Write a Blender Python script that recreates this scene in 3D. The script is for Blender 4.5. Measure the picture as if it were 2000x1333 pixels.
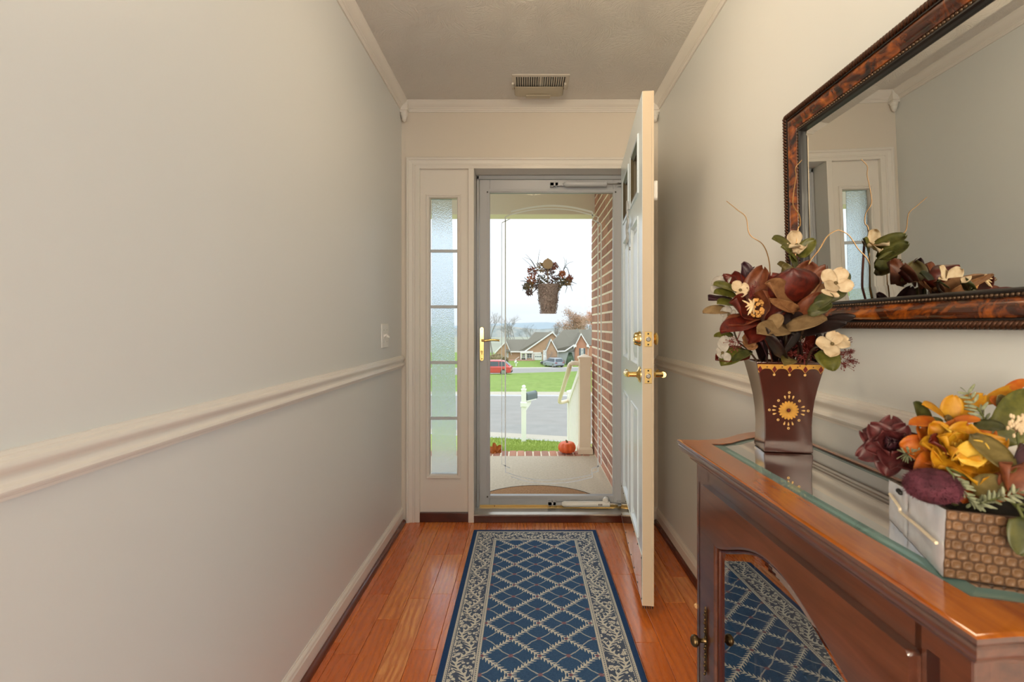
import bpy, bmesh, math, random
from math import sin, cos, pi, sqrt, radians, atan2
from mathutils import Vector, Matrix, noise
V = Vector
scene = bpy.context.scene
COL = scene.collection
for o in list(bpy.data.objects):
    bpy.data.objects.remove(o)

# ------------------------------------------------------------------ camera, sky, exposure
F = 940.0 / 2000.0 * 36.0
cam_d = bpy.data.cameras.new('camera')
cam_d.sensor_width = 36.0
cam_d.lens = F
cam_d.shift_x = -27.0 / 2000.0
cam_d.shift_y = -29.5 / 2000.0
cam_d.clip_start = 0.02
cam_d.clip_end = 4000
cam_d.dof.use_dof = True
cam_d.dof.focus_distance = 2.3
cam_d.dof.aperture_fstop = 6.3
cam = bpy.data.objects.new('camera', cam_d)
COL.objects.link(cam)
CZ = 1.14
cam.location = (0, 0, CZ)
cam.rotation_euler = (pi / 2, 0, 0)
scene.camera = cam

scene.view_settings.view_transform = 'Standard'
scene.view_settings.look = 'None'
scene.view_settings.gamma = 1.0
scene.view_settings.use_curve_mapping = False
scene.view_settings.exposure = 0.0
scene.cycles.use_denoising = True
scene.cycles.max_bounces = 14
scene.cycles.diffuse_bounces = 6
scene.cycles.glossy_bounces = 6
scene.cycles.transmission_bounces = 10
scene.cycles.transparent_max_bounces = 16
scene.cycles.sample_clamp_indirect = 6.0
scene.cycles.caustics_reflective = False
scene.cycles.caustics_refractive = False

SKY = 1.2          # sky strength
LAMP = 19.0         # ceiling lamp glass
TOP_FILL = 18.0        # added unseen fill light overhead behind the hall
ROOM_FILL = 140.0      # added unseen cool and warm fill lights behind the hall


def lin(c):
    c = c / 255.0
    return c / 12.92 if c <= 0.04045 else ((c + 0.055) / 1.055) ** 2.4


def S(r, g, b):
    return (lin(r), lin(g), lin(b), 1.0)


def world():
    """overcast sky: brightness rises from the horizon to the zenith as under an even cloud cover"""
    w = bpy.data.worlds.new('overcast_sky')
    scene.world = w
    w.use_nodes = True
    nt = w.node_tree
    nt.nodes.clear()
    L = nt.links.new
    out = nt.nodes.new('ShaderNodeOutputWorld')
    bg = nt.nodes.new('ShaderNodeBackground')
    tc = nt.nodes.new('ShaderNodeTexCoord')
    mp = nt.nodes.new('ShaderNodeMapping')
    mp.inputs['Scale'].default_value = (2.0, 2.0, 16.0)
    nz = nt.nodes.new('ShaderNodeTexNoise')
    nz.inputs['Scale'].default_value = 1.6
    nz.inputs['Detail'].default_value = 4
    rp = nt.nodes.new('ShaderNodeValToRGB')
    rp.color_ramp.elements[0].position = 0.3
    rp.color_ramp.elements[1].position = 0.7
    rp.color_ramp.elements[0].color = (0.74, 0.81, 0.87, 1)
    rp.color_ramp.elements[1].color = (0.84, 0.88, 0.92, 1)
    sx = nt.nodes.new('ShaderNodeSeparateXYZ')
    up = nt.nodes.new('ShaderNodeMapRange')
    up.inputs['From Min'].default_value = 0.0
    up.inputs['From Max'].default_value = 1.0
    up.inputs['To Min'].default_value = SKY
    up.inputs['To Max'].default_value = SKY * 3.0
    L(tc.outputs['Generated'], mp.inputs['Vector'])
    L(mp.outputs['Vector'], nz.inputs['Vector'])
    L(nz.outputs['Fac'], rp.inputs['Fac'])
    L(tc.outputs['Generated'], sx.inputs['Vector'])
    L(sx.outputs['Z'], up.inputs['Value'])
    L(rp.outputs['Color'], bg.inputs['Color'])
    L(up.outputs['Result'], bg.inputs['Strength'])
    L(bg.outputs['Background'], out.inputs['Surface'])


world()


def area(name, loc, rot, size, size_y, power, color):
    d = bpy.data.lights.new(name, 'AREA')
    d.shape = 'RECTANGLE'
    d.size = size
    d.size_y = size_y
    d.energy = power
    d.color = color
    o = bpy.data.objects.new(name, d)
    o.location = loc
    o.rotation_euler = rot
    COL.objects.link(o)
    return o


# unseen fills added behind the hall: overhead, cool daylight from right, warm from left
area('room_top_fill', (-1.7, -2.4, 2.38), (0, 0, 0), 0.6, 0.6, TOP_FILL, (1.0, 0.84, 0.62))
daylight_fill = area('room_daylight_fill', (2.75, -4.2, 1.45), (0, 0, 0), 2.6, 1.7, ROOM_FILL, (0.74, 0.87, 1.0))
warm_fill = area('room_warm_fill', (-2.1, -4.4, 1.45), (0, 0, 0), 2.2, 1.7, ROOM_FILL * 2.0, (1.0, 0.86, 0.66))
warm_fill.rotation_euler = (Vector((0.6, 2.0, 1.2)) - warm_fill.location).to_track_quat('-Z', 'Z').to_euler()
daylight_fill.rotation_euler = (Vector((-0.4, 0.9, 1.2)) - daylight_fill.location).to_track_quat('-Z', 'Z').to_euler()


# ------------------------------------------------------------------ materials
MATS = {}


class NT:
    def __init__(self, m):
        self.nt = m.node_tree
        self.bsdf = self.nt.nodes.get('Principled BSDF')
        self.out = self.nt.nodes.get('Material Output')

    def n(self, t, **kw):
        nd = self.nt.nodes.new(t)
        for k, v in kw.items():
            setattr(nd, k, v)
        return nd

    def set(self, sock, v):
        if isinstance(v, bpy.types.NodeSocket):
            self.nt.links.new(v, sock)
        else:
            sock.default_value = v

    def m(self, op, a, b=0.0, c=None, clamp=False):
        nd = self.n('ShaderNodeMath', operation=op)
        nd.use_clamp = clamp
        self.set(nd.inputs[0], a)
        self.set(nd.inputs[1], b)
        if c is not None:
            self.set(nd.inputs[2], c)
        return nd.outputs[0]

    def mix(self, f, a, b, blend='MIX'):
        nd = self.n('ShaderNodeMix', data_type='RGBA', blend_type=blend)
        self.set(nd.inputs[0], f)
        self.set(nd.inputs[6], a)
        self.set(nd.inputs[7], b)
        return nd.outputs[2]

    def ramp(self, f, stops):
        nd = self.n('ShaderNodeValToRGB')
        self.set(nd.inputs[0], f)
        cr = nd.color_ramp
        while len(cr.elements) < len(stops):
            cr.elements.new(0.5)
        for e, (p, c) in zip(cr.elements, stops):
            e.position = p
            e.color = c
        return nd.outputs[0]

    def coord(self, which='Object', scale=(1, 1, 1), loc=(0, 0, 0), rot=(0, 0, 0)):
        if which == 'World':
            src = self.n('ShaderNodeNewGeometry').outputs['Position']
        else:
            src = self.n('ShaderNodeTexCoord').outputs[which]
        mp = self.n('ShaderNodeMapping')
        mp.inputs['Scale'].default_value = scale
        mp.inputs['Location'].default_value = loc
        mp.inputs['Rotation'].default_value = rot
        self.set(mp.inputs['Vector'], src)
        return mp.outputs[0]

    def noise(self, vec, scale=5, detail=3, rough=0.5, dist=0.0):
        nd = self.n('ShaderNodeTexNoise')
        self.set(nd.inputs['Vector'], vec)
        nd.inputs['Scale'].default_value = scale
        nd.inputs['Detail'].default_value = detail
        nd.inputs['Roughness'].default_value = rough
        nd.inputs['Distortion'].default_value = dist
        return nd.outputs['Fac']

    def voro(self, vec, scale=5, feature='F1', out='Distance', rnd=1.0):
        nd = self.n('ShaderNodeTexVoronoi', feature=feature)
        self.set(nd.inputs['Vector'], vec)
        nd.inputs['Scale'].default_value = scale
        nd.inputs['Randomness'].default_value = rnd
        return nd.outputs[out]

    def wave(self, vec, scale=5, dist=3, detail=2, dscale=1.0, typ='BANDS', dirn='X'):
        nd = self.n('ShaderNodeTexWave', wave_type=typ)
        if typ == 'BANDS':
            nd.bands_direction = dirn
        else:
            nd.rings_direction = dirn
        self.set(nd.inputs['Vector'], vec)
        nd.inputs['Scale'].default_value = scale
        nd.inputs['Distortion'].default_value = dist
        nd.inputs['Detail'].default_value = detail
        nd.inputs['Detail Scale'].default_value = dscale
        return nd.outputs['Fac']

    def xyz(self, vec):
        nd = self.n('ShaderNodeSeparateXYZ')
        self.set(nd.inputs[0], vec)
        return nd.outputs[0], nd.outputs[1], nd.outputs[2]

    def comb(self, x, y, z):
        nd = self.n('ShaderNodeCombineXYZ')
        self.set(nd.inputs[0], x)
        self.set(nd.inputs[1], y)
        self.set(nd.inputs[2], z)
        return nd.outputs[0]

    def bump(self, h, strength=0.3, dist=0.01):
        nd = self.n('ShaderNodeBump')
        nd.inputs['Strength'].default_value = strength
        nd.inputs['Distance'].default_value = dist
        self.set(nd.inputs['Height'], h)
        self.set(self.bsdf.inputs['Normal'], nd.outputs[0])
        return nd.outputs[0]

    def color(self, c):
        self.set(self.bsdf.inputs['Base Color'], c)

    def rough(self, r):
        self.set(self.bsdf.inputs['Roughness'], r)


def mat(name, color=(0.8, 0.8, 0.8, 1), rough=0.5, metal=0.0, spec=0.5, coat=0.0, coat_r=0.05, sub=0.0, fn=None, vary=0.0, vscale=8.0):
    if name in MATS:
        return MATS[name]
    m = bpy.data.materials.new(name)
    m.use_nodes = True
    t = NT(m)
    b = t.bsdf
    b.inputs['Base Color'].default_value = color
    b.inputs['Roughness'].default_value = rough
    b.inputs['Metallic'].default_value = metal
    b.inputs['Specular IOR Level'].default_value = spec
    b.inputs['Coat Weight'].default_value = coat
    b.inputs['Coat Roughness'].default_value = coat_r
    if vary > 0:
        f = t.noise(t.coord('Object'), vscale, 4)
        dk = tuple(x * (1 - vary) for x in color[:3]) + (1,)
        lt = tuple(min(1, x * (1 + vary)) for x in color[:3]) + (1,)
        t.color(t.ramp(f, [(0.25, dk), (0.75, lt)]))
    if fn:
        fn(t)
    MATS[name] = m
    return m


# ------------------------------------------------------------------ mesh building
class MB:
    def __init__(self, fn=None):
        self.v = []
        self.f = []
        self.fn = fn          # optional local -> world map

    def add(self, vs, fs):
        b = len(self.v)
        if self.fn:
            vs = [self.fn(*p) for p in vs]
        self.v += [tuple(p) for p in vs]
        self.f += [tuple(b + i for i in f) for f in fs]
        return self

    def box(self, x0, x1, y0, y1, z0, z1):
        vs = [(x, y, z) for z in (z0, z1) for y in (y0, y1) for x in (x0, x1)]
        return self.add(vs, [(0, 2, 3, 1), (4, 5, 7, 6), (0, 1, 5, 4), (2, 6, 7, 3), (0, 4, 6, 2), (1, 3, 7, 5)])

    def cbox(self, x0, x1, y0, y1, z0, z1, c):
        """box whose +z edges are chamfered by c"""
        vs = [(x0, y0, z0), (x1, y0, z0), (x1, y1, z0), (x0, y1, z0), (x0, y0, z1 - c), (x1, y0, z1 - c), (x1, y1, z1 - c), (x0, y1, z1 - c),
              (x0 + c, y0 + c, z1), (x1 - c, y0 + c, z1), (x1 - c, y1 - c, z1), (x0 + c, y1 - c, z1)]
        fs = [(3, 2, 1, 0), (8, 9, 10, 11)]
        for i in range(4):
            j = (i + 1) % 4
            fs += [(i, j, 4 + j, 4 + i), (4 + i, 4 + j, 8 + j, 8 + i)]
        return self.add(vs, fs)

    def prism(self, pts, axis, a, b):
        """closed 2-D outline extruded along an axis; pts are (u,v) on the two other axes in x,y,z order"""
        n = len(pts)

        def mk(u, v, w):
            return {'x': (w, u, v), 'y': (u, w, v), 'z': (u, v, w)}[axis]
        vs = [mk(u, v, a) for u, v in pts] + [mk(u, v, b) for u, v in pts]
        fs = [tuple(range(n)), tuple(range(2 * n - 1, n - 1, -1))]
        for i in range(n):
            j = (i + 1) % n
            fs.append((i, n + i, n + j, j))
        return self.add(vs, fs)

    def tube(self, pts, r, n=6, cap=True):
        pts = [V(p) for p in pts]
        if not isinstance(r, (list, tuple)):
            r = [r] * len(pts)
        vs, fs = [], []
        up = V((0, 0, 1))
        d0 = (pts[1] - pts[0]).normalized()
        if abs(d0.dot(up)) > 0.9:
            up = V((1, 0, 0))
        a = d0.cross(up).normalized()
        for i, p in enumerate(pts):
            if i == 0:
                d = pts[1] - pts[0]
            elif i == len(pts) - 1:
                d = pts[-1] - pts[-2]
            else:
                d = pts[i + 1] - pts[i - 1]
            d = d.normalized()
            a = (a - d * a.dot(d))
            if a.length < 1e-6:
                a = d.orthogonal()
            a.normalize()
            b = d.cross(a)
            for k in range(n):
                t = 2 * pi * k / n
                vs.append(p + (a * cos(t) + b * sin(t)) * r[i])
        for i in range(len(pts) - 1):
            for k in range(n):
                l = (k + 1) % n
                fs.append((i * n + k, i * n + l, (i + 1) * n + l, (i + 1) * n + k))
        if cap:
            fs.append(tuple(range(n - 1, -1, -1)))
            fs.append(tuple(range((len(pts) - 1) * n, len(pts) * n)))
        return self.add(vs, fs)

    def lathe(self, prof, c, axis=(0, 0, 1), n=20, cap=True, sx=1.0):
        """prof: list of (radius, height) along axis from c"""
        c = V(c)
        ax = V(axis).normalized()
        a = ax.orthogonal().normalized()
        b = ax.cross(a)
        vs, fs = [], []
        for r, h in prof:
            for k in range(n):
                t = 2 * pi * k / n
                vs.append(c + ax * h + (a * cos(t) * sx + b * sin(t)) * r)
        for i in range(len(prof) - 1):
            for k in range(n):
                l = (k + 1) % n
                fs.append((i * n + k, i * n + l, (i + 1) * n + l, (i + 1) * n + k))
        if cap:
            fs.append(tuple(range(n - 1, -1, -1)))
            fs.append(tuple(range((len(prof) - 1) * n, len(prof) * n)))
        return self.add(vs, fs)

    def ball(self, c, r, n=10, m=6):
        if not isinstance(r, (list, tuple)):
            r = (r, r, r)
        vs, fs = [], []
        for i in range(1, m):
            p = pi * i / m
            for k in range(n):
                t = 2 * pi * k / n
                vs.append((c[0] + r[0] * sin(p) * cos(t), c[1] + r[1] * sin(p) * sin(t), c[2] + r[2] * cos(p)))
        top = len(vs)
        vs += [(c[0], c[1], c[2] + r[2]), (c[0], c[1], c[2] - r[2])]
        for i in range(m - 2):
            for k in range(n):
                l = (k + 1) % n
                fs.append((i * n + k, (i + 1) * n + k, (i + 1) * n + l, i * n + l))
        for k in range(n):
            l = (k + 1) % n
            fs.append((top, k, l))
            fs.append((top + 1, (m - 2) * n + l, (m - 2) * n + k))
        return self.add(vs, fs)

    def grid(self, fn, nu, nv):
        vs = [fn(i / nu, j / nv) for j in range(nv + 1) for i in range(nu + 1)]
        fs = [(j * (nu + 1) + i, j * (nu + 1) + i + 1, (j + 1) * (nu + 1) + i + 1, (j + 1) * (nu + 1) + i) for j in range(nv) for i in range(nu)]
        return self.add(vs, fs)

    def loopframe(self, rect, prof, P):
        """mitred moulding round a rectangle (a0,a1,b0,b1); prof: list of (inset, height); P(a,b,n)->point"""
        a0, a1, b0, b1 = rect
        rings = []
        vs = []
        for d, h in prof:
            vs += [P(a0 + d, b0 + d, h), P(a1 - d, b0 + d, h), P(a1 - d, b1 - d, h), P(a0 + d, b1 - d, h)]
        fs = []
        for i in range(len(prof) - 1):
            for k in range(4):
                l = (k + 1) % 4
                fs.append((i * 4 + k, i * 4 + l, (i + 1) * 4 + l, (i + 1) * 4 + k))
        return self.add(vs, fs)

    def build(self, name, m, parent=None, smooth=False, bev=0.0, seg=2, origin=None, sharp=40, solid=0.0):
        me = bpy.data.meshes.new(name)
        off = V(origin) if origin is not None else V((0, 0, 0))
        me.from_pydata([tuple(V(p) - off) for p in self.v], [], self.f)
        me.validate()
        o = bpy.data.objects.new(name, me)
        COL.objects.link(o)
        o.location = off
        if m is not None:
            me.materials.append(m)
        if not solid:
            bm = bmesh.new()
            bm.from_mesh(me)
            bmesh.ops.recalc_face_normals(bm, faces=bm.faces)
            bm.to_mesh(me)
            bm.free()
        if smooth:
            for p in me.polygons:
                p.use_smooth = True
            if sharp and sharp < 180:
                me.set_sharp_from_angle(angle=radians(sharp))
        if parent is not None:
            o.parent = parent
            w = Matrix.Identity(4)
            q = parent
            if q.parent is None:
                w = Matrix.Translation(q.location)
            else:
                w = Matrix.Translation(q.location)
            o.matrix_parent_inverse = w.inverted()
        if bev > 0:
            b = o.modifiers.new('bevel', 'BEVEL')
            b.width = bev
            b.segments = seg
            b.limit_method = 'ANGLE'
            b.angle_limit = radians(35)
        if solid:
            b = o.modifiers.new('thickness', 'SOLIDIFY')
            b.thickness = solid
        return o


def tag(o, label=None, cat=None, group=None, kind=None):
    if label:
        o['label'] = label
    if cat:
        o['category'] = cat
    if group:
        o['group'] = group
    if kind:
        o['kind'] = kind
    return o


def thing(name, label, cat, loc=(0, 0, 0), group=None, kind=None):
    o = bpy.data.objects.new(name, None)
    o.empty_display_size = 0.05
    COL.objects.link(o)
    o.location = loc
    return tag(o, label, cat, group, kind)


def struct(o, label, cat):
    return tag(o, label, cat, None, 'structure')


YO = 0.0


def at(px, py, y):
    """world point seen at that place of the photograph at distance y"""
    y = y + YO
    return V(((px - 1027.0) * y / 940.0, y, CZ + (637.0 - py) * y / 940.0))


def catmull(pts, k=6):
    pts = [V(p) for p in pts]
    P = [pts[0] * 2 - pts[1]] + pts + [pts[-1] * 2 - pts[-2]]
    out = []
    for i in range(1, len(P) - 2):
        for j in range(k):
            t = j / k
            a, b, c, d = P[i - 1], P[i], P[i + 1], P[i + 2]
            out.append(0.5 * ((2 * b) + (c - a) * t + (2 * a - 5 * b + 4 * c - d) * t * t + (3 * b - a - 3 * c + d) * t ** 3))
    out.append(pts[-1])
    return out
# ------------------------------------------------------------------ materials of the hall
def f_wall(t):
    t.bump(t.noise(t.coord('World'), 220, 3), 0.05, 0.002)


def f_ceiling(t):
    c = t.coord('World')
    cell = t.n('ShaderNodeTexVoronoi', feature='F1')
    t.set(cell.inputs['Vector'], c)
    cell.inputs['Scale'].default_value = 4.2
    x, y, z = t.xyz(cell.outputs['Position'])
    px, py, pz = t.xyz(c)
    dx = t.m('SUBTRACT', px, x)
    dy = t.m('SUBTRACT', py, y)
    cx, cy, cz = t.xyz(cell.outputs['Color'])
    ang = t.m('ARCTAN2', dy, dx)
    r = t.m('SQRT', t.m('ADD', t.m('MULTIPLY', dx, dx), t.m('MULTIPLY', dy, dy)))
    bend = t.m('ADD', ang, t.m('MULTIPLY', r, t.m('MULTIPLY', t.m('SUBTRACT', cx, 0.5), 16)))
    vec = t.comb(t.m('MULTIPLY', t.m('SINE', bend), 4.5), t.m('MULTIPLY', t.m('COSINE', bend), 4.5), t.m('MULTIPLY_ADD', r, 9, t.m('MULTIPLY', cy, 40)))
    st = t.noise(vec, 2.2, 3, 0.6, 0.3)
    fine = t.noise(c, 110, 3, 0.6)
    ridge = t.m('POWER', t.m('SUBTRACT', 1.0, t.m('ABSOLUTE', t.m('SUBTRACT', t.m('MULTIPLY', st, 2), 1.0))), 6)
    t.bump(t.m('ADD', t.m('MULTIPLY', ridge, 1.2), t.m('MULTIPLY', fine, 0.5)), 0.45, 0.006)


def f_floor(t):
    oi = t.n('ShaderNodeObjectInfo').outputs['Random']
    px, py, pz = t.xyz(t.coord('World'))
    off = t.m('MULTIPLY', oi, 37.0)
    vec = t.comb(t.m('ADD', px, off), t.m('MULTIPLY', py, 0.09), off)
    rings = t.wave(t.comb(t.m('MULTIPLY', t.m('ADD', px, off), 1.0), t.m('MULTIPLY', py, 0.20), off), 13, 9.0, 3, 1.0, 'BANDS', 'X')
    fine = t.noise(vec, 120, 4, 0.65)
    base = t.ramp(oi, [(0.0, S(206, 100, 30)), (0.35, S(232, 130, 52)), (0.65, S(238, 146, 68)), (1.0, S(246, 172, 106))])
    c1 = t.mix(t.m('MULTIPLY', t.m('POWER', rings, 2.2), 0.62), base, S(178, 84, 28))
    c2 = t.mix(t.ramp(fine, [(0.40, (0, 0, 0, 1)), (0.60, (0.75, 0.75, 0.75, 1))]), c1, S(206, 110, 48))
    t.color(c2)
    t.rough(t.m('MULTIPLY_ADD', fine, 0.16, 0.20))
    t.bump(fine, 0.06, 0.002)


def f_cherry(a, b, sc=14):
    def fn(t):
        c = t.coord('World', (3, 1, 1))
        n1 = t.noise(t.coord('World', (30, 3, 30)), 1.6, 5, 0.6, 0.6)
        n2 = t.noise(c, 5, 3)
        col = t.ramp(n1, [(0.3, a), (0.7, b)])
        t.color(t.mix(t.m('MULTIPLY', t.ramp(n2, [(0.45, (0, 0, 0, 1)), (0.75, (1, 1, 1, 1))]), 0.35), col, tuple(x * 0.5 for x in a[:3]) + (1,)))
    return fn


M = {}
M['wall'] = mat('wall_paint', S(222, 223, 220), 0.42, fn=f_wall)
M['wall_far'] = mat('far_wall_paint', S(226, 216, 202), 0.45, fn=f_wall)
M['ceiling'] = mat('swirled_ceiling', S(226, 221, 214), 0.8, fn=f_ceiling)
M['trim'] = mat('trim_paint', S(232, 226, 217), 0.28)
M['floor'] = mat('oak_plank', S(180, 100, 50), 0.3, coat=0.5, coat_r=0.14, fn=f_floor)
M['underlay'] = mat('floor_joint', S(150, 82, 40), 0.6)
M['shoe'] = mat('stained_wood', S(98, 42, 24), 0.25, coat=0.3, vary=0.25)
M['sill'] = mat('dark_wood_sill', S(74, 26, 14), 0.28, coat=0.3, vary=0.35, vscale=14)
M['metal_grey'] = mat('storm_door_paint', S(190, 192, 196), 0.35)
M['metal_grey_dark'] = mat('weather_strip', S(70, 66, 62), 0.6)
M['alu'] = mat('aluminium', S(196, 190, 182), 0.3, 0.8)
M['brass'] = mat('polished_brass', S(240, 208, 136), 0.14, 1.0)
M['brass_dull'] = mat('satin_brass', S(206, 176, 116), 0.35, 1.0)
M['kick'] = mat('polished_kick_plate', S(226, 212, 180), 0.10, 1.0)
M['steel'] = mat('steel', S(170, 165, 160), 0.3, 1.0)
M['muntin'] = mat('muntin_paint', S(206, 212, 216), 0.5)
M['black'] = mat('black_rubber', S(24, 22, 20), 0.6)
M['door_out'] = mat('door_outside_paint', S(224, 238, 248), 0.25)
M['door_in'] = mat('door_inside_paint', S(212, 194, 168), 0.4)
M['white'] = mat('white_plastic', S(238, 236, 230), 0.35)
M['white_vinyl'] = mat('white_vinyl', S(236, 234, 226), 0.5)
M['tan_vinyl'] = mat('tan_vinyl', S(234, 218, 196), 0.5)


def glass_mat(name, tint=(1, 1, 1, 1), ior=1.45, extra=0.0, rough=0.0):
    m = bpy.data.materials.new(name)
    m.use_nodes = True
    t = NT(m)
    t.nt.nodes.remove(t.bsdf)
    tr = t.n('ShaderNodeBsdfTransparent')
    tr.inputs['Color'].default_value = tint
    gl = t.n('ShaderNodeBsdfGlossy')
    gl.inputs['Roughness'].default_value = rough
    fr = t.n('ShaderNodeFresnel')
    fr.inputs['IOR'].default_value = ior
    f = t.m('ADD', fr.outputs[0], extra, clamp=True)
    mx = t.n('ShaderNodeMixShader')
    t.set(mx.inputs[0], f)
    t.set(mx.inputs[1], tr.outputs[0])
    t.set(mx.inputs[2], gl.outputs[0])
    t.set(t.out.inputs['Surface'], mx.outputs[0])
    MATS[name] = m
    return m


M['glass'] = glass_mat('clear_glass', (0.97, 0.98, 0.98, 1), 1.25)
M['glass_top'] = glass_mat('table_glass', (0.80, 0.88, 0.85, 1), 1.5)
M['glass_edge'] = glass_mat('glass_bevel', (0.62, 0.82, 0.80, 1), 1.6, 0.10)
M['glass_door'] = glass_mat('cabinet_glass', (0.90, 0.92, 0.92, 1), 1.6, 0.46)
M['glass_side'] = glass_mat('curved_side_glass', (0.92, 0.94, 0.93, 1), 1.3)
M['glass_dark'] = glass_mat('door_lite_glass', (0.22, 0.22, 0.18, 1), 1.5)


def frosted():
    m = bpy.data.materials.new('frosted_glass')
    m.use_nodes = True
    t = NT(m)
    t.nt.nodes.remove(t.bsdf)
    rf = t.n('ShaderNodeBsdfRefraction')
    rf.inputs['Roughness'].default_value = 0.12
    rf.inputs['Color'].default_value = (0.88, 0.95, 1.0, 1)
    rf.inputs['IOR'].default_value = 1.2
    tl = t.n('ShaderNodeBsdfTranslucent')
    tl.inputs['Color'].default_value = (0.95, 0.97, 1, 1)
    tr = t.n('ShaderNodeBsdfTransparent')
    gl = t.n('ShaderNodeBsdfGlossy')
    gl.inputs['Roughness'].default_value = 0.15
    c = t.coord('World')
    b = t.n('ShaderNodeBump')
    b.inputs['Strength'].default_value = 0.55
    b.inputs['Distance'].default_value = 0.006
    t.set(b.inputs['Height'], t.voro(c, 210, 'SMOOTH_F1'))
    for s in (rf, gl, tl):
        t.set(s.inputs['Normal'], b.outputs[0])
    a = t.n('ShaderNodeMixShader')
    a.inputs[0].default_value = 0.12
    t.set(a.inputs[1], rf.outputs[0])
    t.set(a.inputs[2], tl.outputs[0])
    d = t.n('ShaderNodeMixShader')
    d.inputs[0].default_value = 0.22
    t.set(d.inputs[1], a.outputs[0])
    t.set(d.inputs[2], tr.outputs[0])
    e = t.n('ShaderNodeMixShader')
    e.inputs[0].default_value = 0.05
    t.set(e.inputs[1], d.outputs[0])
    t.set(e.inputs[2], gl.outputs[0])
    t.set(t.out.inputs['Surface'], e.outputs[0])
    return m


M['frosted'] = frosted()


def edge_glass():
    m = bpy.data.materials.new('green_glass_edge')
    m.use_nodes = True
    t = NT(m)
    t.nt.nodes.remove(t.bsdf)
    df = t.n('ShaderNodeBsdfDiffuse')
    df.inputs['Color'].default_value = S(150, 196, 190)
    tr = t.n('ShaderNodeBsdfTransparent')
    tr.inputs['Color'].default_value = (0.62, 0.82, 0.80, 1)
    gl = t.n('ShaderNodeBsdfGlossy')
    gl.inputs['Roughness'].default_value = 0.03
    fr = t.n('ShaderNodeFresnel')
    fr.inputs['IOR'].default_value = 1.6
    a = t.n('ShaderNodeMixShader')
    a.inputs[0].default_value = 0.42
    t.set(a.inputs[1], tr.outputs[0])
    t.set(a.inputs[2], df.outputs[0])
    e = t.n('ShaderNodeMixShader')
    t.set(e.inputs[0], fr.outputs[0])
    t.set(e.inputs[1], a.outputs[0])
    t.set(e.inputs[2], gl.outputs[0])
    t.set(t.out.inputs['Surface'], e.outputs[0])
    return m


M['glass_edge'] = edge_glass()

# ------------------------------------------------------------------ room shell
XL, XR = -0.723, 0.768
YF, YB = 2.80, -0.7
CH = 2.438
WT = 0.12

b = MB()
b.box(XL - WT, XL, YB, YF, -0.02, CH + 0.02)
struct(b.build('wall_left', M['wall']), 'pale painted hall wall with the light switch, left of the entrance', 'wall')
b = MB()
b.box(XR, XR + WT, YB, YF, -0.02, CH + 0.02)
struct(b.build('wall_right', M['wall']), 'cream painted hall wall carrying the framed mirror', 'wall')

# far wall with one wide opening for side light and door
OX0, OX1, OZ1 = -0.640, 0.625, 2.075
b = MB()
b.box(XL - WT, OX0, YF, YF + 0.16, -1.3, CH + 0.3)
b.box(OX1, XR + WT, YF, YF + 0.16, -1.3, CH + 0.3)
b.box(OX0, OX1, YF, YF + 0.16, OZ1, CH + 0.3)
struct(b.build('wall_front', M['wall_far']), 'cream wall around the front door and frosted side light', 'wall')

b = MB()
b.box(XL - WT, XR + WT, YB, YF, CH, CH + 0.1)
struct(b.build('ceiling', M['ceiling']), 'off-white hall ceiling with swirled plaster texture', 'ceiling')

b = MB()
RX_0, RX_1, RY_0 = -3.2, 3.4, -6.0
b.box(RX_0, XL - WT, YB - 0.12, YB, -0.02, CH + 0.02)
b.box(XR + WT, RX_1, YB - 0.12, YB, -0.02, CH + 0.02)
b.box(RX_0 - 0.12, RX_0, RY_0, YB, -0.02, CH + 0.02)
b.box(RX_1, RX_1 + 0.12, RY_0, YB, -0.02, CH + 0.02)
b.box(RX_0, RX_1, RY_0 - 0.12, RY_0, -0.02, CH + 0.02)
struct(b.build('wall_back', M['wall']), 'plain painted walls of the living room behind the hall', 'wall')
b = MB()
b.box(RX_0, RX_1, RY_0, YB, CH, CH + 0.1)
struct(b.build('ceiling', M['ceiling']), 'off-white ceiling of the living room behind the hall', 'ceiling')
b = MB()
b.box(RX_0, RX_1, RY_0, YB, -0.05, -0.0005)
struct(b.build('floor', mat('carpet', S(196, 196, 196), 0.95, vary=0.06, vscale=60)), 'light grey carpet of the living room behind the hall', 'floor')  # unseen floor, kept neutral grey to cut pink bounce onto the hall walls

# floor: planks are parts of the floor
b = MB()
b.box(XL - WT, XR + WT, YB, YF, -0.05, -0.0045)
floor = struct(b.build('floor', M['underlay']), 'glossy reddish oak plank floor of the hall', 'floor')
rnd = random.Random(4)
unit = MB()
unit.cbox(0, 1, 0, 1, -0.0044, 0.0, 0.0)
PW = 0.0885
x = -0.668 - PW
k = 0
first = {1: 2.043, 2: 1.87, 3: 2.398, 0: 2.3}
while x < XR + 0.02:
    y = -0.2
    cuts = [y]
    while y < YF - 0.001:
        ln = rnd.uniform(0.32, 1.05)
        y2 = y + ln
        j = first.get(k)
        if j and y < j < y2 + 0.25:
            y2 = j
        if YF - y2 < 0.2:
            y2 = YF
        cuts.append(y2)
        y = y2
    cuts = [YB] + cuts
    for a, c in zip(cuts[:-1], cuts[1:]):
        g = 0.0006
        x0, x1 = max(x, XL) + g, min(x + PW, XR) - g
        if x1 - x0 < 0.004:
            continue
        p = MB()
        p.cbox(x0, x1, a + g, c - g, -0.0044, rnd.uniform(-0.0001, 0.0002), 0.0009)
        o = p.build('plank', M['floor'], floor)
    x += PW
    k += 1


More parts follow.
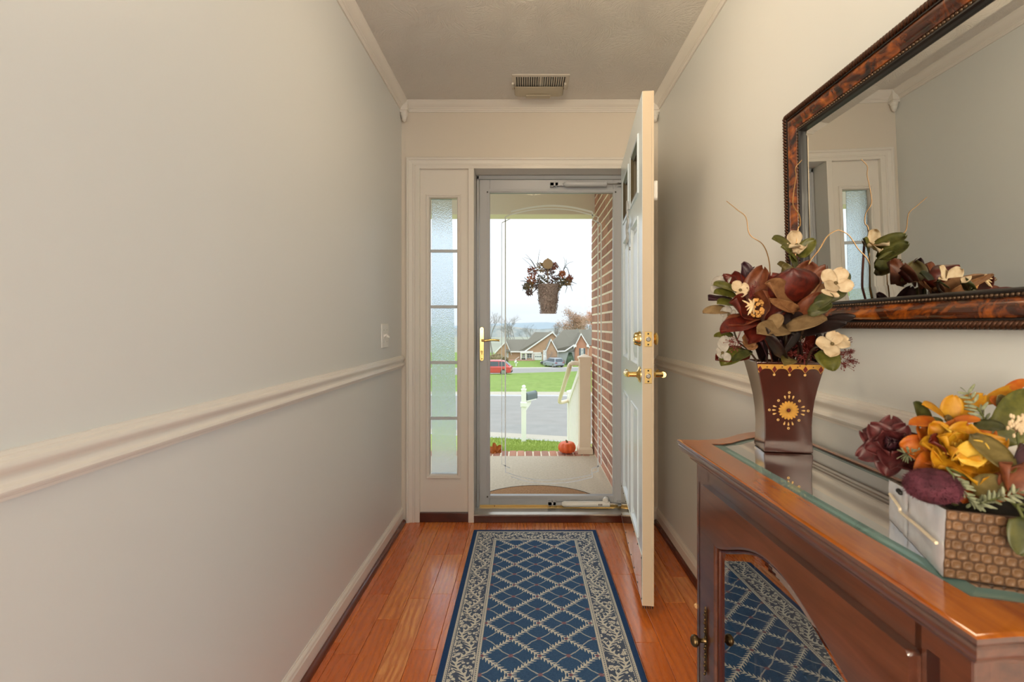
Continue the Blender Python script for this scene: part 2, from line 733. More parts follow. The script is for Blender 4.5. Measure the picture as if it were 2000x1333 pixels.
# trims: extruded profiles (u = out from the wall, v = height)
def trim_y(name, prof, side, y0, y1, m, label, cat='trim', parent=None):
    s = XL if side < 0 else XR
    pts = [(s - side * u, v) for u, v in prof]
    bb = MB()
    n = len(pts)
    vs = [(p[0], y0, p[1]) for p in pts] + [(p[0], y1, p[1]) for p in pts]
    fs = [(i, (i + 1) % n, n + (i + 1) % n, n + i) for i in range(n)] + [tuple(range(n)), tuple(range(2 * n - 1, n - 1, -1))]
    bb.add(vs, fs)
    o = bb.build(name, m, parent, smooth=True, sharp=30)
    return struct(o, label, cat) if parent is None else o


def trim_x(name, prof, x0, x1, m, label, cat='trim'):
    bb = MB()
    n = len(prof)
    vs = [(x0, YF - u, v) for u, v in prof] + [(x1, YF - u, v) for u, v in prof]
    fs = [(i, (i + 1) % n, n + (i + 1) % n, n + i) for i in range(n)] + [tuple(range(n)), tuple(range(2 * n - 1, n - 1, -1))]
    bb.add(vs, fs)
    return struct(bb.build(name, m, smooth=True, sharp=30), label, cat)


crown = [(0, CH), (0.044, CH), (0.044, CH - 0.006), (0.040, CH - 0.009), (0.036, CH - 0.017), (0.028, CH - 0.026), (0.019, CH - 0.032),
         (0.0165, CH - 0.034), (0.0165, CH - 0.038), (0.011, CH - 0.041), (0.011, CH - 0.046), (0.007, CH - 0.050), (0.007, CH - 0.056), (0, CH - 0.056)]
crown.reverse()
rail0 = [(0, 0.968), (0.008, 0.968), (0.009, 0.963), (0.013, 0.962), (0.014, 0.957), (0.019, 0.955), (0.021, 0.950), (0.0205, 0.946), (0.017, 0.940),
         (0.0125, 0.934), (0.0115, 0.929), (0.013, 0.924), (0.018, 0.920), (0.0195, 0.915), (0.018, 0.911), (0.013, 0.909), (0.012, 0.906), (0.008, 0.904), (0.007, 0.899), (0, 0.899)]
rail0.reverse()
base0 = [(0, 0), (0.013, 0), (0.013, 0.062), (0.010, 0.066), (0.009, 0.071), (0.011, 0.074), (0.009, 0.079), (0.004, 0.083), (0.003, 0.087), (0, 0.087)]
shoe0 = [(0.013, 0)] + [(0.013 + 0.019 * cos(a * pi / 12), 0.021 * sin(a * pi / 12)) for a in range(7)] + [(0.013, 0.021)]
for side, nm, wd in ((-1, 'left', 'left of the door'), (1, 'right', 'on the mirror wall')):
    trim_y('trim_%d' % (1 if side < 0 else 2), crown, side, YB, YF, M['trim'], 'crown moulding along the ceiling ' + wd)
    trim_y('trim_%d' % (3 if side < 0 else 4), rail0, side, YB, YF - 0.002, M['trim'], 'white moulded chair rail ' + wd)
    bs = trim_y('baseboard_' + nm, base0, side, YB, YF, M['trim'], 'white baseboard with dark wood shoe moulding ' + wd, 'baseboard')
    trim_y('shoe_moulding', shoe0, side, YB, YF - 0.016, M['shoe'], '', parent=bs)
trim_x('trim_5', [(u, v) for u, v in crown], XL, XR, M['trim'], 'crown moulding above the front door')
trim_x('trim_6', rail0, 0.705, XR, M['trim'], 'short piece of chair rail in the corner behind the open door')
trim_x('baseboard_front', base0, 0.705, XR, M['trim'], 'short baseboard in the corner behind the open door', 'baseboard')

# corner blocks with turned drops
for i, sx in enumerate((XL, XR)):
    d = 1 if i == 0 else -1
    c0 = sx + d * 0.024
    b = MB()
    b.box(min(sx, sx + d * 0.046), max(sx, sx + d * 0.046), YF - 0.046, YF, CH - 0.058, CH)
    b.box(min(sx, sx + d * 0.040), max(sx, sx + d * 0.040), YF - 0.040, YF, CH - 0.070, CH - 0.058)
    b.lathe([(0.0215, -0.070), (0.0215, -0.078), (0.017, -0.086), (0.018, -0.090), (0.013, -0.102), (0.0125, -0.105), (0.0125, -0.108), (0.007, -0.116), (0.002, -0.120)],
            (sx + d * 0.021, YF - 0.021, CH), (0, 0, 1), 16)
    struct(b.build('trim_%d' % (7 + i), M['trim'], smooth=True, sharp=30),
           'crown corner block with a turned drop ' + ('above the side light' if i == 0 else 'behind the top of the open door'), 'trim')

# ------------------------------------------------------------------ door frame, side light
JD = 2.94
casing = [(0.0, 0.0), (0.0, 0.018), (0.006, 0.022), (0.014, 0.022), (0.018, 0.016), (0.036, 0.013), (0.040, 0.016), (0.046, 0.016), (0.050, 0.011), (0.058, 0.010), (0.058, 0.0)]
fr = thing('door_1', 'cream casing and jambs around the front door and side light', 'door frame', kind='structure')
CX0, CX1, CZ1 = -0.6935, 0.683, 2.117
b = MB()
for i in range(len(casing) - 1):
    (d0, h0), (d1, h1) = casing[i], casing[i + 1]
    pts = [[(CX0 + d, YF - h, 0.0), (CX0 + d, YF - h, CZ1 - d), (CX1 - d, YF - h, CZ1 - d), (CX1 - d, YF - h, 0.0)] for d, h in ((d0, h0), (d1, h1))]
    for k in range(3):
        b.add([pts[0][k], pts[0][k + 1], pts[1][k + 1], pts[1][k]], [(0, 1, 2, 3)])
b.build('casing', M['trim'], fr, smooth=True, sharp=25)
JL, JR, JT = -0.300, 0.603, 2.052       # door opening
b = MB()
b.box(-0.640, -0.615, 2.785, JD, 0.0, 2.062)
b.box(JR, 0.628, 2.785, 2.98, 0.0, 2.062)
b.box(-0.640, 0.628, 2.786, JD, JT, 2.076)
b.build('jamb', M['trim'], fr, bev=0.002)
b = MB()
b.box(-0.333, JL, 2.781, 2.98, 0.0, JT)
b.build('mullion_post', M['trim'], fr, bev=0.003)

sl = thing('window_1', 'narrow frosted side light with four bars beside the front door', 'window', kind='structure')
SX0, SX1 = -0.615, -0.333
GX0, GX1, GZ0, GZ1 = -0.562, -0.400, 0.272, 1.886
b = MB()
for y0, y1 in ((2.806, 2.850),):
    b.box(SX0, GX0, y0, y1, 0.055, JT)
    b.box(GX1, SX1, y0, y1, 0.055, JT)
    b.box(GX0, GX1, y0, y1, GZ1, JT)
    b.box(GX0, GX1, y0, y1, 0.055, GZ0)
b.build('panel', M['trim'], sl)
b = MB()
b.loopframe((GX0 - 0.020, GX1 + 0.022, GZ0 - 0.022, GZ1 + 0.022),
            [(0, 0), (0, 0.004), (0.004, 0.008), (0.009, 0.008), (0.011, 0.005), (0.016, 0.006), (0.020, 0.003), (0.023, -0.004), (0.024, -0.02)],
            lambda a, bb, n: (a, 2.806 - n, bb))
b.build('sash_frame', M['trim'], sl, smooth=True, sharp=25)
b = MB()
b.box(GX0, GX1, 2.831, 2.834, GZ0, GZ1)
b.build('pane', M['glass'], sl)
b = MB()
fx0, fxt, fxb = GX0 + 0.010, -0.4345, -0.404
b.add([(fx0, y_, z_) for y_ in (2.823, 2.827) for z_ in (GZ0, GZ1)] + [(xx, y_, z_) for y_ in (2.823, 2.827) for xx, z_ in ((fxb, GZ0), (fxt, GZ1))],
      [(0, 1, 5, 4), (2, 3, 7, 6), (0, 4, 6, 2), (1, 5, 7, 3), (0, 1, 3, 2), (4, 5, 7, 6)])
b.build('frosted_sheet', M['frosted'], sl)
for i in range(4):
    z = 1.14 + (637 - (492 + 108 * i)) * 2.842 / 940
    b = MB()
    b.box(GX0, GX1, 2.815, 2.8225, z - 0.009, z + 0.009)
    b.build('muntin', M['muntin'], sl, bev=0.002)
b = MB()
b.box(SX0 - 0.004, SX1 + 0.002, 2.79, 2.86, 0.0, 0.055)
b.build('sill', M['sill'], sl, bev=0.003)

th = thing('trim_9', 'threshold under the storm door: dark wood step with metal saddle', 'threshold', kind='structure')
b = MB()
b.box(-0.333, 0.603, 2.782, 2.84, 0.0, 0.042)
b.build('wood_step', M['sill'], th, bev=0.003)
b = MB()
b.prism([(2.786, 0.042), (2.786, 0.047), (2.81, 0.053), (2.86, 0.054), (2.90, 0.046), (3.0, 0.03), (3.0, -0.02), (2.84, -0.02), (2.84, 0.042)], 'x', -0.300, 0.603)
b.build('metal_saddle', M['alu'], th)
# ------------------------------------------------------------------ storm door
SD = thing('storm_door', 'grey full-glass storm door with etched border, closed in the entrance', 'storm door', (0.15, 2.92, 0.04))
y0, y1 = 2.900, 2.932
LX0, LX1, LZ0, LZ1 = -0.279, 0.583, 0.060, 2.022
KX0, KX1, KZ0, KZ1 = -0.217, 0.527, 0.117, 1.943
b = MB()
b.box(LX0, KX0, y0, y1, LZ0, LZ1)
b.box(KX1, LX1, y0, y1, LZ0, LZ1)
b.box(KX0, KX1, y0, y1, KZ1, LZ1)
b.box(KX0, KX1, y0, y1, LZ0, KZ0)
b.build('leaf_frame', M['metal_grey'], SD, bev=0.003)
b = MB()
b.loopframe((KX0 - 0.017, KX1 + 0.016, KZ0 - 0.017, KZ1 + 0.022), [(0, 0), (0.0005, 0.0025), (0.014, 0.004), (0.017, 0.002), (0.018, -0.012)], lambda a, c, n: (a, y0 - n, c))
b.build('glass_stop', M['metal_grey'], SD)
for p in ((KX0 - 0.014, KZ1 + 0.003), (KX1 + 0.013, KZ1 + 0.003), (KX0 - 0.014, KZ0 - 0.006)):
    b = MB()
    b.box(p[0] - 0.004, p[0] + 0.004, y0 - 0.006, y0 - 0.001, p[1] - 0.004, p[1] + 0.004)
    b.build('corner_clip', M['metal_grey_dark'], SD)
b = MB()
b.box(KX0 - 0.002, KX1 + 0.002, 2.914, 2.919, KZ0 - 0.002, KZ1 + 0.002)
b.build('glass_pane', M['glass'], SD)
b = MB()
b.box(-0.297, LX0 - 0.003, 2.905, 2.960, 0.03, 2.047)
b.box(LX1 + 0.003, 0.601, 2.905, 2.960, 0.03, 2.047)
b.box(-0.297, 0.601, 2.905, 2.960, 2.026, 2.050)
b.build('outer_frame', M['metal_grey'], SD, bev=0.002)
b = MB()
b.box(LX0, LX1, 2.904, 2.925, 0.038, 0.060)
b.build('bottom_sweep', M['brass_dull'], SD, bev=0.001)
b = MB()
for px_ in (966,):
    c = at(px_, 989, 2.902)
    b.ball(c, 0.003, 8, 5)
b.build('sweep_screw', M['black'], SD)

# etched border on the glass
m_etch = bpy.data.materials.new('etched_glass')
m_etch.use_nodes = True
te = NT(m_etch)
te.nt.nodes.remove(te.bsdf)
e1 = te.n('ShaderNodeBsdfTranslucent')
e2 = te.n('ShaderNodeBsdfDiffuse')
e1.inputs['Color'].default_value = (0.95, 0.95, 0.93, 1)
e2.inputs['Color'].default_value = (0.95, 0.95, 0.93, 1)
e3 = te.n('ShaderNodeMixShader')
e3.inputs[0].default_value = 0.35
te.set(e3.inputs[1], e1.outputs[0])
te.set(e3.inputs[2], e2.outputs[0])
te.set(te.out.inputs['Surface'], e3.outputs[0])
lines = [
    ([(998, 413.8), (1037, 405.5), (1077.5, 402), (1118, 405.5), (1157, 414.5)], 0.0045, 6),
    ([(1157, 414.5), (1157.7, 429.5), (1173.5, 438)], 0.003, 1),
    ([(1174, 438), (1174, 908)], 0.003, 1),
    ([(987.5, 424), (998, 419)], 0.003, 1),
    ([(998, 419), (1037, 410.5), (1077.5, 408), (1118, 411), (1155.5, 420)], 0.003, 6),
    ([(1155.5, 420), (1168, 424), (1168, 922)], 0.0028, 1),
    ([(987, 424), (987, 922)], 0.0028, 1),
    ([(980, 436), (980, 908)], 0.0014, 1),
    ([(980, 435.5), (997, 427.5)], 0.002, 1),
    ([(982, 908), (996, 915)], 0.0022, 1),
    ([(986.5, 922.5), (1020, 933), (1061, 938.5), (1110, 936), (1155, 928)], 0.0022, 6),
    ([(1155, 928), (1156, 916), (1173, 909.5)], 0.0022, 1),
    ([(998.5, 932), (1035, 942), (1072, 945), (1115, 942), (1157, 933)], 0.0026, 6),
    ([(1157, 933), (1157, 924), (1167, 921.5)], 0.0022, 1),
]
b = MB()
for pts, r, k in lines:
    q = [at(x_, y_, 2.9135) for x_, y_ in pts]
    if k > 1:
        q = catmull(q, k)
    vs = []
    for i, p in enumerate(q):
        dr = ((q[i + 1] if i + 1 < len(q) else p) - (q[i - 1] if i else p)).normalized()
        sd = V((-dr.z, 0, dr.x)) * r * 1.25
        vs += [p - sd, p + sd]
    b.add(vs, [(2 * i, 2 * i + 1, 2 * i + 3, 2 * i + 2) for i in range(len(q) - 1)])
b.build('etched_border', m_etch, SD, smooth=True)

# lever handle
HP = MB()
n = 10
zc0, zc1, xc, hw = 0.941, 1.120, -0.2648, 0.0122
pts = [(xc + hw * cos(pi + pi * i / n), zc0 + hw * sin(pi + pi * i / n)) for i in range(n + 1)] + [(xc + hw * cos(pi * i / n), zc1 + hw * sin(pi * i / n)) for i in range(n + 1)]
HP.prism(pts, 'y', 2.894, 2.900)
hp = HP.build('handle_plate', M['brass'], SD, bev=0.0012)
b = MB()
b.lathe([(0.008, 0), (0.008, 0.006), (0.006, 0.01), (0.006, 0.04)], (-0.263, 2.894, 1.053), (0, -1, 0), 14)
b.tube(catmull([(-0.263, 2.856, 1.053), (-0.240, 2.853, 1.053), (-0.205, 2.855, 1.056), (-0.172, 2.858, 1.055), (-0.158, 2.862, 1.053)], 4),
       [0.0075] * 4 + [0.0078] * 4 + [0.0068] * 4 + [0.0064] * 4 + [0.0075], 10)
b.build('lever', M['brass'], hp, smooth=True)
b = MB()
b.lathe([(0.0075, 0), (0.0075, 0.005), (0.006, 0.008)], (-0.2648, 2.894, 0.985), (0, -1, 0), 14)
b.box(-0.267, -0.2626, 2.880, 2.888, 0.968, 0.986)
b.build('lock_cylinder', M['brass_dull'], hp)
for z in (1.118, 0.942):
    b = MB()
    b.ball((-0.2648, 2.894, z), (0.003, 0.002, 0.003), 8, 5)
    b.build('plate_screw', M['black'], hp)


def closer(name, label, py, left, right, knob):
    yy = 2.868
    c0, c1 = at(left, py, yy), at(right, py, yy)
    t = thing(name, label, 'door closer', (c0.x, yy, c0.z), 'door closers on the storm door')
    L = c1.x - c0.x
    b = MB()
    b.lathe([(0.008, 0), (0.013, 0.006), (0.0175, 0.014), (0.0175, L - 0.02), (0.0185, L - 0.019), (0.0185, L - 0.004), (0.015, L)], c0, (1, 0, 0), 20)
    b.build('tube_body', M['white'] if knob else M['metal_grey'], t, smooth=True, sharp=35)
    b = MB()
    b.tube([c1, (0.562, yy, c1.z - 0.001)], 0.004, 8)
    b.build('piston_rod', M['steel'], t, smooth=True)
    b = MB()
    b.box(0.548, 0.600, yy - 0.004, 2.905, c1.z - 0.011, c1.z - 0.007)
    b.box(0.548, 0.600, yy - 0.004, 2.905, c1.z + 0.007, c1.z + 0.011)
    b.box(0.594, 0.6025, yy - 0.012, 2.905, c1.z - 0.02, c1.z + 0.02)
    b.build('jamb_bracket', M['metal_grey'], t)
    b = MB()
    xb = at(left - 26, py, yy).x
    b.box(xb, c0.x + 0.012, yy + 0.002, yy + 0.006, c0.z - 0.009, c0.z + 0.009)
    b.box(xb, xb + 0.02, yy + 0.002, 2.9005, c0.z - 0.012, c0.z + 0.012)
    b.box(xb + 0.03, xb + 0.045, yy + 0.002, 2.9005, c0.z - 0.011, c0.z + 0.011)
    b.ball((c0.x - 0.002, yy - 0.002, c0.z), (0.005, 0.006, 0.005), 8, 5)
    b.build('door_bracket', M['metal_grey'], t)
    if knob:
        kx = at(1183, py, yy).x
        b = MB()
        b.lathe([(0.0155, -0.014), (0.017, -0.008), (0.017, 0.008), (0.0155, 0.014)], (kx, yy, c0.z + 0.024), (0.35, 1, 0), 16)
        b.build('hold_open_knob', M['white'], t, smooth=True, sharp=35)
        b = MB()
        for d in (0.0, 0.008, 0.017):
            b.box(kx - 0.045 + d, kx - 0.041 + d, yy - 0.0182, yy - 0.016, c0.z - 0.004, c0.z + 0.006)
        b.build('valve_slot', M['black'], t)
    return t


closer('door_closer', 'beige pneumatic door closer across the top rail of the storm door', 359.5, 1101, 1185, False)
closer('door_closer', 'white pneumatic door closer with round knob along the bottom rail', 985, 1097, 1191, True)

# ------------------------------------------------------------------ front door, open into the hall
H = V((0.549, 2.770, 0))
E = V((0.455, 1.882, 0))
DU = (E - H).normalized()
DN = V((DU.y, -DU.x, 0))
DW = (E - H).length
Z0, Z1 = 0.046, 2.058
TH = 0.0445


def D(u, n, z):
    p = H + DU * u + DN * n
    return (p.x, p.y, z)


ED = thing('entry_door', 'open front door with pale blue-white outer face, brass kick plate and two small lites', 'door', (H.x, H.y, Z0))
M['lite_bead'] = mat('dark_lite_bead', S(84, 74, 50), 0.4)
us = [0, 0.146, 0.393, 0.521, 0.768, DW]
zs = [Z0, 0.262, 0.787, 0.975, 1.595, 1.705, 1.925, Z1]
b = MB(D)
for (a, c) in ((0, 1), (2, 3), (4, 5)):
    b.box(us[a], us[c], -TH + 0.002, 0, Z0, Z1)
for (a, c) in ((1, 2), (3, 4)):
    for k in (0, 2, 4, 6):
        b.box(us[a], us[c], -TH + 0.002, 0, zs[k], zs[k + 1])
b.build('door_slab', M['door_out'], ED)
b = MB(D)
b.box(0, DW, -TH, -TH + 0.002, Z0, zs[5])
b.box(0, DW, -TH, -TH + 0.002, zs[6], Z1)
for a, c in ((0, 1), (2, 3), (4, 5)):
    b.box(us[a], us[c], -TH, -TH + 0.002, zs[5], zs[6])
# the cream-painted latch edge with its pale rebate strip
b.box(DW, DW + 0.0012, -TH + 0.009, -0.001, Z0, Z1)
b.box(DW, DW + 0.0022, -TH, -TH + 0.0085, Z0, Z1)
b.build('painted_edge', M['door_in'], ED)
for (a, c) in ((1, 2), (3, 4)):
    for k in (1, 3):
        b = MB(D)
        r = (us[a], us[c], zs[k], zs[k + 1])
        b.loopframe(r, [(-0.004, 0), (-0.002, 0.004), (0.004, 0.004), (0.008, -0.002), (0.014, -0.009), (0.020, -0.011), (0.024, -0.011), (0.050, -0.003)], lambda u, z, nn: (u, nn, z))
        b.box(r[0] + 0.048, r[1] - 0.048, -0.03, -0.003, r[2] + 0.048, r[3] - 0.048)
        b.build('raised_panel', M['door_out'], ED)
    b = MB(D)
    r = (us[a], us[c], zs[5], zs[6])
    b.loopframe(r, [(-0.014, 0), (-0.012, 0.005), (-0.005, 0.006), (0.001, 0.003)], lambda u, z, nn: (u, nn, z))
    lf = b.build('lite_frame', M['door_out'], ED)
    b = MB(D)
    b.loopframe(r, [(0.001, 0.003), (0.008, 0.004), (0.014, -0.004), (0.022, -0.008), (0.024, -0.022)], lambda u, z, nn: (u, nn, z))
    b.build('lite_bead', M['lite_bead'], lf)
    b = MB(D)
    b.box(r[0], r[1], -0.026, -0.020, r[2], r[3])
    b.build('lite_pane', M['glass_dark'], lf)

# kick plate with its screws
b = MB(D)
b.box(0.012, DW - 0.012, 0.0, 0.0016, 0.058, 0.238)
kp = b.build('kick_plate', M['kick'], ED)
for u in [0.03 + 0.122 * i for i in range(8)]:
    for z in (0.068, 0.228):
        b = MB(D)
        b.ball((u, 0.002, z), (0.0035, 0.0015, 0.0035), 8, 4)
        b.build('plate_screw', M['black'], kp)
b = MB(D)
for i in range(5):
    b.box(0.0, DW, -0.042 + i * 0.009, -0.039 + i * 0.009, Z0 - 0.012, Z0)
b.build('door_sweep', M['black'], ED)

# locks
for z, nm in ((1.088, 'deadbolt'), (0.944, 'latch')):
    b = MB(D)
    b.cbox(0, 0, 0, 0, 0, 0, 0)
    b = MB(D)
    b.box(DW + 0.001, DW + 0.0028, -0.037, -0.009, z - 0.029, z + 0.029)
    pl = b.build(nm + '_plate', M['brass_dull'], ED, bev=0.001)
    b = MB()
    ax = DU
    c = V(D(DW + 0.002, -0.023, z))
    b.lathe([(0.0095, 0), (0.0095, 0.004), (0.007, 0.006)], c, ax, 14)
    b.build(nm + '_bolt', M['steel'], pl, smooth=True, sharp=35)
    for dz in (-0.021, 0.021):
        b = MB(D)
        b.ball((DW + 0.003, -0.023, z + dz), (0.001, 0.0035, 0.0035), 8, 4)
        b.build('plate_screw', M['black'], pl)
cu = DW - 0.062
b = MB()
b.lathe([(0.031, 0.0), (0.031, 0.004), (0.027, 0.010), (0.025, 0.022), (0.021, 0.025), (0.014, 0.025), (0.013, 0.021)], V(D(cu, 0, 1.088)), DN, 24)
b.build('deadbolt_cylinder', M['brass'], ED, smooth=True, sharp=35)
b = MB()
b.lathe([(0.030, 0.0), (0.030, 0.004), (0.024, 0.008), (0.010, 0.009)], V(D(cu, -TH, 1.088)), -DN, 20)
tt = b.build('thumb_turn_rose', M['brass'], ED, smooth=True, sharp=35)
b = MB(D)
b.ball((cu, -TH - 0.018, 1.088), (0.019, 0.010, 0.026), 14, 8)
b.build('thumb_turn', M['brass'], tt, smooth=True)
for sgn, nm in ((1, 'outside'), (-1, 'inside')):
    base_n = 0 if sgn > 0 else -TH
    b = MB()
    c = V(D(cu, base_n, 0.944))
    b.lathe([(0.033, 0), (0.033, 0.003), (0.028, 0.007), (0.016, 0.011), (0.0115, 0.016), (0.0105, 0.045)], c, DN * sgn, 22)
    rs = b.build('lever_rose', M['brass'], ED, smooth=True, sharp=35)
    b = MB()
    q = [V(D(cu + 0.004, base_n + sgn * 0.046, 0.944)), V(D(cu - 0.02, base_n + sgn * 0.051, 0.944)), V(D(cu - 0.055, base_n + sgn * 0.051, 0.944)),
         V(D(cu - 0.09, base_n + sgn * 0.048, 0.943)), V(D(cu - 0.108, base_n + sgn * 0.043, 0.947))]
    b.tube(catmull(q, 4), [0.012] * 5 + [0.0115] * 4 + [0.010] * 4 + [0.0095] * 4, 12)
    b.build('lever', M['brass'], rs, smooth=True, sharp=50)
b = MB()
b.lathe([(0.008, 0), (0.008, 0.003), (0.005, 0.004), (0.004, 0.002)], V(D(0.457, 0, 1.512)), DN, 12)
b.build('peephole', M['steel'], ED, smooth=True, sharp=35)
# scrolled metal ornament hanging below the lites
m_scroll = mat('scroll_metal', S(186, 190, 192), 0.4, 0.2)
b = MB()


def scroll(pts, r):
    b.tube(catmull([V(D(0.457 + u, 0.012, 1.14 + z)) for u, z in pts], 5), r, 6)


scroll([(0.0, 0.60), (0.012, 0.575), (0.0, 0.55), (-0.012, 0.575), (0.0, 0.60), (0.004, 0.53), (0.0, 0.44), (-0.012, 0.40), (-0.03, 0.41), (-0.034, 0.435)], 0.0045)
scroll([(0.0, 0.50), (0.03, 0.52), (0.045, 0.49), (0.03, 0.465), (0.018, 0.48), (0.026, 0.495)], 0.004)
scroll([(0.0, 0.48), (-0.03, 0.50), (-0.05, 0.47), (-0.035, 0.44), (-0.02, 0.455), (-0.028, 0.47)], 0.004)
scroll([(0.0, 0.42), (0.03, 0.40), (0.04, 0.43), (0.026, 0.445)], 0.004)
b.add([D(0.45, 0.0, 1.70), D(0.464, 0.0, 1.70), D(0.464, 0.016, 1.70), D(0.45, 0.016, 1.70), D(0.45, 0, 1.735), D(0.464, 0, 1.735), D(0.464, 0.004, 1.735), D(0.45, 0.004, 1.735)],
      [(0, 1, 2, 3), (4, 5, 6, 7), (0, 1, 5, 4), (1, 2, 6, 5), (2, 3, 7, 6), (3, 0, 4, 7)])
b.build('scroll_ornament', m_scroll, ED, smooth=True)
# contact sensor on the hall side
b = MB(D)
pts = [(DW - 0.020 + 0.013 * cos(a), 0.026 * (1 if a < pi else -1) + 0.013 * sin(a)) for a in [pi * i / 6 for i in range(7)]] + \
      [(DW - 0.020 + 0.013 * cos(a), -0.026 + 0.013 * sin(a)) for a in [pi + pi * i / 6 for i in range(7)]]
n = len(pts)
b.add([(u, -TH, 1.674 + z) for u, z in pts] + [(u, -TH - 0.016, 1.674 + z) for u, z in pts],
      [tuple(range(n)), tuple(range(2 * n - 1, n - 1, -1))] + [(i, (i + 1) % n, n + (i + 1) % n, n + i) for i in range(n)])
b.build('contact_sensor', M['white'], ED, bev=0.002)

# ------------------------------------------------------------------ light switch, ceiling vent, ceiling lamp
t = thing('light_switch', 'white double toggle switch plate on the hall wall above the chair rail', 'light switch', (XL, 2.46, 1.09))
b = MB()
b.box(XL, XL + 0.006, 2.400, 2.516, 1.028, 1.150)
pl = b.build('cover_plate', M['white'], t, bev=0.003)
for yy, tilt in ((2.433, 1), (2.483, -1)):
    b = MB()
    b.box(XL + 0.0055, XL + 0.0075, yy - 0.006, yy + 0.006, 1.076, 1.102)
    b.add([(XL + 0.007, yy - 0.0045, 1.083), (XL + 0.007, yy + 0.0045, 1.083), (XL + 0.007, yy + 0.0045, 1.096), (XL + 0.007, yy - 0.0045, 1.096),
           (XL + 0.020, yy - 0.003, 1.086 + tilt * 0.007), (XL + 0.020, yy + 0.003, 1.086 + tilt * 0.007), (XL + 0.020, yy + 0.003, 1.093 + tilt * 0.007), (XL + 0.020, yy - 0.003, 1.093 + tilt * 0.007)],
          [(0, 1, 2, 3), (4, 5, 6, 7), (0, 1, 5, 4), (1, 2, 6, 5), (2, 3, 7, 6), (3, 0, 4, 7)])
    b.build('toggle', M['white'], t)
for yy in (2.433, 2.483):
    for z in (1.059, 1.119):
        b = MB()
        b.ball((XL + 0.006, yy, z), (0.001, 0.003, 0.003), 8, 4)
        b.build('plate_screw', M['steel'], pl)

m_vent = mat('vent_paint', S(214, 206, 192), 0.5)
m_defl = mat('deflector_plastic', S(206, 194, 170), 0.3)
m_defl.node_tree.nodes['Principled BSDF'].inputs['Transmission Weight'].default_value = 0.25
t = thing('ceiling_vent', 'white ceiling register with a clear plastic deflector clipped on', 'vent', (0.085, 2.6, CH))
VX0, VX1, VY0, VY1 = -0.072, 0.228, 2.478, 2.640
b = MB()
b.loopframe((VX0, VX1, VY0, VY1), [(0, 0), (0.002, 0.004), (0.018, 0.006), (0.022, 0.003), (0.022, -0.004)], lambda a, c, n: (a, c, CH - n))
b.box(VX0 + 0.02, VX1 - 0.02, VY0 + 0.02, VY1 - 0.02, CH - 0.0005, CH + 0.004)
b.box(0.072, 0.084, VY0 + 0.02, VY1 - 0.02, CH - 0.006, CH)
b.build('register_frame', m_vent, t)
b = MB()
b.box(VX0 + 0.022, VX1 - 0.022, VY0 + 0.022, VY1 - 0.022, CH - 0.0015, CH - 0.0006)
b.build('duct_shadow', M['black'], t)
for x0, x1 in ((VX0 + 0.024, 0.070), (0.086, VX1 - 0.024)):
    for i in range(10):
        xx = x0 + (x1 - x0) * (i + 0.5) / 10
        s = 1 if x0 < 0.05 else -1
        b = MB()
        b.add([(xx - 0.002, VY0 + 0.022, CH - 0.006), (xx + 0.0015, VY0 + 0.022, CH - 0.006), (xx + 0.0015 + s * 0.004, VY0 + 0.022, CH - 0.0008), (xx - 0.002 + s * 0.004, VY0 + 0.022, CH - 0.0008),
               (xx - 0.002, VY1 - 0.022, CH - 0.006), (xx + 0.0015, VY1 - 0.022, CH - 0.006), (xx + 0.0015 + s * 0.004, VY1 - 0.022, CH - 0.0008), (xx - 0.002 + s * 0.004, VY1 - 0.022, CH - 0.0008)],
              [(0, 1, 2, 3), (7, 6, 5, 4), (0, 1, 5, 4), (1, 2, 6, 5), (2, 3, 7, 6), (3, 0, 4, 7)])
        b.build('louver', m_vent, t)
# deflector: curved plate below the far half of the register
b = MB()
prof = [(2.588, CH - 0.010), (2.610, CH - 0.017), (2.632, CH - 0.022), (2.650, CH - 0.025), (2.664, CH - 0.026)]


def rr(s, v):
    """rounded far corners"""
    i = min(int(v * 4), 3)
    f = v * 4 - i
    y = prof[i][0] * (1 - f) + prof[i + 1][0] * f
    z = prof[i][1] * (1 - f) + prof[i + 1][1] * f
    inset = 0.0 if v < 0.65 else 0.026 * (1 - sqrt(max(0, 1 - ((v - 0.65) / 0.35) ** 2)))
    return (-0.060 + inset + s * (0.262 - 2 * inset), y, z)


b.grid(rr, 10, 12)
b.build('air_deflector', m_defl, t, smooth=True, solid=0.003)
b = MB()
edge = [rr(0, v / 12) for v in range(13)] + [rr(1, v / 12) for v in range(12, -1, -1)]
b.tube([(p[0], p[1], p[2] - 0.001) for p in edge], 0.0013, 5)
b.tube([(-0.062, 2.575, CH - 0.004), (-0.066, 2.575, CH - 0.013), (-0.062, 2.60, CH - 0.016)], 0.0016, 5)
b.tube([(0.204, 2.575, CH - 0.004), (0.208, 2.575, CH - 0.013), (0.204, 2.60, CH - 0.016)], 0.0016, 5)
b.build('deflector_rim', mat('deflector_rim', S(120, 98, 70), 0.5), t)
b = MB()
b.box(0.0, 0.135, 2.640, 2.676, CH - 0.034, CH - 0.028)
b.build('deflector_clip', m_defl, t, bev=0.002)
for x0 in (-0.075, 0.204):
    b = MB()
    b.box(x0, x0 + 0.011, 2.555, 2.595, CH - 0.016, CH - 0.004)
    b.build('magnet_tab', m_vent, t)

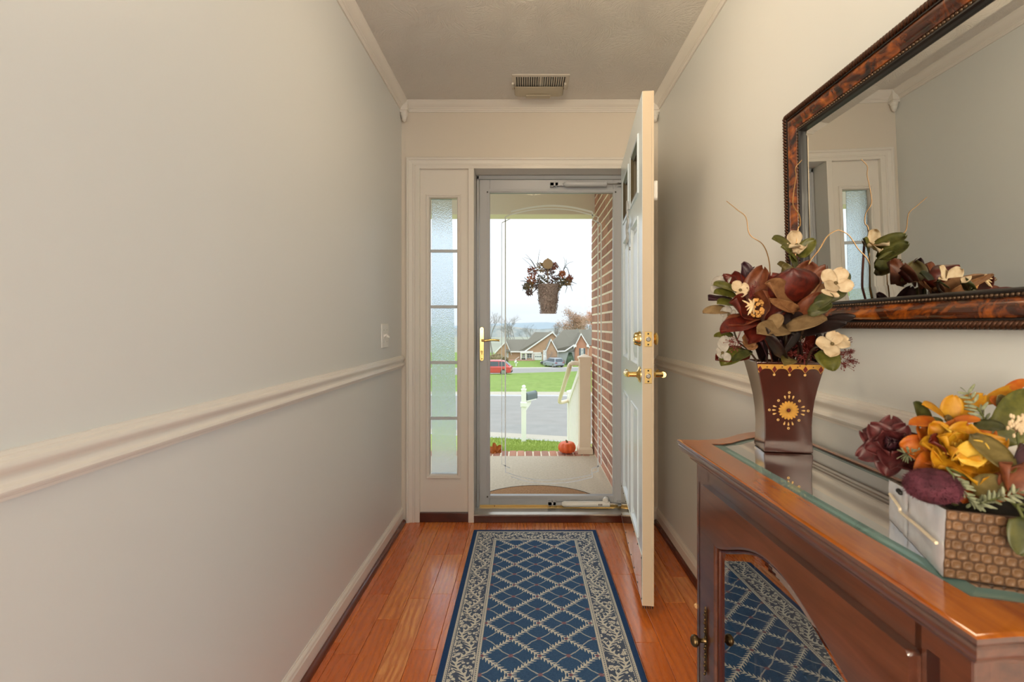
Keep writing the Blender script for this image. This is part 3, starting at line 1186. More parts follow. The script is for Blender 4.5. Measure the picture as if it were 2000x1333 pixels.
LX, LY = 0.07, 1.50
m_dome = mat('lamp_glass', S(255, 236, 200), 0.4)
bs = m_dome.node_tree.nodes['Principled BSDF']
bs.inputs['Emission Color'].default_value = (1.0, 0.80, 0.55, 1)
bs.inputs['Emission Strength'].default_value = LAMP
t = thing('ceiling_lamp', 'round flush ceiling lamp with warm frosted dome, seen in the mirror', 'ceiling lamp', (LX, LY, CH))
b = MB()
b.lathe([(0.17, 0.0), (0.17, -0.012), (0.16, -0.018)], (LX, LY, CH), (0, 0, 1), 28)
b.build('lamp_base', M['brass_dull'], t, smooth=True, sharp=35)
b = MB()
b.lathe([(0.155, -0.018), (0.158, -0.03), (0.150, -0.055), (0.125, -0.080), (0.085, -0.098), (0.040, -0.107), (0.003, -0.109)], (LX, LY, CH), (0, 0, 1), 28)
b.build('glass_dome', m_dome, t, smooth=True, sharp=80)
b = MB()
b.lathe([(0.010, -0.107), (0.012, -0.113), (0.006, -0.120), (0.002, -0.123)], (LX, LY, CH), (0, 0, 1), 12)
b.build('finial', M['brass'], t, smooth=True, sharp=60)
# ------------------------------------------------------------------ framed mirror, leaning slightly out at the top
def f_burl(t):
    c = t.coord('World')
    n1 = t.noise(c, 16, 5, 0.62, 1.2)
    n2 = t.voro(c, 55, 'SMOOTH_F1')
    col = t.ramp(n1, [(0.34, S(22, 10, 7)), (0.47, S(76, 33, 12)), (0.60, S(150, 76, 20)), (0.76, S(202, 120, 42))])
    sp = t.ramp(n2, [(0.10, (1, 1, 1, 1)), (0.28, (0, 0, 0, 1))])
    t.color(t.mix(t.m('MULTIPLY', sp, 0.55), col, S(50, 22, 10)))


M['burl'] = mat('burl_veneer', S(150, 80, 24), 0.22, coat=0.7, coat_r=0.08, fn=f_burl)
M['ebony'] = mat('black_lacquer', S(22, 16, 14), 0.38, coat=0.12)
M['rope'] = mat('rubbed_bronze_rope', S(74, 44, 26), 0.34, 0.55)
M['bead'] = mat('rubbed_bead', S(86, 66, 48), 0.28, 0.5)
m = bpy.data.materials.new('mirror_silver')
m.use_nodes = True
m.node_tree.nodes['Principled BSDF'].inputs['Base Color'].default_value = (0.86, 0.88, 0.86, 1)
m.node_tree.nodes['Principled BSDF'].inputs['Metallic'].default_value = 1.0
m.node_tree.nodes['Principled BSDF'].inputs['Roughness'].default_value = 0.0
M['mirror'] = m

LEAN = 0.021
MO = V((0.730, 0, 1.44))
MBv = V((-LEAN, 0, 1)).normalized()
MN = V((-1, 0, -LEAN)).normalized()


def P(a, bb, n):
    return MO + V((0, a, 0)) + MBv * (bb - 1.44) + MN * n


MA0, MA1, MZ0, MZ1 = 0.18, 1.330, 1.134, 1.7165
RECT = (MA0, MA1, MZ0, MZ1)
mir = thing('wall_mirror', 'large wide mirror in a dark burl frame with rope and bead borders', 'mirror', (0.73, 0.75, MZ0))
b = MB()
b.loopframe(RECT, [(0.064, -0.012), (0.001, -0.024), (0, -0.022), (0, 0.008), (0.014, 0.008), (0.0145, 0.0135), (0.0175, 0.0135), (0.0185, 0.009), (0.050, 0.000)], P)
b.loopframe(RECT, [(0.049, 0.001), (0.0495, 0.0035), (0.057, 0.0035), (0.0575, 0.0065), (0.0605, 0.0065), (0.0635, 0.003), (0.0645, -0.006), (0.064, -0.012)], P)
b.build('frame_body', M['ebony'], mir, smooth=True, sharp=25)
b = MB()
b.loopframe(RECT, [(0.0180, 0.008), (0.0190, 0.012), (0.023, 0.0145), (0.028, 0.0155), (0.034, 0.0135), (0.040, 0.0085), (0.045, 0.0045), (0.0475, 0.004), (0.0485, 0.006), (0.0495, 0.0045), (0.0495, 0.002)], P)
b.build('burl_moulding', M['burl'], mir, smooth=True, sharp=50)


def along(inset, step, n):
    a0, a1, b0, b1 = MA0 + inset, MA1 - inset, MZ0 + inset, MZ1 - inset
    out = []
    for (p, q) in (((a0, b0), (a1, b0)), ((a1, b0), (a1, b1)), ((a1, b1), (a0, b1)), ((a0, b1), (a0, b0))):
        L = sqrt((q[0] - p[0]) ** 2 + (q[1] - p[1]) ** 2)
        k = max(1, int(L / step))
        for i in range(k):
            f = (i + 0.5) / k
            d = V((0, (q[0] - p[0]) / L, (q[1] - p[1]) / L))
            out.append((P(p[0] + (q[0] - p[0]) * f, p[1] + (q[1] - p[1]) * f, n), V((0, d.y, 0)) + MBv * d.z))
    return out


b = MB()
for c, d in along(0.0072, 0.0082, 0.0085):
    s = MN.cross(d)
    pts = []
    for i in range(6):
        t_ = -1.15 + 2.3 * i / 5
        pts.append(c + s * (0.0072 * sin(t_)) + MN * (0.0075 * cos(t_) - 0.001) + d * (0.0050 * t_))
    b.tube(pts, [0.0012, 0.0034, 0.0042, 0.0042, 0.0034, 0.0012], 5, cap=False)
tag(b.build('rope_rim', M['rope'], mir, smooth=True, sharp=180), kind='stuff')
b = MB()
for c, d in along(0.0535, 0.0082, 0.0035):
    s = MN.cross(d)
    n0 = len(b.v)
    b.ball((0, 0, 0), (1, 1, 1), 6, 4)
    for i in range(n0, len(b.v)):
        p = b.v[i]
        b.v[i] = tuple(c + d * (p[0] * 0.0037 + p[1] * 0.001) + s * (p[1] * 0.0036) + MN * (p[2] * 0.0042))
tag(b.build('bead_rim', M['bead'], mir, smooth=True, sharp=180), kind='stuff')
b = MB()
b.loopframe(RECT, [(0.060, -0.0047), (0.089, -0.0020)], P)
i0 = len(b.v) - 4
b.f.append((i0, i0 + 1, i0 + 2, i0 + 3))
b.build('mirror_glass', M['mirror'], mir)
b = MB()
b.loopframe(RECT, [(0.004, -0.024), (0.004, -0.0345)], P)
i0 = len(b.v) - 4
b.f.append((i0, i0 + 1, i0 + 2, i0 + 3))
b.build('backing_board', M['ebony'], mir)

# ------------------------------------------------------------------ rug
RX0, RX1, RY0, RY1 = -0.289, 0.389, 0.30, 2.672


def f_rug(t):
    c = t.coord('World')
    px, py, pz = t.xyz(c)
    wob = t.noise(t.coord('World', (1, 1, 1)), 300, 2, 0.5)
    wx = t.m('MULTIPLY_ADD', t.m('SUBTRACT', t.noise(c, 60, 2), 0.5), 0.006, px)
    wy = t.m('MULTIPLY_ADD', t.m('SUBTRACT', t.noise(t.coord('World', loc=(3, 7, 1)), 60, 2), 0.5), 0.006, py)
    FR = lambda v: t.m('FRACT', v)
    AB = lambda v: t.m('ABSOLUTE', v)
    LT = lambda a, b_: t.m('LESS_THAN', a, b_)
    MUL = lambda a, b_: t.m('MULTIPLY', a, b_)
    MAX = lambda a, b_: t.m('MAXIMUM', a, b_)
    SUB = lambda a, b_: t.m('SUBTRACT', a, b_)
    ADD = lambda a, b_: t.m('ADD', a, b_)
    # distance to the rug's edge
    ex = t.m('MINIMUM', SUB(px, RX0), SUB(RX1, px))
    ey = SUB(RY1, py)
    e = t.m('MINIMUM', ex, ey)
    u = t.m('DIVIDE', SUB(wx, 0.047), 0.198)
    v = t.m('DIVIDE', SUB(wy, 1.65), 0.181)
    a = ADD(u, v)
    bb = SUB(u, v)

    def near(x):            # signed distance to the nearest integer
        return SUB(FR(ADD(x, 0.5)), 0.5)
    masks = []
    for q, r in ((a, bb), (bb, a)):
        d = near(q)
        ad = AB(d)
        # stem and paired leaves
        stem = LT(ad, 0.012)
        k = FR(SUB(MUL(r, 9.0), MUL(ad, 9.0)))
        leaf = MUL(LT(AB(SUB(k, 0.45)), t.m('MULTIPLY_ADD', ad, -3.2, 0.36)), LT(ad, 0.088))
        gap = t.m('GREATER_THAN', AB(near(r)), 0.035)
        masks.append(MUL(MAX(stem, leaf), gap))
    lattice = MAX(masks[0], masks[1])
    thin = []
    for q, r in ((a, bb), (bb, a)):
        d = near(ADD(ADD(q, 0.5), MUL(t.m('SINE', MUL(r, 6.283)), 0.032)))
        thin.append(LT(AB(d), 0.017))
    thinm = MUL(MAX(thin[0], thin[1]), 0.62)
    cx = near(ADD(a, 0.5))
    cy = near(ADD(bb, 0.5))
    flower = LT(ADD(MUL(cx, cx), MUL(cy, cy)), 0.0040)
    knot = LT(ADD(MUL(near(a), near(a)), MUL(near(bb), near(bb))), 0.0028)
    navy = t.mix(wob, S(46, 78, 120), S(84, 120, 162))
    cream = t.mix(wob, S(214, 214, 204), S(246, 244, 234))
    pink = S(150, 96, 110)
    field = t.mix(thinm, navy, cream)
    field = t.mix(lattice, field, cream)
    field = t.mix(MUL(MAX(flower, knot), 0.75), field, pink)
    # floral border
    side = LT(ex, ey)
    w = t.m('ADD', MUL(wy, side), MUL(wx, SUB(1.0, side)))
    bx = SUB(e, 0.076)
    ph = MUL(w, 6.283 / 0.150)
    off_ = SUB(bx, MUL(t.m('SINE', ph), 0.021))
    vine = LT(AB(off_), 0.0034)
    kk = FR(SUB(MUL(w, 58.0), MUL(AB(off_), 46.0)))
    vleaf = MUL(LT(AB(SUB(kk, 0.45)), t.m('MULTIPLY_ADD', AB(off_), -14.0, 0.34)), LT(AB(off_), 0.019))
    cells = t.voro(t.comb(MUL(wx, 1.0), wy, 0.0), 74, 'F1')
    leaves = MUL(LT(cells, 0.52), t.m('GREATER_THAN', cells, 0.10))
    rag = t.m('GREATER_THAN', t.noise(c, 150, 3, 0.65), 0.44)
    blob = MUL(MUL(leaves, rag), t.m('GREATER_THAN', AB(off_), 0.017))
    inb = LT(AB(bx), 0.041)
    fl = MUL(inb, MAX(MAX(vine, vleaf), blob))
    bcol = t.mix(fl, t.mix(wob, S(54, 76, 108), S(116, 126, 144)), cream)
    # guard stripes
    def stripe(c0, hw):
        return LT(AB(SUB(e, c0)), hw)
    dash = LT(FR(MUL(w, 110)), 0.6)
    g = MAX(MAX(stripe(0.0245, 0.0022), stripe(0.0305, 0.0012)), MAX(stripe(0.121, 0.0022), stripe(0.130, 0.0030)))
    g = MAX(g, MAX(MUL(stripe(0.0275, 0.0012), dash), MUL(stripe(0.1255, 0.0016), dash)))
    g = MAX(g, MUL(stripe(0.0365, 0.0016), dash))
    bcol = t.mix(MUL(g, 0.92), bcol, cream)
    edge = LT(e, 0.020)
    bcol = t.mix(edge, bcol, t.mix(wob, S(30, 58, 104), S(56, 90, 140)))
    infield = t.m('GREATER_THAN', e, 0.134)
    col = t.mix(infield, bcol, field)
    t.color(t.mix(t.m('MULTIPLY', t.noise(c, 420, 2, 0.7), 0.16), col, (0.03, 0.045, 0.07, 1)))
    t.bump(t.noise(c, 420, 2, 0.7), 0.5, 0.003)


M['rug'] = mat('woven_rug', S(50, 80, 120), 0.95, spec=0.1, fn=f_rug)
b = MB()
nx, ny = 8, 40


def rugtop(i, j):
    u, v = i / nx, j / ny
    return (RX0 + (RX1 - RX0) * u, RY0 + (RY1 - RY0) * v)


b.box(RX0, RX1, RY0, RY1, 0.0004, 0.0085)
tag(b.build('runner_rug', M['rug'], bev=0.004, seg=3, origin=(0.05, 1.5, 0.0)), 'navy blue runner rug with cream leafy trellis and floral border', 'rug')

# ------------------------------------------------------------------ console cabinet
M['cherry'] = mat('cherry_wood', S(120, 58, 32), 0.28, coat=1.0, coat_r=0.13, fn=f_cherry(S(70, 36, 25), S(104, 60, 43)))
M['cherry_top'] = mat('cherry_top_wood', S(176, 88, 28), 0.25, coat=0.8, coat_r=0.12, fn=f_cherry(S(154, 72, 8), S(204, 116, 20)))
M['cherry_dark'] = mat('cherry_groove', S(52, 20, 12), 0.4)
M['antique'] = mat('antique_brass', S(96, 78, 52), 0.32, 0.9, vary=0.4, vscale=80)
for k_ in ('cherry', 'cherry_top'):
    M[k_].node_tree.nodes['Principled BSDF'].inputs['Coat IOR'].default_value = 1.85 if k_ == 'cherry' else 1.6
CAB = thing('console_cabinet', 'reddish wood curio console with inset glass top and arched glass door', 'cabinet', (0.6, 0.87, 0))
OUT = [(.401, 1.273), (.45, 1.268), (.506, 1.276), (.545, 1.300), (.587, 1.336), (.625, 1.358), (.661, 1.372), (.70, 1.378), (.738, 1.380),
       (.738, .355), (.68, .363), (.64, .377), (.60, .400), (.565, .435), (.53, .459), (.48, .467), (.433, .462)]
INN = [(.4715, 1.222), (.50, 1.222), (.53, 1.235), (.555, 1.255), (.59, 1.280), (.625, 1.300), (.66, 1.310), (.69, 1.315), (.722, 1.317),
       (.722, .425), (.68, .430), (.64, .445), (.60, .470), (.565, .500), (.539, .521), (.52, .527), (.494, .534)]
NP = len(OUT)


def offset(poly, d, clampx=0.738):
    """positive d: outwards"""
    out = []
    n = len(poly)
    area_ = sum(poly[i][0] * poly[(i + 1) % n][1] - poly[(i + 1) % n][0] * poly[i][1] for i in range(n))
    sgn = 1 if area_ > 0 else -1
    for i in range(n):
        p0, p1, p2 = V(poly[i - 1]), V(poly[i]), V(poly[(i + 1) % n])
        d1, d2 = (p1 - p0).normalized(), (p2 - p1).normalized()
        n1, n2 = V((d1.y, -d1.x)) * sgn, V((d2.y, -d2.x)) * sgn
        m_ = n1 + n2
        m_ = m_ / max(0.35, m_.length_squared) * 2
        q = p1 + m_ * d
        out.append((min(q.x, clampx), q.y))
    return out


b = MB()
rings = [(INN, 0.8285), (INN, 0.8398), (offset(INN, 0.002), 0.8402), (offset(INN, 0.006), 0.8402), (offset(OUT, -0.008), 0.8402), (offset(OUT, -0.004), 0.8402)]
for d, z in ((0.0, 0.8385), (0.0015, 0.8345), (-0.001, 0.8305), (-0.0035, 0.8290), (-0.0015, 0.8265), (-0.001, 0.8225), (-0.003, 0.8165), (-0.008, 0.8105),
             (-0.016, 0.8060), (-0.021, 0.8040), (-0.0225, 0.8010), (-0.0235, 0.7970), (-0.028, 0.7940), (-0.036, 0.7925)):
    rings.append((offset(OUT, d), z))
vs, fs = [], []
for ring, z in rings:
    vs += [(p[0], p[1], z) for p in ring]
for i in range(len(rings) - 1):
    for k in range(NP):
        l = (k + 1) % NP
        fs.append((i * NP + k, i * NP + l, (i + 1) * NP + l, (i + 1) * NP + k))
b.add(vs, fs)
ob = b.build('top_frame', M['cherry_top'], CAB, smooth=True, sharp=30)
ob.data.materials.append(M['cherry'])
for p in ob.data.polygons:
    if p.center.z < 0.8385:
        p.material_index = 1
# glass top: flat centre and bevelled border
GIN = offset(INN, -0.001, 0.721)
GBV = offset(INN, -0.024, 0.70)
b = MB()
b.add([(p[0], p[1], 0.8400) for p in GBV] + [(p[0], p[1], 0.8350) for p in GBV], [tuple(range(NP)), tuple(range(2 * NP - 1, NP - 1, -1))])
gt = b.build('glass_top', M['glass_top'], CAB)
b = MB()
vs = [(p[0], p[1], 0.8400) for p in GBV] + [(p[0], p[1], 0.8372) for p in GIN] + [(p[0], p[1], 0.8350) for p in GIN] + [(p[0], p[1], 0.8350) for p in GBV]
b.add(vs, [(j * NP + k, j * NP + (k + 1) % NP, (j + 1) * NP + (k + 1) % NP, (j + 1) * NP + k) for j in range(3) for k in range(NP)])
b.build('glass_bevel', M['glass_edge'], gt)

BOD = offset(OUT, -0.036)
CF, CN = V((BOD[0][0], BOD[0][1], 0)), V((BOD[-1][0], BOD[-1][1], 0))
CDs = (CN - CF).normalized()
CDn = V((CDs.y, -CDs.x, 0))          # towards the hall
CL = (CN - CF).length


def C(s, n, z):
    p = CF + CDs * s + CDn * n
    return (p.x, p.y, z)


for nm, idx, mm_ in (('side_glass', range(1, 8), 'side'), ('side_frame', range(0, 2), 'w'), ('side_frame', range(7, 9), 'w'), ('side_panel', range(9, NP), 'w')):
    b = MB()
    ids = list(idx)
    inn = offset(BOD, -0.012, 0.735)
    vs = []
    for i in ids:
        vs += [(BOD[i][0], BOD[i][1], 0.09), (BOD[i][0], BOD[i][1], 0.794), (inn[i][0], inn[i][1], 0.794), (inn[i][0], inn[i][1], 0.09)]
    fs = []
    for j in range(len(ids) - 1):
        for k in range(4):
            l = (k + 1) % 4
            fs.append((j * 4 + k, j * 4 + l, (j + 1) * 4 + l, (j + 1) * 4 + k))
    fs += [(0, 1, 2, 3), tuple(len(vs) - 4 + k for k in (3, 2, 1, 0))]
    b.add(vs, fs)
    b.build(nm, M['glass_side'] if mm_ == 'side' else M['cherry'], CAB, smooth=True, sharp=40)
b = MB()
b.box(0.726, 0.738, BOD[9][1], BOD[8][1], 0.09, 0.794)
b.build('back_panel', M['cherry'], CAB)
for z, nm in ((0.09, 'bottom_board'), (0.47, 'shelf')):
    b = MB()
    inn = offset(BOD, -0.014, 0.726)
    b.prism(inn, 'z', z, z + 0.014)
    b.build(nm, M['cherry'], CAB)
# plinth with bracket feet
b = MB()
pl = offset(BOD, 0.012)
b.prism(pl, 'z', 0.060, 0.092)
b.build('base_moulding', M['cherry'], CAB, bev=0.004)
for (fx, fy) in ((BOD[0][0] + 0.035, BOD[0][1] - 0.035), (BOD[-1][0] + 0.035, BOD[-1][1] + 0.035), (0.70, 1.31), (0.70, 0.42)):
    b = MB()
    b.lathe([(0.022, 0.0), (0.028, 0.008), (0.024, 0.022), (0.034, 0.050), (0.034, 0.062)], (fx, fy, 0), (0, 0, 1), 14)
    b.build('foot', M['cherry'], CAB, smooth=True, sharp=50)
# face frame
DS0, DS1, DZ0, DZ1 = 0.066, 0.668, 0.130, 0.757
b = MB(C)
for s0, s1 in ((0.0, DS0 + 0.012), (DS1 - 0.012, CL)):
    b.box(s0, s1, -0.020, 0.0, 0.09, 0.794)
b.box(DS0 - 0.003, DS1 + 0.003, -0.020, 0.0, DZ1 - 0.012, 0.794)
b.box(DS0 - 0.003, DS1 + 0.003, -0.020, 0.0, 0.09, DZ0 + 0.012)
b.build('face_frame', M['cherry'], CAB, bev=0.003)
for s0, s1, z1 in ((0.0138, 0.0182, 0.745), (0.0378, 0.0422, 0.745), (DS1 + 0.008, DS1 + 0.024, 0.765)):
    b = MB(C)
    b.box(s0, s1, -0.004, 0.0008, 0.14, z1)
    b.build('stile_groove', M['cherry_dark'], CAB)
# door with arched opening
OS0, OS1, OZ0 = 0.140, 0.595, 0.215
OC, OH = (OS0 + OS1) / 2, (OS1 - OS0) / 2


def arch(s, grow=0.0):
    d = min(1.0, abs(s - OC) / (OH * 0.96))
    return 0.638 + grow + 0.074 * ((1 + cos(pi * d)) / 2) ** 0.62


NA = 36
ss = [OS0 + (OS1 - OS0) * i / NA for i in range(NA + 1)]
TN = 0.016
inner = [(OS0, OZ0)] + [(s, arch(s)) for s in ss] + [(OS1, OZ0)]
b = MB(C)
for n_, rev in ((TN, False), (0.0004, True)):
    vs, fs = [], []
    # stiles, rails as quads around the opening
    vs += [(DS0, n_, DZ0), (OS0, n_, DZ0), (OS1, n_, DZ0), (DS1, n_, DZ0), (DS0, n_, OZ0), (OS0, n_, OZ0), (OS1, n_, OZ0), (DS1, n_, OZ0)]
    fs += [(0, 1, 5, 4), (1, 2, 6, 5), (2, 3, 7, 6)]
    vs += [(DS0, n_, 0.638), (OS0, n_, 0.638), (OS1, n_, 0.638), (DS1, n_, 0.638), (DS0, n_, DZ1), (OS0, n_, DZ1), (OS1, n_, DZ1), (DS1, n_, DZ1)]
    fs += [(4, 5, 9, 8), (6, 7, 11, 10), (8, 9, 13, 12), (10, 11, 15, 14)]
    o_ = len(vs)
    for s in ss:
        vs += [(s, n_, arch(s)), (s, n_, DZ1)]
    for i in range(NA):
        fs.append((o_ + 2 * i, o_ + 2 * i + 2, o_ + 2 * i + 3, o_ + 2 * i + 1))
    b.add(vs, fs)
for loop in ([(DS0, DZ0), (DS1, DZ0), (DS1, DZ1), (DS0, DZ1)], inner):
    n = len(loop)
    vs = [(s, TN, z) for s, z in loop] + [(s, 0.0004, z) for s, z in loop]
    b.add(vs, [(i, (i + 1) % n, n + (i + 1) % n, n + i) for i in range(n)])
o = b.build('door', M['cherry'], CAB)
bm = bmesh.new()
bm.from_mesh(o.data)
bmesh.ops.remove_doubles(bm, verts=bm.verts, dist=0.0002)
bmesh.ops.recalc_face_normals(bm, faces=bm.faces)
bm.to_mesh(o.data)
bm.free()
md = o.modifiers.new('bevel', 'BEVEL')
md.width = 0.0055
md.segments = 3
md.limit_method = 'ANGLE'
md.angle_limit = radians(50)
for p in o.data.polygons:
    p.use_smooth = True
o.data.set_sharp_from_angle(angle=radians(30))
CDOOR = o
# dark moulded lip around the opening
b = MB(C)


def lip(d, n_):
    return [(OS0 + d, n_, OZ0 + d)] + [(min(max(s, OS0 + d), OS1 - d), n_, arch(s) - d) for s in ss] + [(OS1 - d, n_, OZ0 + d)]


rings = [lip(-0.001, 0.004), lip(0.003, 0.009), lip(0.007, 0.008), lip(0.009, 0.002), lip(0.012, 0.0)]
n = len(rings[0])
vs = [p for r_ in rings for p in r_]
b.add(vs, [(j * n + k, j * n + (k + 1) % n, (j + 1) * n + (k + 1) % n, (j + 1) * n + k) for j in range(len(rings) - 1) for k in range(n)])
b.build('opening_lip', mat('cherry_lip', S(70, 28, 16), 0.22, coat=0.5), CDOOR, smooth=True, sharp=40)
b = MB(C)
g0, g1 = lip(0.004, 0.0015), lip(0.024, 0.0035)
b.add(g1, [tuple(range(n))])
b.add(g0 + g1, [(k, (k + 1) % n, n + (k + 1) % n, n + k) for k in range(n)])
b.build('door_glass', M['glass_door'], CDOOR)
# handle: pierced backplate and knob
b = MB(C)
hs, hz = 0.098, 0.398
prof = []
for i in range(33):
    tt_ = i / 32
    z = hz - 0.080 + 0.160 * tt_
    w = 0.0035 + 0.0028 * abs(sin(tt_ * pi * 5)) + 0.0045 * math.exp(-((tt_ - 0.5) / 0.10) ** 2)
    if tt_ < 0.04 or tt_ > 0.96:
        w *= 0.45
    prof.append((w, z))
vs = [(hs - w, TN + 0.002, z) for w, z in prof] + [(hs + w, TN + 0.002, z) for w, z in prof] + [(hs, TN + 0.0055, z) for w, z in prof]
k = len(prof)
fs = []
for i in range(k - 1):
    fs += [(i, i + 1, 2 * k + i + 1, 2 * k + i), (k + i + 1, k + i, 2 * k + i, 2 * k + i + 1)]
b.add(vs, fs)
for i in range(0, 32, 2):
    w, z = prof[i]
    b.ball((hs + (0.3 if i % 4 else -0.3) * w, TN + 0.005, z), (w * 0.55, 0.003, 0.003), 7, 4)
hd = b.build('handle_plate', M['antique'], CDOOR, smooth=True, sharp=60)
b = MB()
b.lathe([(0.0075, 0.0), (0.0055, 0.004), (0.0045, 0.010), (0.0055, 0.014), (0.011, 0.018), (0.0135, 0.023), (0.0125, 0.029), (0.008, 0.033), (0.002, 0.0345)], V(C(hs, TN + 0.004, hz)), CDn, 18)
b.build('knob', M['antique'], hd, smooth=True, sharp=70)
b = MB()
b.lathe([(0.006, 0), (0.007, 0.006), (0.004, 0.01)], (BOD[0][0] + 0.001, BOD[0][1] + 0.0, 0.42), (0, 1, 0), 10)
b.build('shelf_peg', mat('pale_peg', S(206, 160, 110), 0.5), CAB, smooth=True)
# ------------------------------------------------------------------ petals, leaves, stems
def petal_mb(p0, d, nrm, L, W, cup=0.25, curl=0.6, ruf=0.0, base=0.25, tip=0.75, nu=6, nv=10, ph=0.0):
    d = V(d).normalized()
    nrm = V(nrm)
    nrm = (nrm - d * nrm.dot(d))
    nrm = nrm.normalized() if nrm.length > 1e-4 else d.orthogonal().normalized()
    s = d.cross(nrm)
    b = MB()

    def fn(u, v):
        uu = u * 2 - 1
        v = 1 - (1 - v) ** 1.7
        th = curl * v
        if abs(curl) > 1e-3:
            x, z = sin(th) / curl * L, -(1 - cos(th)) / curl * L
        else:
            x, z = v * L, 0
        q_ = v ** tip
        w = max(base * (1 - v) ** 0.6, (1 - abs(2 * q_ - 1) ** 2.4) ** 0.6 if q_ < 1 else 0.0) * W / 2
        w = max(w, 0.04 * W)
        n2 = nrm * cos(th) + d * sin(th)
        r = ruf * W * abs(uu) * sin(v * 9 + ph + (2 if uu > 0 else 0))
        return V(p0) + d * x + nrm * z + s * (uu * w) + n2 * (cup * W * uu * uu * (0.3 + 0.7 * v) + r)
    b.grid(fn, nu, nv)
    return b


def f_petal(a, c, sc=60, bl=0.0):
    def fn(t):
        n = t.noise(t.coord('World', (1, 1, 1)), sc, 4, 0.6, 0.5)
        g = t.n('ShaderNodeTexCoord').outputs['Generated']
        t.color(t.ramp(n, [(0.28, a), (0.72, c)]))
        t.bump(n, 0.15, 0.002)
    return fn


def pm(name, a, c, rough=0.55, sc=60, spec=0.35):
    k_ = 0.80 if ('cream' in name or 'autumn' in name or 'yellow' in name) else 0.66
    a, c = tuple(x * k_ for x in a[:3]) + (1,), tuple(x * k_ for x in c[:3]) + (1,)
    m_ = mat(name, a, rough, spec=spec, fn=f_petal(a, c, sc))
    return m_


PM = {
    'red': pm('petal_maroon', S(64, 18, 14), S(132, 46, 30), 0.4),
    'brown': pm('petal_brown', S(98, 44, 24), S(160, 92, 58), 0.45),
    'tan': pm('petal_tan', S(136, 88, 54), S(188, 138, 92), 0.5),
    'plum': pm('petal_plum', S(40, 18, 26), S(92, 52, 62), 0.4),
    'dark': pm('leaf_dark', S(22, 14, 14), S(52, 32, 28), 0.4),
    'cream': pm('petal_cream', S(214, 182, 142), S(240, 220, 186), 0.6),
    'white': pm('petal_white', S(176, 168, 158), S(214, 206, 194), 0.6),
    'green': pm('leaf_green', S(78, 82, 26), S(134, 130, 58), 0.4),
    'green2': pm('leaf_deep_green', S(58, 66, 34), S(104, 104, 54), 0.4),
    'leaf_tan': pm('leaf_underside', S(134, 104, 66), S(172, 142, 100), 0.7),
    'orange': pm('petal_orange', S(196, 84, 16), S(222, 132, 34), 0.5),
    'gold': pm('petal_gold', S(206, 128, 14), S(238, 180, 40), 0.5),
    'yellow': pm('petal_yellow', S(228, 168, 20), S(242, 206, 92), 0.5),
    'rose': pm('petal_rose', S(62, 20, 24), S(128, 62, 62), 0.42),
    'olive': pm('leaf_olive', S(96, 84, 34), S(150, 130, 78), 0.4),
    'sage': pm('leaf_sage', S(128, 136, 96), S(196, 200, 168), 0.6),
    'thistle': pm('thistle_plum', S(66, 22, 36), S(126, 62, 80), 0.8),
}
M['stem'] = mat('stem_brown', S(62, 44, 28), 0.6)
M['stem_green'] = mat('stem_green', S(92, 98, 50), 0.6)
M['twig'] = mat('curled_twig', S(150, 112, 62), 0.35, 0.3)
M['berry'] = mat('berry_maroon', S(112, 46, 42), 0.35)
M['fuzz'] = mat('flower_fuzz', S(206, 152, 82), 0.8, vary=0.3, vscale=90)
M['stamen'] = mat('stamen_cream', S(228, 200, 156), 0.6)
M['seed'] = mat('seed_brown', S(96, 78, 40), 0.7)


def pp(parent, name, m, a, c, wpx, nrm, cup=0.25, curl=0.5, ruf=0.0, tip=0.75, base=0.25, nu=6, nv=10):
    """petal or leaf from a=(px,py,y) to c=(px,py,y), wpx wide"""
    p, q = at(*a), at(*c)
    d = q - p
    W = wpx * (a[2] + c[2]) / 2 / 940
    nr = V(nrm).normalized()
    L = d.length * (1 + abs(curl) * 0.10)
    # turn the start so that the curled blade still ends near c
    dd = d.normalized()
    nn = nr - dd * nr.dot(dd)
    if nn.length < 1e-4:
        nn = dd.orthogonal()
    nn.normalize()
    d0 = dd * cos(curl / 2) + nn * sin(curl / 2)
    return petal_mb(p, d0, nr, L, W, cup, curl, ruf, base, tip, nu, nv, a[0] * 0.7).build(name, PM[m] if isinstance(m, str) else m, parent, smooth=True, sharp=180, solid=0.0007)


def stem(parent, pts, r, m=None, n=6, name='stem'):
    b = MB()
    b.tube(catmull([V(p) for p in pts], 4), r, n)
    return b.build(name, m or M['stem'], parent, smooth=True)


# ------------------------------------------------------------------ painted vase
VC = V((0.6248, 1.1712, 0))
va = radians(-9)
VD = 0.70      # the vase is shallower than wide
VF, VS = V((cos(va), sin(va), 0)), V((-sin(va), cos(va), 0))
VZ0 = 0.8405
VP = [(0.8405, .0530), (0.846, .0545), (0.875, .0522), (0.905, .0520), (0.935, .0535), (0.965, .0568), (0.995, .0622), (1.020, .0676), (1.045, .0735), (1.056, .0765)]


def vhw(z):
    for (z0, h0), (z1, h1) in zip(VP[:-1], VP[1:]):
        if z <= z1:
            return h0 + (h1 - h0) * (z - z0) / (z1 - z0)
    return VP[-1][1]


def vface(u, z, off=0.0):
    """point on the front face; u in metres from its middle"""
    return VC + VF * u - VS * (vhw(z) * VD + off) + V((0, 0, z))


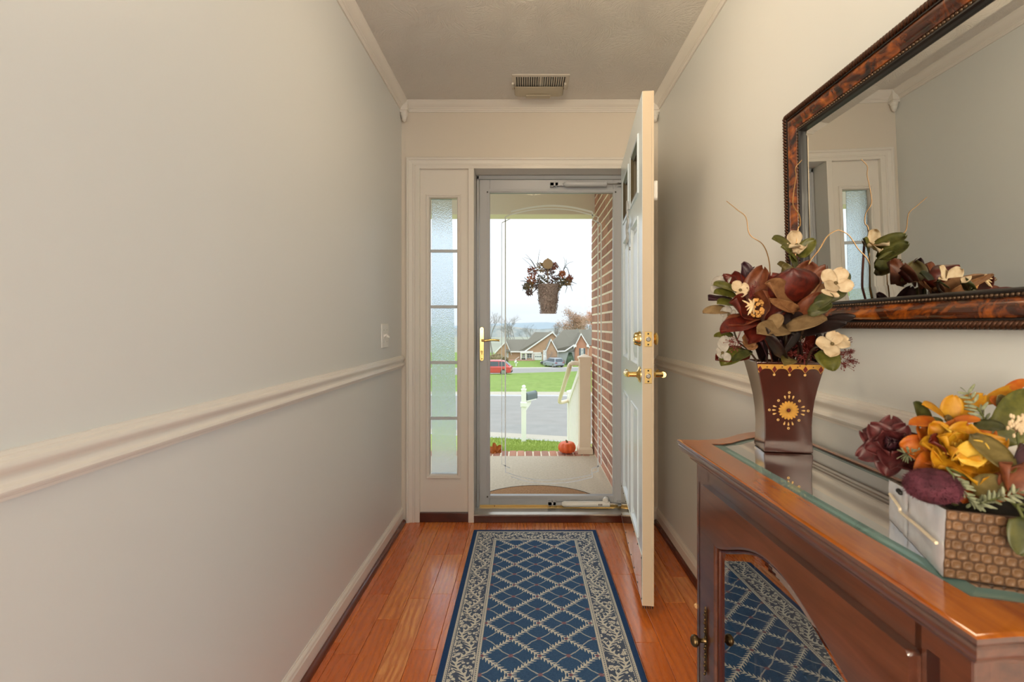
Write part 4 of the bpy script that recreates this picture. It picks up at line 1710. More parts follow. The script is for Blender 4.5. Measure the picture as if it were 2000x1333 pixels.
M['vase'] = mat('brown_lacquer', S(70, 25, 14), 0.30, coat=1.0, coat_r=0.10, vary=0.18, vscale=30)
M['vase_dark'] = mat('vase_inside', S(30, 16, 12), 0.7)
M['paint_gold'] = mat('gold_paint', S(206, 152, 66), 0.45, vary=0.2, vscale=60)
M['paint_pale'] = mat('pale_gold_paint', S(220, 178, 110), 0.45)
M['paint_red'] = mat('dark_red_paint', S(104, 20, 18), 0.45)
M['vase'].node_tree.nodes['Principled BSDF'].inputs['Coat IOR'].default_value = 2.0
vase = thing('flower_vase', 'flared square brown vase painted with a gold daisy, on the glass top', 'vase', (VC.x, VC.y, VZ0))
b = MB()
prof = VP + [(1.056, .0715), (1.040, .0685), (1.028, .066)]
vs, fs = [], []
for z, h in prof:
    for su, sv in ((-1, -1), (1, -1), (1, 1), (-1, 1)):
        p = VC + VF * (su * h) + VS * (sv * h * VD)
        vs.append((p.x, p.y, z))
for i in range(len(prof) - 1):
    for k in range(4):
        l = (k + 1) % 4
        fs.append((i * 4 + k, i * 4 + l, (i + 1) * 4 + l, (i + 1) * 4 + k))
fs.append((3, 2, 1, 0))
b.add(vs, fs)
b.build('vase_body', M['vase'], vase, bev=0.002, smooth=True, sharp=40)
b = MB()
h = 0.066
b.add([tuple(VC + VF * (su * h) + VS * (sv * h * VD) + V((0, 0, 1.0285))) for su, sv in ((-1, -1), (1, -1), (1, 1), (-1, 1))], [(0, 1, 2, 3)])
b.build('floral_foam', M['vase_dark'], vase)


def decal(name, shapes, m, off):
    if name == 'scalloped_band':
        b = MB()
        for sh in shapes:
            b.add([vface(u, z, off) for u, z in sh], [tuple(range(len(sh)))])
        b.build(name, m, vase)
        return
    for sh in shapes:
        b = MB()
        b.add([vface(u, z, off) for u, z in sh], [tuple(range(len(sh)))])
        b.build(name, m, vase)


def disc(u, z, r, n=10):
    return [(u + r * cos(2 * pi * i / n), z + r * sin(2 * pi * i / n)) for i in range(n)]


def drop(u, z, ang, r0, r1, w):
    c_, s_ = cos(ang), sin(ang)
    out = []
    for tt_, ww in ((0, 0.12), (0.25, 0.5), (0.55, 0.95), (0.8, 1.0), (0.94, 0.62), (1.0, 0.1)):
        r = r0 + (r1 - r0) * tt_
        out.append((r, ww * w / 2))
    pts = out + [(r, -q) for r, q in reversed(out)]
    return [(u + r * c_ - q * s_, z + r * s_ + q * c_) for r, q in pts]


# scalloped band: strips across the face
zb = 1.0500
strips = []
N = 48
sp = 0.0335
for i in range(N):
    u0, u1 = -1 + 2 * i / N, -1 + 2 * (i + 1) / N
    q = []
    for u in (u0, u1):
        uu = u * vhw(1.037) * 0.985
        f = ((uu + 0.002) / sp) % 1.0
        zlow = 1.0400 - 0.0125 * (2 * abs(f - 0.5)) ** 3.0
        q.append((uu, zlow))
    sc_ = vhw(zb) / vhw(1.037)
    strips.append([(q[0][0], q[0][1]), (q[1][0], q[1][1]), (q[1][0] * 1.02, 1.0425), (q[0][0] * 1.02, 1.0425)])
    strips.append([(q[0][0] * 1.02, 1.0425), (q[1][0] * 1.02, 1.0425), (q[1][0] * sc_, zb), (q[0][0] * sc_, zb)])
decal('scalloped_band', strips, M['paint_gold'], 0.0008)
decal('diamond', [[(u, 1.0300), (u + 0.0052, 1.0383), (u, 1.0468), (u - 0.0052, 1.0383)] for u in (-0.0675, -0.0355, -0.002, 0.0315, 0.0645)], M['paint_red'], 0.0018)
decal('band_dot', [disc(u, 1.0440, 0.0015) for u in (-0.052, -0.019, 0.0145, 0.048)], M['vase_dark'], 0.0018)
decal('bead_dot', [disc(u, 1.0255, 0.0030) for u in (-0.0355, -0.002, 0.0315)] + [], M['paint_pale'], 0.0012)
ez = 0.941
decal('daisy_petal', [drop(0, ez, pi / 2 + 2 * pi * i / 18, 0.0045, 0.0228, 0.0058) for i in range(18)], M['paint_gold'], 0.0008)
decal('daisy_centre', [disc(0, ez, 0.0030)], M['paint_red'], 0.0012)
decal('petal_fleck', [drop(0.0, ez, base_ + k_, 0.0275, 0.0365, 0.0040) for base_ in (0, pi / 2, pi, 3 * pi / 2) for k_ in (-0.28, 0, 0.28)], M['paint_pale'], 0.0008)
decal('ring_dot', [disc(r * cos(a), ez + r * sin(a), 0.0031) for a, r in [(k_ * pi / 2, 0.0425) for k_ in range(4)] + [(pi / 4 + k_ * pi / 2, 0.0325) for k_ in range(4)]], M['paint_pale'], 0.0008)
decal('ring_dot_core', [disc(r * cos(a), ez + r * sin(a), 0.0011, 6) for a, r in [(k_ * pi / 2, 0.0425) for k_ in range(4)] + [(pi / 4 + k_ * pi / 2, 0.0325) for k_ in range(4)]], M['vase_dark'], 0.0014)

# ------------------------------------------------------------------ the silk flowers in the vase
MOUTH = VC + V((0, 0, 1.027))


def mouth(dx=0.0, dy=0.0):
    return MOUTH + V((dx, dy, 0))


CAMW = V((-0.45, -0.85, 0.1))       # roughly towards the viewer
YO = -0.05
t = thing('magnolia_bloom', 'tall maroon magnolia bloom standing highest in the vase', 'flower', at(1552, 592, 1.12))
stem(t, [mouth(-0.01, 0.0), at(1535, 650, 1.15), at(1545, 610, 1.13), at(1552, 585, 1.12)], 0.0042, M['stem'])
for args in (
    ('red', (1552, 594, 1.100), (1550, 528, 1.062), 92, (0.1, 1, 0.3), 0.22, -0.9),
    ('red', (1538, 590, 1.10), (1507, 541, 1.09), 40, (0.6, 0.6, 0.4), 0.25, 0.5),
    ('olive', (1545, 580, 1.14), (1528, 521, 1.15), 44, (0.2, -1, 0.3), 0.25, 0.4),
    ('brown', (1560, 582, 1.14), (1578, 519, 1.15), 52, (-0.2, -1, 0.3), 0.25, 0.4),
    ('red', (1565, 585, 1.12), (1592, 538, 1.12), 40, (-0.7, -0.5, 0.3), 0.3, 0.4),
    ('brown', (1568, 590, 1.11), (1612, 531, 1.10), 34, (-0.6, -0.6, 0.6), 0.35, 0.9),
    ('tan', (1552, 604, 1.10), (1496, 556, 1.06), 50, (0.5, -0.9, 0.2), 0.22, 0.5),
    ('tan', (1556, 610, 1.10), (1618, 560, 1.08), 34, (-0.5, -0.8, 0.3), 0.22, 0.5),
    ('tan', (1560, 606, 1.075), (1504, 584, 1.05), 20, (0.1, -0.8, -0.5), 0.2, 0.3),
    ('brown', (1560, 618, 1.09), (1604, 578, 1.06), 32, (-0.2, -0.7, 0.6), 0.25, 0.5),
):
    pp(t, 'petal', args[0], *args[1:6][0:4], cup=args[5], curl=args[6], ruf=0.05)

YO = 0.0
t = thing('magnolia_bloom', 'brown magnolia bloom behind the green leaves at the far side of the vase', 'flower', at(1452, 580, 1.15))
stem(t, [mouth(-0.03, 0.01), at(1490, 660, 1.16), at(1462, 610, 1.15), at(1454, 585, 1.15)], 0.0035, M['stem'])
for args in (
    ('brown', (1462, 606, 1.13), (1490, 529, 1.12), 50, (-0.5, -0.8, 0.1), 0.3, 0.5),
    ('red', (1458, 590, 1.15), (1428, 541, 1.16), 48, (0.3, -0.9, 0.3), 0.22, 0.6),
    ('plum', (1462, 570, 1.17), (1448, 518, 1.17), 30, (0.1, -0.9, 0.3), 0.4, 0.5),
    ('plum', (1458, 566, 1.17), (1470, 528, 1.18), 26, (0.1, -0.9, 0.3), 0.4, 0.5),
    ('red', (1444, 582, 1.14), (1410, 545, 1.14), 34, (0.5, -0.7, 0.4), 0.3, 0.8),
    ('plum', (1440, 600, 1.13), (1386, 588, 1.13), 32, (0.2, -0.4, 0.9), 0.3, 0.7),
):
    pp(t, 'petal', args[0], *args[1:5], cup=args[5], curl=args[6], ruf=0.06)

t = thing('magnolia_bloom', 'wide maroon magnolia bloom with a fuzzy golden centre, low over the vase rim', 'flower', at(1475, 615, 1.08))
stem(t, [mouth(-0.025, -0.02), at(1500, 670, 1.12), at(1485, 635, 1.10), at(1477, 612, 1.09)], 0.0038, M['stem'])
for args in (
    ('red', (1472, 618, 1.075), (1425, 592, 1.07), 62, (0.7, -0.6, 0.3), 0.28, -0.2),
    ('brown', (1485, 625, 1.085), (1508, 570, 1.05), 66, (-0.9, -0.1, 0.2), 0.25, 0.1),
    ('red', (1490, 626, 1.08), (1536, 604, 1.06), 44, (-0.2, -0.7, 0.6), 0.3, 0.5),
    ('brown', (1480, 620, 1.07), (1420, 640, 1.05), 40, (0.1, -0.5, 0.9), 0.2, 0.6),
    ('red', (1488, 630, 1.06), (1412, 652, 1.03), 44, (0.2, -0.5, 0.85), 0.22, 0.7),
    ('red', (1486, 632, 1.055), (1462, 672, 1.02), 46, (0, -0.7, 0.7), 0.3, 0.4),
):
    pp(t, 'petal', args[0], *args[1:5], cup=args[5], curl=args[6], ruf=0.07)
rnd = random.Random(8)
b = MB()
c0 = at(1478, 602, 1.055)
for i in range(70):
    d = V((rnd.uniform(-1, 1), rnd.uniform(-1, 0.4), rnd.uniform(-1, 1))).normalized()
    b.ball(c0 + V((d.x * 0.014, d.y * 0.012, d.z * 0.019)), rnd.uniform(0.002, 0.0042), 6, 4)
b.build('fuzzy_centre', M['fuzz'], t, smooth=True)
b = MB()
for i in range(11):
    a = c0 + V((-0.008, -0.004, -0.012 + 0.003 * i))
    e = at(1452 + rnd.uniform(-3, 14), 584 + 3.2 * i, 1.035)
    b.tube(catmull([a, (a + e) / 2 + V((0, -0.006, 0.004)), e], 3), [0.0018] * 6 + [0.0008], 5)
b.build('stamen', M['stamen'], t, smooth=True)


def dogwood(parent, c, tips, wpx, nrm, m='cream', cup=0.12, curl=0.35):
    for tp in tips:
        pp(parent, 'petal', m, c, tp, wpx, nrm, cup=cup, curl=curl, ruf=0.05, tip=1.15, base=0.30)
    b = MB()
    cc = at(*c)
    n_ = V(nrm).normalized()
    for i in range(9):
        a = i * 2.4
        b.ball(cc + n_ * 0.003 + n_.orthogonal() * 0.002 * cos(a) + n_.cross(n_.orthogonal()) * 0.002 * sin(a), 0.0016, 6, 4)
    b.build('flower_centre', M['seed'], parent, smooth=True)


t = thing('dogwood_sprig', 'upright sprig with green leaves and a small cream dogwood on top', 'flower', at(1552, 500, 1.16))
stem(t, [mouth(0.0, 0.02), at(1540, 640, 1.18), at(1553, 560, 1.17), at(1556, 482, 1.16)], 0.0026, mat('red_stem', S(120, 56, 44), 0.5))
dogwood(t, (1556, 480, 1.15), [(1546, 452, 1.15), (1576, 484, 1.14), (1560, 496, 1.13), (1540, 484, 1.13)], 28, (-0.4, -0.5, 0.8), cup=0.3, curl=-0.5)
for args in (('green', (1550, 490, 1.15), (1509, 468, 1.13), 30), ('green', (1553, 508, 1.14), (1526, 484, 1.11), 34), ('green', (1560, 502, 1.15), (1590, 470, 1.13), 30),
             ('green', (1556, 530, 1.14), (1540, 500, 1.12), 28), ('olive', (1548, 540, 1.15), (1519, 517, 1.13), 26)):
    pp(t, 'leaf', *args, nrm=(-0.1, -0.8, 0.6), cup=0.18, curl=0.5, tip=0.9)

YO = -0.14
t = thing('dogwood_sprig', 'cream dogwood bloom facing the hall on the mirror side of the bouquet', 'flower', at(1632, 555, 1.12))
stem(t, [mouth(0.03, 0.0), at(1570, 640, 1.16), at(1610, 590, 1.14), at(1630, 558, 1.12)], 0.0024)
dogwood(t, (1632, 554, 1.11), [(1646, 526, 1.11), (1664, 562, 1.10), (1614, 566, 1.09), (1606, 532, 1.11)], 25, (-0.35, -0.9, 0.25))
for args in (('green2', (1625, 566, 1.13), (1655, 538, 1.13), 24), ('green2', (1612, 585, 1.13), (1652, 572, 1.11), 26), ('green2', (1590, 600, 1.12), (1628, 582, 1.09), 30),
             ('green2', (1578, 612, 1.12), (1624, 600, 1.09), 30), ('cream', (1604, 568, 1.10), (1636, 580, 1.09), 14)):
    pp(t, 'leaf', *args, nrm=(-0.2, -0.8, 0.6), cup=0.2, curl=0.5, tip=0.9)

YO = 0.0
YO = -0.10
t = thing('dogwood_sprig', 'cream dogwood bloom hanging over the vase corner below the mirror frame', 'flower', at(1624, 675, 1.10))
stem(t, [mouth(0.045, -0.01), at(1585, 685, 1.14), at(1608, 676, 1.12), at(1624, 672, 1.11)], 0.0022)
dogwood(t, (1625, 673, 1.09), [(1594, 672, 1.09), (1632, 650, 1.10), (1656, 666, 1.10), (1622, 697, 1.07)], 27, (-0.3, -0.85, 0.4))
pp(t, 'leaf', 'green', (1608, 684, 1.10), (1626, 724, 1.08), 40, (-0.2, -0.9, 0.3), cup=0.15, curl=0.4, tip=0.6)
pp(t, 'leaf', 'olive', (1545, 700, 1.10), (1532, 714, 1.075), 26, (-0.2, -0.7, 0.6), cup=0.2, curl=0.6, tip=0.7)

YO = 0.0
t = thing('dogwood_sprig', 'leafy dogwood sprig leaning to the front door side of the bouquet', 'flower', at(1412, 580, 1.12))
stem(t, [mouth(-0.045, 0.0), at(1470, 660, 1.15), at(1440, 600, 1.13), at(1420, 575, 1.12)], 0.0024)
dogwood(t, (1410, 560, 1.14), [(1398, 542, 1.14), (1392, 572, 1.14), (1420, 540, 1.15)], 26, (-0.6, -0.6, 0.4), m='white')
dogwood(t, (1446, 568, 1.10), [(1432, 552, 1.10), (1462, 560, 1.09), (1450, 580, 1.08)], 22, (-0.3, -0.8, 0.4))
for args in (('green', (1442, 570, 1.12), (1395, 558, 1.10), 28), ('green', (1444, 582, 1.115), (1396, 574, 1.09), 28), ('green', (1436, 594, 1.11), (1402, 594, 1.09), 26),
             ('leaf_tan', (1428, 606, 1.11), (1375, 612, 1.10), 26)):
    pp(t, 'leaf', *args, nrm=(-0.2, -0.7, 0.7), cup=0.16, curl=0.5, tip=0.9)

t = thing('dogwood_sprig', 'drooping dogwood sprig with pale petals over the near rim corner facing the door', 'flower', at(1425, 690, 1.10))
stem(t, [mouth(-0.05, -0.02), at(1462, 685, 1.12), at(1440, 665, 1.11), at(1426, 620, 1.11)], 0.0022)
dogwood(t, (1424, 616, 1.10), [(1412, 602, 1.10), (1424, 634, 1.09), (1436, 618, 1.09)], 24, (-0.4, -0.8, 0.3), m='white')
dogwood(t, (1465, 668, 1.06), [(1450, 660, 1.05), (1476, 664, 1.05), (1470, 684, 1.05), (1456, 678, 1.05)], 22, (-0.2, -0.9, 0.3), m='tan')
dogwood(t, (1412, 690, 1.08), [(1416, 658, 1.09), (1400, 692, 1.08), (1420, 708, 1.07)], 24, (-0.6, -0.7, 0.3), m='white')
for args in (('green', (1432, 654, 1.11), (1396, 658, 1.10), 16), ('green', (1452, 682, 1.09), (1410, 714, 1.07), 36), ('red', (1462, 690, 1.10), (1400, 704, 1.08), 40),
             ('green2', (1468, 686, 1.08), (1432, 706, 1.06), 18)):
    pp(t, 'leaf', *args, nrm=(-0.2, -0.7, 0.6), cup=0.2, curl=0.5, tip=0.85)

YO = -0.075
t = thing('magnolia_leaf_sprig', 'sprig of velvety tan and blackish magnolia leaves across the bouquet', 'leaves', at(1540, 640, 1.10))
stem(t, [mouth(0.0, -0.01), at(1535, 680, 1.13), at(1536, 640, 1.11)], 0.003)
for args in (('leaf_tan', (1538, 640, 1.10), (1480, 652, 1.05), 42, 0.3), ('leaf_tan', (1534, 640, 1.10), (1614, 626, 1.04), 40, 0.2), ('dark', (1586, 640, 1.12), (1668, 620, 1.08), 26, 0.4),
             ('dark', (1560, 652, 1.12), (1650, 634, 1.07), 32, 0.5), ('dark', (1545, 625, 1.12), (1604, 604, 1.09), 36, 0.5), ('dark', (1512, 692, 1.12), (1500, 656, 1.05), 70, 0.2),
             ('dark', (1535, 690, 1.12), (1545, 652, 1.08), 54, 0.2), ('dark', (1560, 600, 1.13), (1535, 640, 1.12), 40, 0.3), ('leaf_tan', (1500, 640, 1.10), (1530, 620, 1.08), 30, 0.3)):
    pp(t, 'leaf', args[0], args[1], args[2], args[3], (-0.1, -0.75, 0.65), cup=0.12, curl=args[4], tip=0.85, nu=6, nv=9)

YO = 0.0
t = thing('dark_leaf_sprig', 'short sprigs of dark plum leaves tucked in along the vase rim', 'leaves', at(1535, 690, 1.12))
stem(t, [mouth(0.0, -0.02), at(1530, 690, 1.12), at(1532, 660, 1.11)], 0.003)
for i in range(14):
    x0_ = 1490 + 8.2 * i
    pp(t, 'leaf', ('dark', 'plum', 'red', 'dark')[i % 4], (x0_, 706, 1.13), (x0_ + (i - 7) * 3.2 + 6 * sin(i * 2.3), 655 + 14 * sin(i * 1.7), 1.10 - 0.02 * (i % 3)), 30, (0.1 * sin(i), -0.8, 0.5), cup=0.2, curl=0.4, tip=0.85)
for i in range(8):
    x0_ = 1440 + 22 * i
    pp(t, 'leaf', ('dark', 'green2', 'plum')[i % 3], (1525 + 3 * i, 660, 1.15), (x0_, 610 + 16 * cos(i * 1.9), 1.15), 34, (0.1 * sin(i), -0.8, 0.5), cup=0.2, curl=0.4, tip=0.85)

for i, (lab, pts) in enumerate((
    ('thin curled twig rising towards the front door from the bouquet', [(1505, 700, 1.17), (1505, 600, 1.17), (1504, 552, 1.17), (1502, 510, 1.17), (1490, 478, 1.17), (1464, 458, 1.17), (1457, 425, 1.17), (1440, 410, 1.17), (1419, 393, 1.17)]),
    ('glittery curled twig crossing the side of the mirror frame', [(1545, 700, 1.16), (1548, 560, 1.16), (1557, 456, 1.15), (1563, 440, 1.15), (1561, 420, 1.15), (1549, 400, 1.15), (1551, 370, 1.15), (1555, 345, 1.15), (1554, 328, 1.15), (1566, 313, 1.15)]),
    ('fine curled twig bowing out over the mirror glass', [(1560, 700, 1.15), (1570, 560, 1.14), (1580, 515, 1.13), (1600, 488, 1.13), (1620, 458, 1.13), (1655, 442, 1.13), (1666, 431, 1.13), (1677, 399, 1.13), (1697, 380, 1.13)]))):
    q = catmull([mouth(0.01 * (i - 1), 0.015)] + [at(*p) for p in pts[1:]], 5)
    t = thing('curly_twig', lab, 'twig', q[0])
    b = MB()
    b.tube(q, [0.0008 + 0.0008 * (1 - j / len(q)) for j in range(len(q))], 5)
    b.build('twig_stem', M['twig'], t, smooth=True)


def spray(lab, root, tips, nb, seed, spread):
    rnd = random.Random(seed)
    t = thing('berry_spray', lab, 'berries', at(*root))
    sb, bb = MB(), MB()
    r = at(*root)
    sb.tube(catmull([mouth(0.03, 0.0), (mouth(0.03, 0) + r) / 2 + V((0, 0, 0.01)), r], 3), 0.0012, 4)
    for tp in tips:
        e = at(*tp)
        sb.tube(catmull([r, (r + e) / 2 + V((rnd.uniform(-.006, .006), 0, rnd.uniform(-.004, .008))), e], 3), 0.0007, 4)
        for k in range(nb):
            q = e + V((rnd.gauss(0, spread), rnd.gauss(0, spread), rnd.gauss(0, spread * 0.8)))
            sb.tube([e + (r - e) * rnd.uniform(0, 0.25), q], 0.0004, 3, cap=False)
            bb.ball(q, rnd.uniform(0.0011, 0.0018), 6, 4)
    sb.build('spray_stem', M['berry'], t)
    bb.build('berry', M['berry'], t, smooth=True)


spray('airy maroon berry spray reaching out under the mirror corner', (1622, 690, 1.12), [(1640, 692, 1.13), (1664, 688, 1.13), (1688, 686, 1.13), (1696, 680, 1.13), (1690, 656, 1.14), (1674, 652, 1.14), (1700, 650, 1.14), (1650, 714, 1.12), (1662, 706, 1.12)], 30, 3, 0.007)
spray('dense rusty berry spray filling the middle of the bouquet above the rim', (1560, 680, 1.10), [(1545, 690, 1.09), (1565, 670, 1.09), (1580, 690, 1.09), (1590, 676, 1.10), (1570, 700, 1.08), (1545, 630, 1.12), (1540, 660, 1.11)], 34, 4, 0.009)
spray('small pink berry spray near the drooping pale petals', (1440, 665, 1.09), [(1428, 668, 1.07), (1436, 680, 1.07), (1470, 560, 1.08), (1468, 572, 1.08)], 22, 5, 0.006)

# ------------------------------------------------------------------ leather box planter
BB_, BF_ = V((0.564, 0.746, 0)), V((0.498, 0.574, 0))
BV = V((0.934, -0.358, 0)).normalized()
BW = 0.19
ZB = 0.8405


def bside(s, h, off=0.0):
    """silver side: s 0 back .. 1 front, h 0..1"""
    lo = BB_ + (BF_ - BB_) * s
    hi = V((0.5545, 0.7346, 0)) + (V((0.498, 0.570, 0)) - V((0.5545, 0.7346, 0))) * s
    z1 = 0.905 + 0.017 * s
    p = lo + (hi - lo) * h
    nrm = (BF_ - BB_).normalized()
    nrm = V((nrm.y, -nrm.x, 0))
    return V((p.x, p.y, ZB + (z1 - ZB) * h)) + nrm * off


def bfront(u, h, off=0.0):
    p = bside(1, h) + BV * (u * BW)
    n_ = V((BV.y, -BV.x, 0))
    return p + n_ * off


M['silver_leather'] = mat('silver_leather', S(226, 230, 238), 0.32, 0.3, vary=0.12, vscale=40)
M['croc'] = mat('embossed_brown_leather', S(108, 78, 52), 0.5, vary=0.4, vscale=36)
M['croc_dark'] = mat('leather_seam', S(72, 48, 30), 0.5)
M['cord'] = mat('pale_cord', S(228, 214, 186), 0.5)
box = thing('planter_box', 'leather box with a silver side and brown embossed crocodile front, full of silk flowers', 'planter', (BF_.x, BF_.y, ZB))
b = MB()
c = [bside(0, 0), bside(1, 0), bside(1, 0) + BV * BW, bside(0, 0) + BV * BW, bside(0, 1), bside(1, 1), bside(1, 1) + BV * BW, bside(0, 1) + BV * BW]
b.add(c, [(0, 1, 2, 3), (0, 1, 5, 4), (1, 2, 6, 5), (2, 3, 7, 6), (3, 0, 4, 7)])
ctr = sum(c[4:], V((0, 0, 0))) / 4
inn_ = [p + (ctr - p) * 0.06 for p in c[4:]]
low = [p - V((0, 0, 0.02)) for p in inn_]
b.add(c[4:] + inn_ + low, [(i, (i + 1) % 4, 4 + (i + 1) % 4, 4 + i) for i in range(4)] + [(4 + i, 4 + (i + 1) % 4, 8 + (i + 1) % 4, 8 + i) for i in range(4)] + [(8, 9, 10, 11)])
b.build('box_body', M['croc_dark'], box)
for s0, s1 in ((0.0, 0.40), (0.405, 1.0)):
    b = MB()
    rndp = random.Random(int(s0 * 10) + 3)
    nz_ = lambda u, v: 0.0012 * noise.noise(V((u * 9 + s0 * 20, v * 9, 1)))

    def fn(u, v):
        edge_ = min(u, 1 - u, v, 1 - v)
        return bside(s0 + (s1 - s0) * u, v, (0.0022 if edge_ > 0.02 else 0.0004) + nz_(u, v))
    b.grid(fn, 16, 10)
    b.build('silver_panel', M['silver_leather'], box, smooth=True, sharp=180)
b = MB()
b.tube(catmull([bside(0.12, 0.72, 0.006), bside(0.36, 0.60, 0.008), bside(0.40, 0.52, 0.008), bside(0.7, 0.50, 0.007), bside(0.97, 0.47, 0.006)], 5), 0.0022, 6)
b.build('tie_cord', M['cord'], box, smooth=True)
for p in ((0.13, 0.76), (0.17, 0.74)):
    b = MB()
    b.ball(bside(p[0] + 0.14, p[1] + 0.14, 0.004), 0.0035, 8, 5)
    b.build('black_bead', M['black'], box, smooth=True)
b = MB()
rows, cols = 7, 17
rnd = random.Random(2)
for r_ in range(rows):
    for k in range(cols + 1):
        sh = 0.5 if r_ % 2 else 0.0
        u0, u1 = max(0.0, (k - sh) / cols + 0.002), min(1.0, (k + 1 - sh) / cols - 0.002)
        v0, v1 = r_ / rows + 0.006, (r_ + 1) / rows - 0.006
        if u1 - u0 < 0.015:
            continue
        vs = []
        for f, hh in ((1.0, 0.0003), (0.90, 0.0014), (0.66, 0.0016), (0.48, 0.0009), (0.26, 0.0007)):
            for i in range(8):
                a_ = pi / 8 + i * pi / 4
                du = max(-1, min(1, 1.55 * cos(a_))) * f
                dv = max(-1, min(1, 1.55 * sin(a_))) * f
                vs.append(bfront((u0 + u1) / 2 + du * (u1 - u0) / 2, (v0 + v1) / 2 + dv * (v1 - v0) / 2, hh))
        fs = [(i * 8 + q, i * 8 + (q + 1) % 8, (i + 1) * 8 + (q + 1) % 8, (i + 1) * 8 + q) for i in range(4) for q in range(8)] + [tuple(range(32, 40))]
        b.add(vs, fs)
b.build('embossed_front', M['croc'], box, smooth=True, sharp=180)


# --- flowers of the box
def BP(x_, y_, d=0.62):
    return (x_, y_, d)


INBOX = ctr - V((0, 0, 0.018))


def ring_flower(parent, c, facing, rings, seed):
    rnd = random.Random(seed)
    f = V(facing).normalized()
    a_ = f.orthogonal().normalized()
    b_ = f.cross(a_)
    for (n, L, W, open_, m, cup, curl, ruf, h) in rings:
        o_ = rnd.uniform(0, 6)
        for i in range(n):
            an = o_ + 2 * pi * i / n + rnd.uniform(-0.12, 0.12)
            rad = a_ * cos(an) + b_ * sin(an)
            d = f * cos(open_) + rad * sin(open_)
            nr = f * sin(open_) - rad * cos(open_)
            petal_mb(V(c) + rad * 0.002 + f * h, d, nr, L * rnd.uniform(0.92, 1.08), W * rnd.uniform(0.9, 1.1), cup, curl, ruf, 0.35, 0.62, 6, 10, rnd.uniform(0, 6)).build(
                'petal', PM[m], parent, smooth=True, sharp=180, solid=0.0006)


t = thing('silk_rose', 'dark burgundy silk rose at the far corner of the leather box', 'flower', at(1738, 872, 0.70))
stem(t, [INBOX + V((-0.03, 0.05, 0)), at(1760, 900, 0.70), at(1742, 878, 0.70)], 0.003, M['stem_green'])
ring_flower(t, at(1740, 874, 0.70), (-0.55, -0.75, 0.45), [
    (6, 0.040, 0.036, 1.30, 'rose', 0.2, 0.7, 0.06, 0.0), (5, 0.034, 0.034, 0.95, 'rose', 0.25, 0.6, 0.05, 0.004),
    (5, 0.028, 0.028, 0.60, 'rose', 0.35, 0.3, 0.03, 0.006), (3, 0.022, 0.020, 0.30, 'plum', 0.45, 0.1, 0.02, 0.008), (3, 0.016, 0.016, 0.12, 'plum', 0.5, 0.0, 0.02, 0.008)], 5)
b = MB()
b.ball(at(1740, 874, 0.70) + V((-0.55, -0.75, 0.45)).normalized() * 0.010, 0.0075, 10, 7)
b.build('bud_centre', PM['dark'], t, smooth=True)

t = thing('silk_peony', 'big orange and yellow silk peony in the middle of the leather box', 'flower', at(1872, 895, 0.615))
stem(t, [INBOX, at(1880, 940, 0.63), at(1874, 905, 0.62)], 0.003, M['stem_green'])
ring_flower(t, at(1872, 902, 0.625), (-0.25, -0.62, 0.72), [
    (8, 0.056, 0.050, 1.35, 'orange', 0.22, 0.5, 0.08, 0.0), (7, 0.048, 0.044, 1.0, 'gold', 0.25, 0.4, 0.08, 0.004),
    (6, 0.038, 0.034, 0.65, 'gold', 0.35, 0.2, 0.05, 0.006), (12, 0.026, 0.010, 0.75, 'yellow', 0.3, 0.5, 0.05, 0.010), (9, 0.020, 0.008, 0.35, 'yellow', 0.3, 0.4, 0.05, 0.012)], 6)
pp(t, 'petal', 'yellow', (1880, 905, 0.59), (1920, 868, 0.59), 46, (-0.5, -0.7, 0.5), cup=0.25, curl=-0.3)
pp(t, 'petal', 'orange', (1880, 880, 0.64), (1935, 850, 0.64), 44, (-0.3, -0.6, 0.7), cup=0.2, curl=0.5, ruf=0.1)
pp(t, 'petal', 'red', (1850, 880, 0.63), (1815, 865, 0.62), 44, (0.1, -0.7, 0.7), cup=0.25, curl=0.3, ruf=0.1)

t = thing('thistle_pompom', 'fuzzy plum thistle head spilling over the silver side of the box', 'flower', at(1820, 952, 0.585))
stem(t, [INBOX + V((-0.04, 0, 0)), at(1850, 975, 0.60), at(1830, 955, 0.59)], 0.0025, M['stem_green'])
rnd = random.Random(21)
b = MB()
c0 = at(1822, 950, 0.588)
RX_, RY_, RZ_ = 0.030, 0.026, 0.021
b.ball(c0, (RX_, RY_, RZ_), 16, 10)
for i in range(1500):
    d = V((rnd.gauss(0, 1), rnd.gauss(0, 1), rnd.gauss(0, 1))).normalized()
    p = c0 + V((d.x * RX_, d.y * RY_, d.z * RZ_)) * 0.97
    e = p + (d + V((rnd.uniform(-.35, .35), rnd.uniform(-.35, .35), rnd.uniform(-.35, .35)))) * rnd.uniform(0.002, 0.0042)
    s = d.orthogonal().normalized() * 0.0006
    b.add([p - s, p + s, e], [(0, 1, 2)])
b.build('pompom_head', PM['thistle'], t)

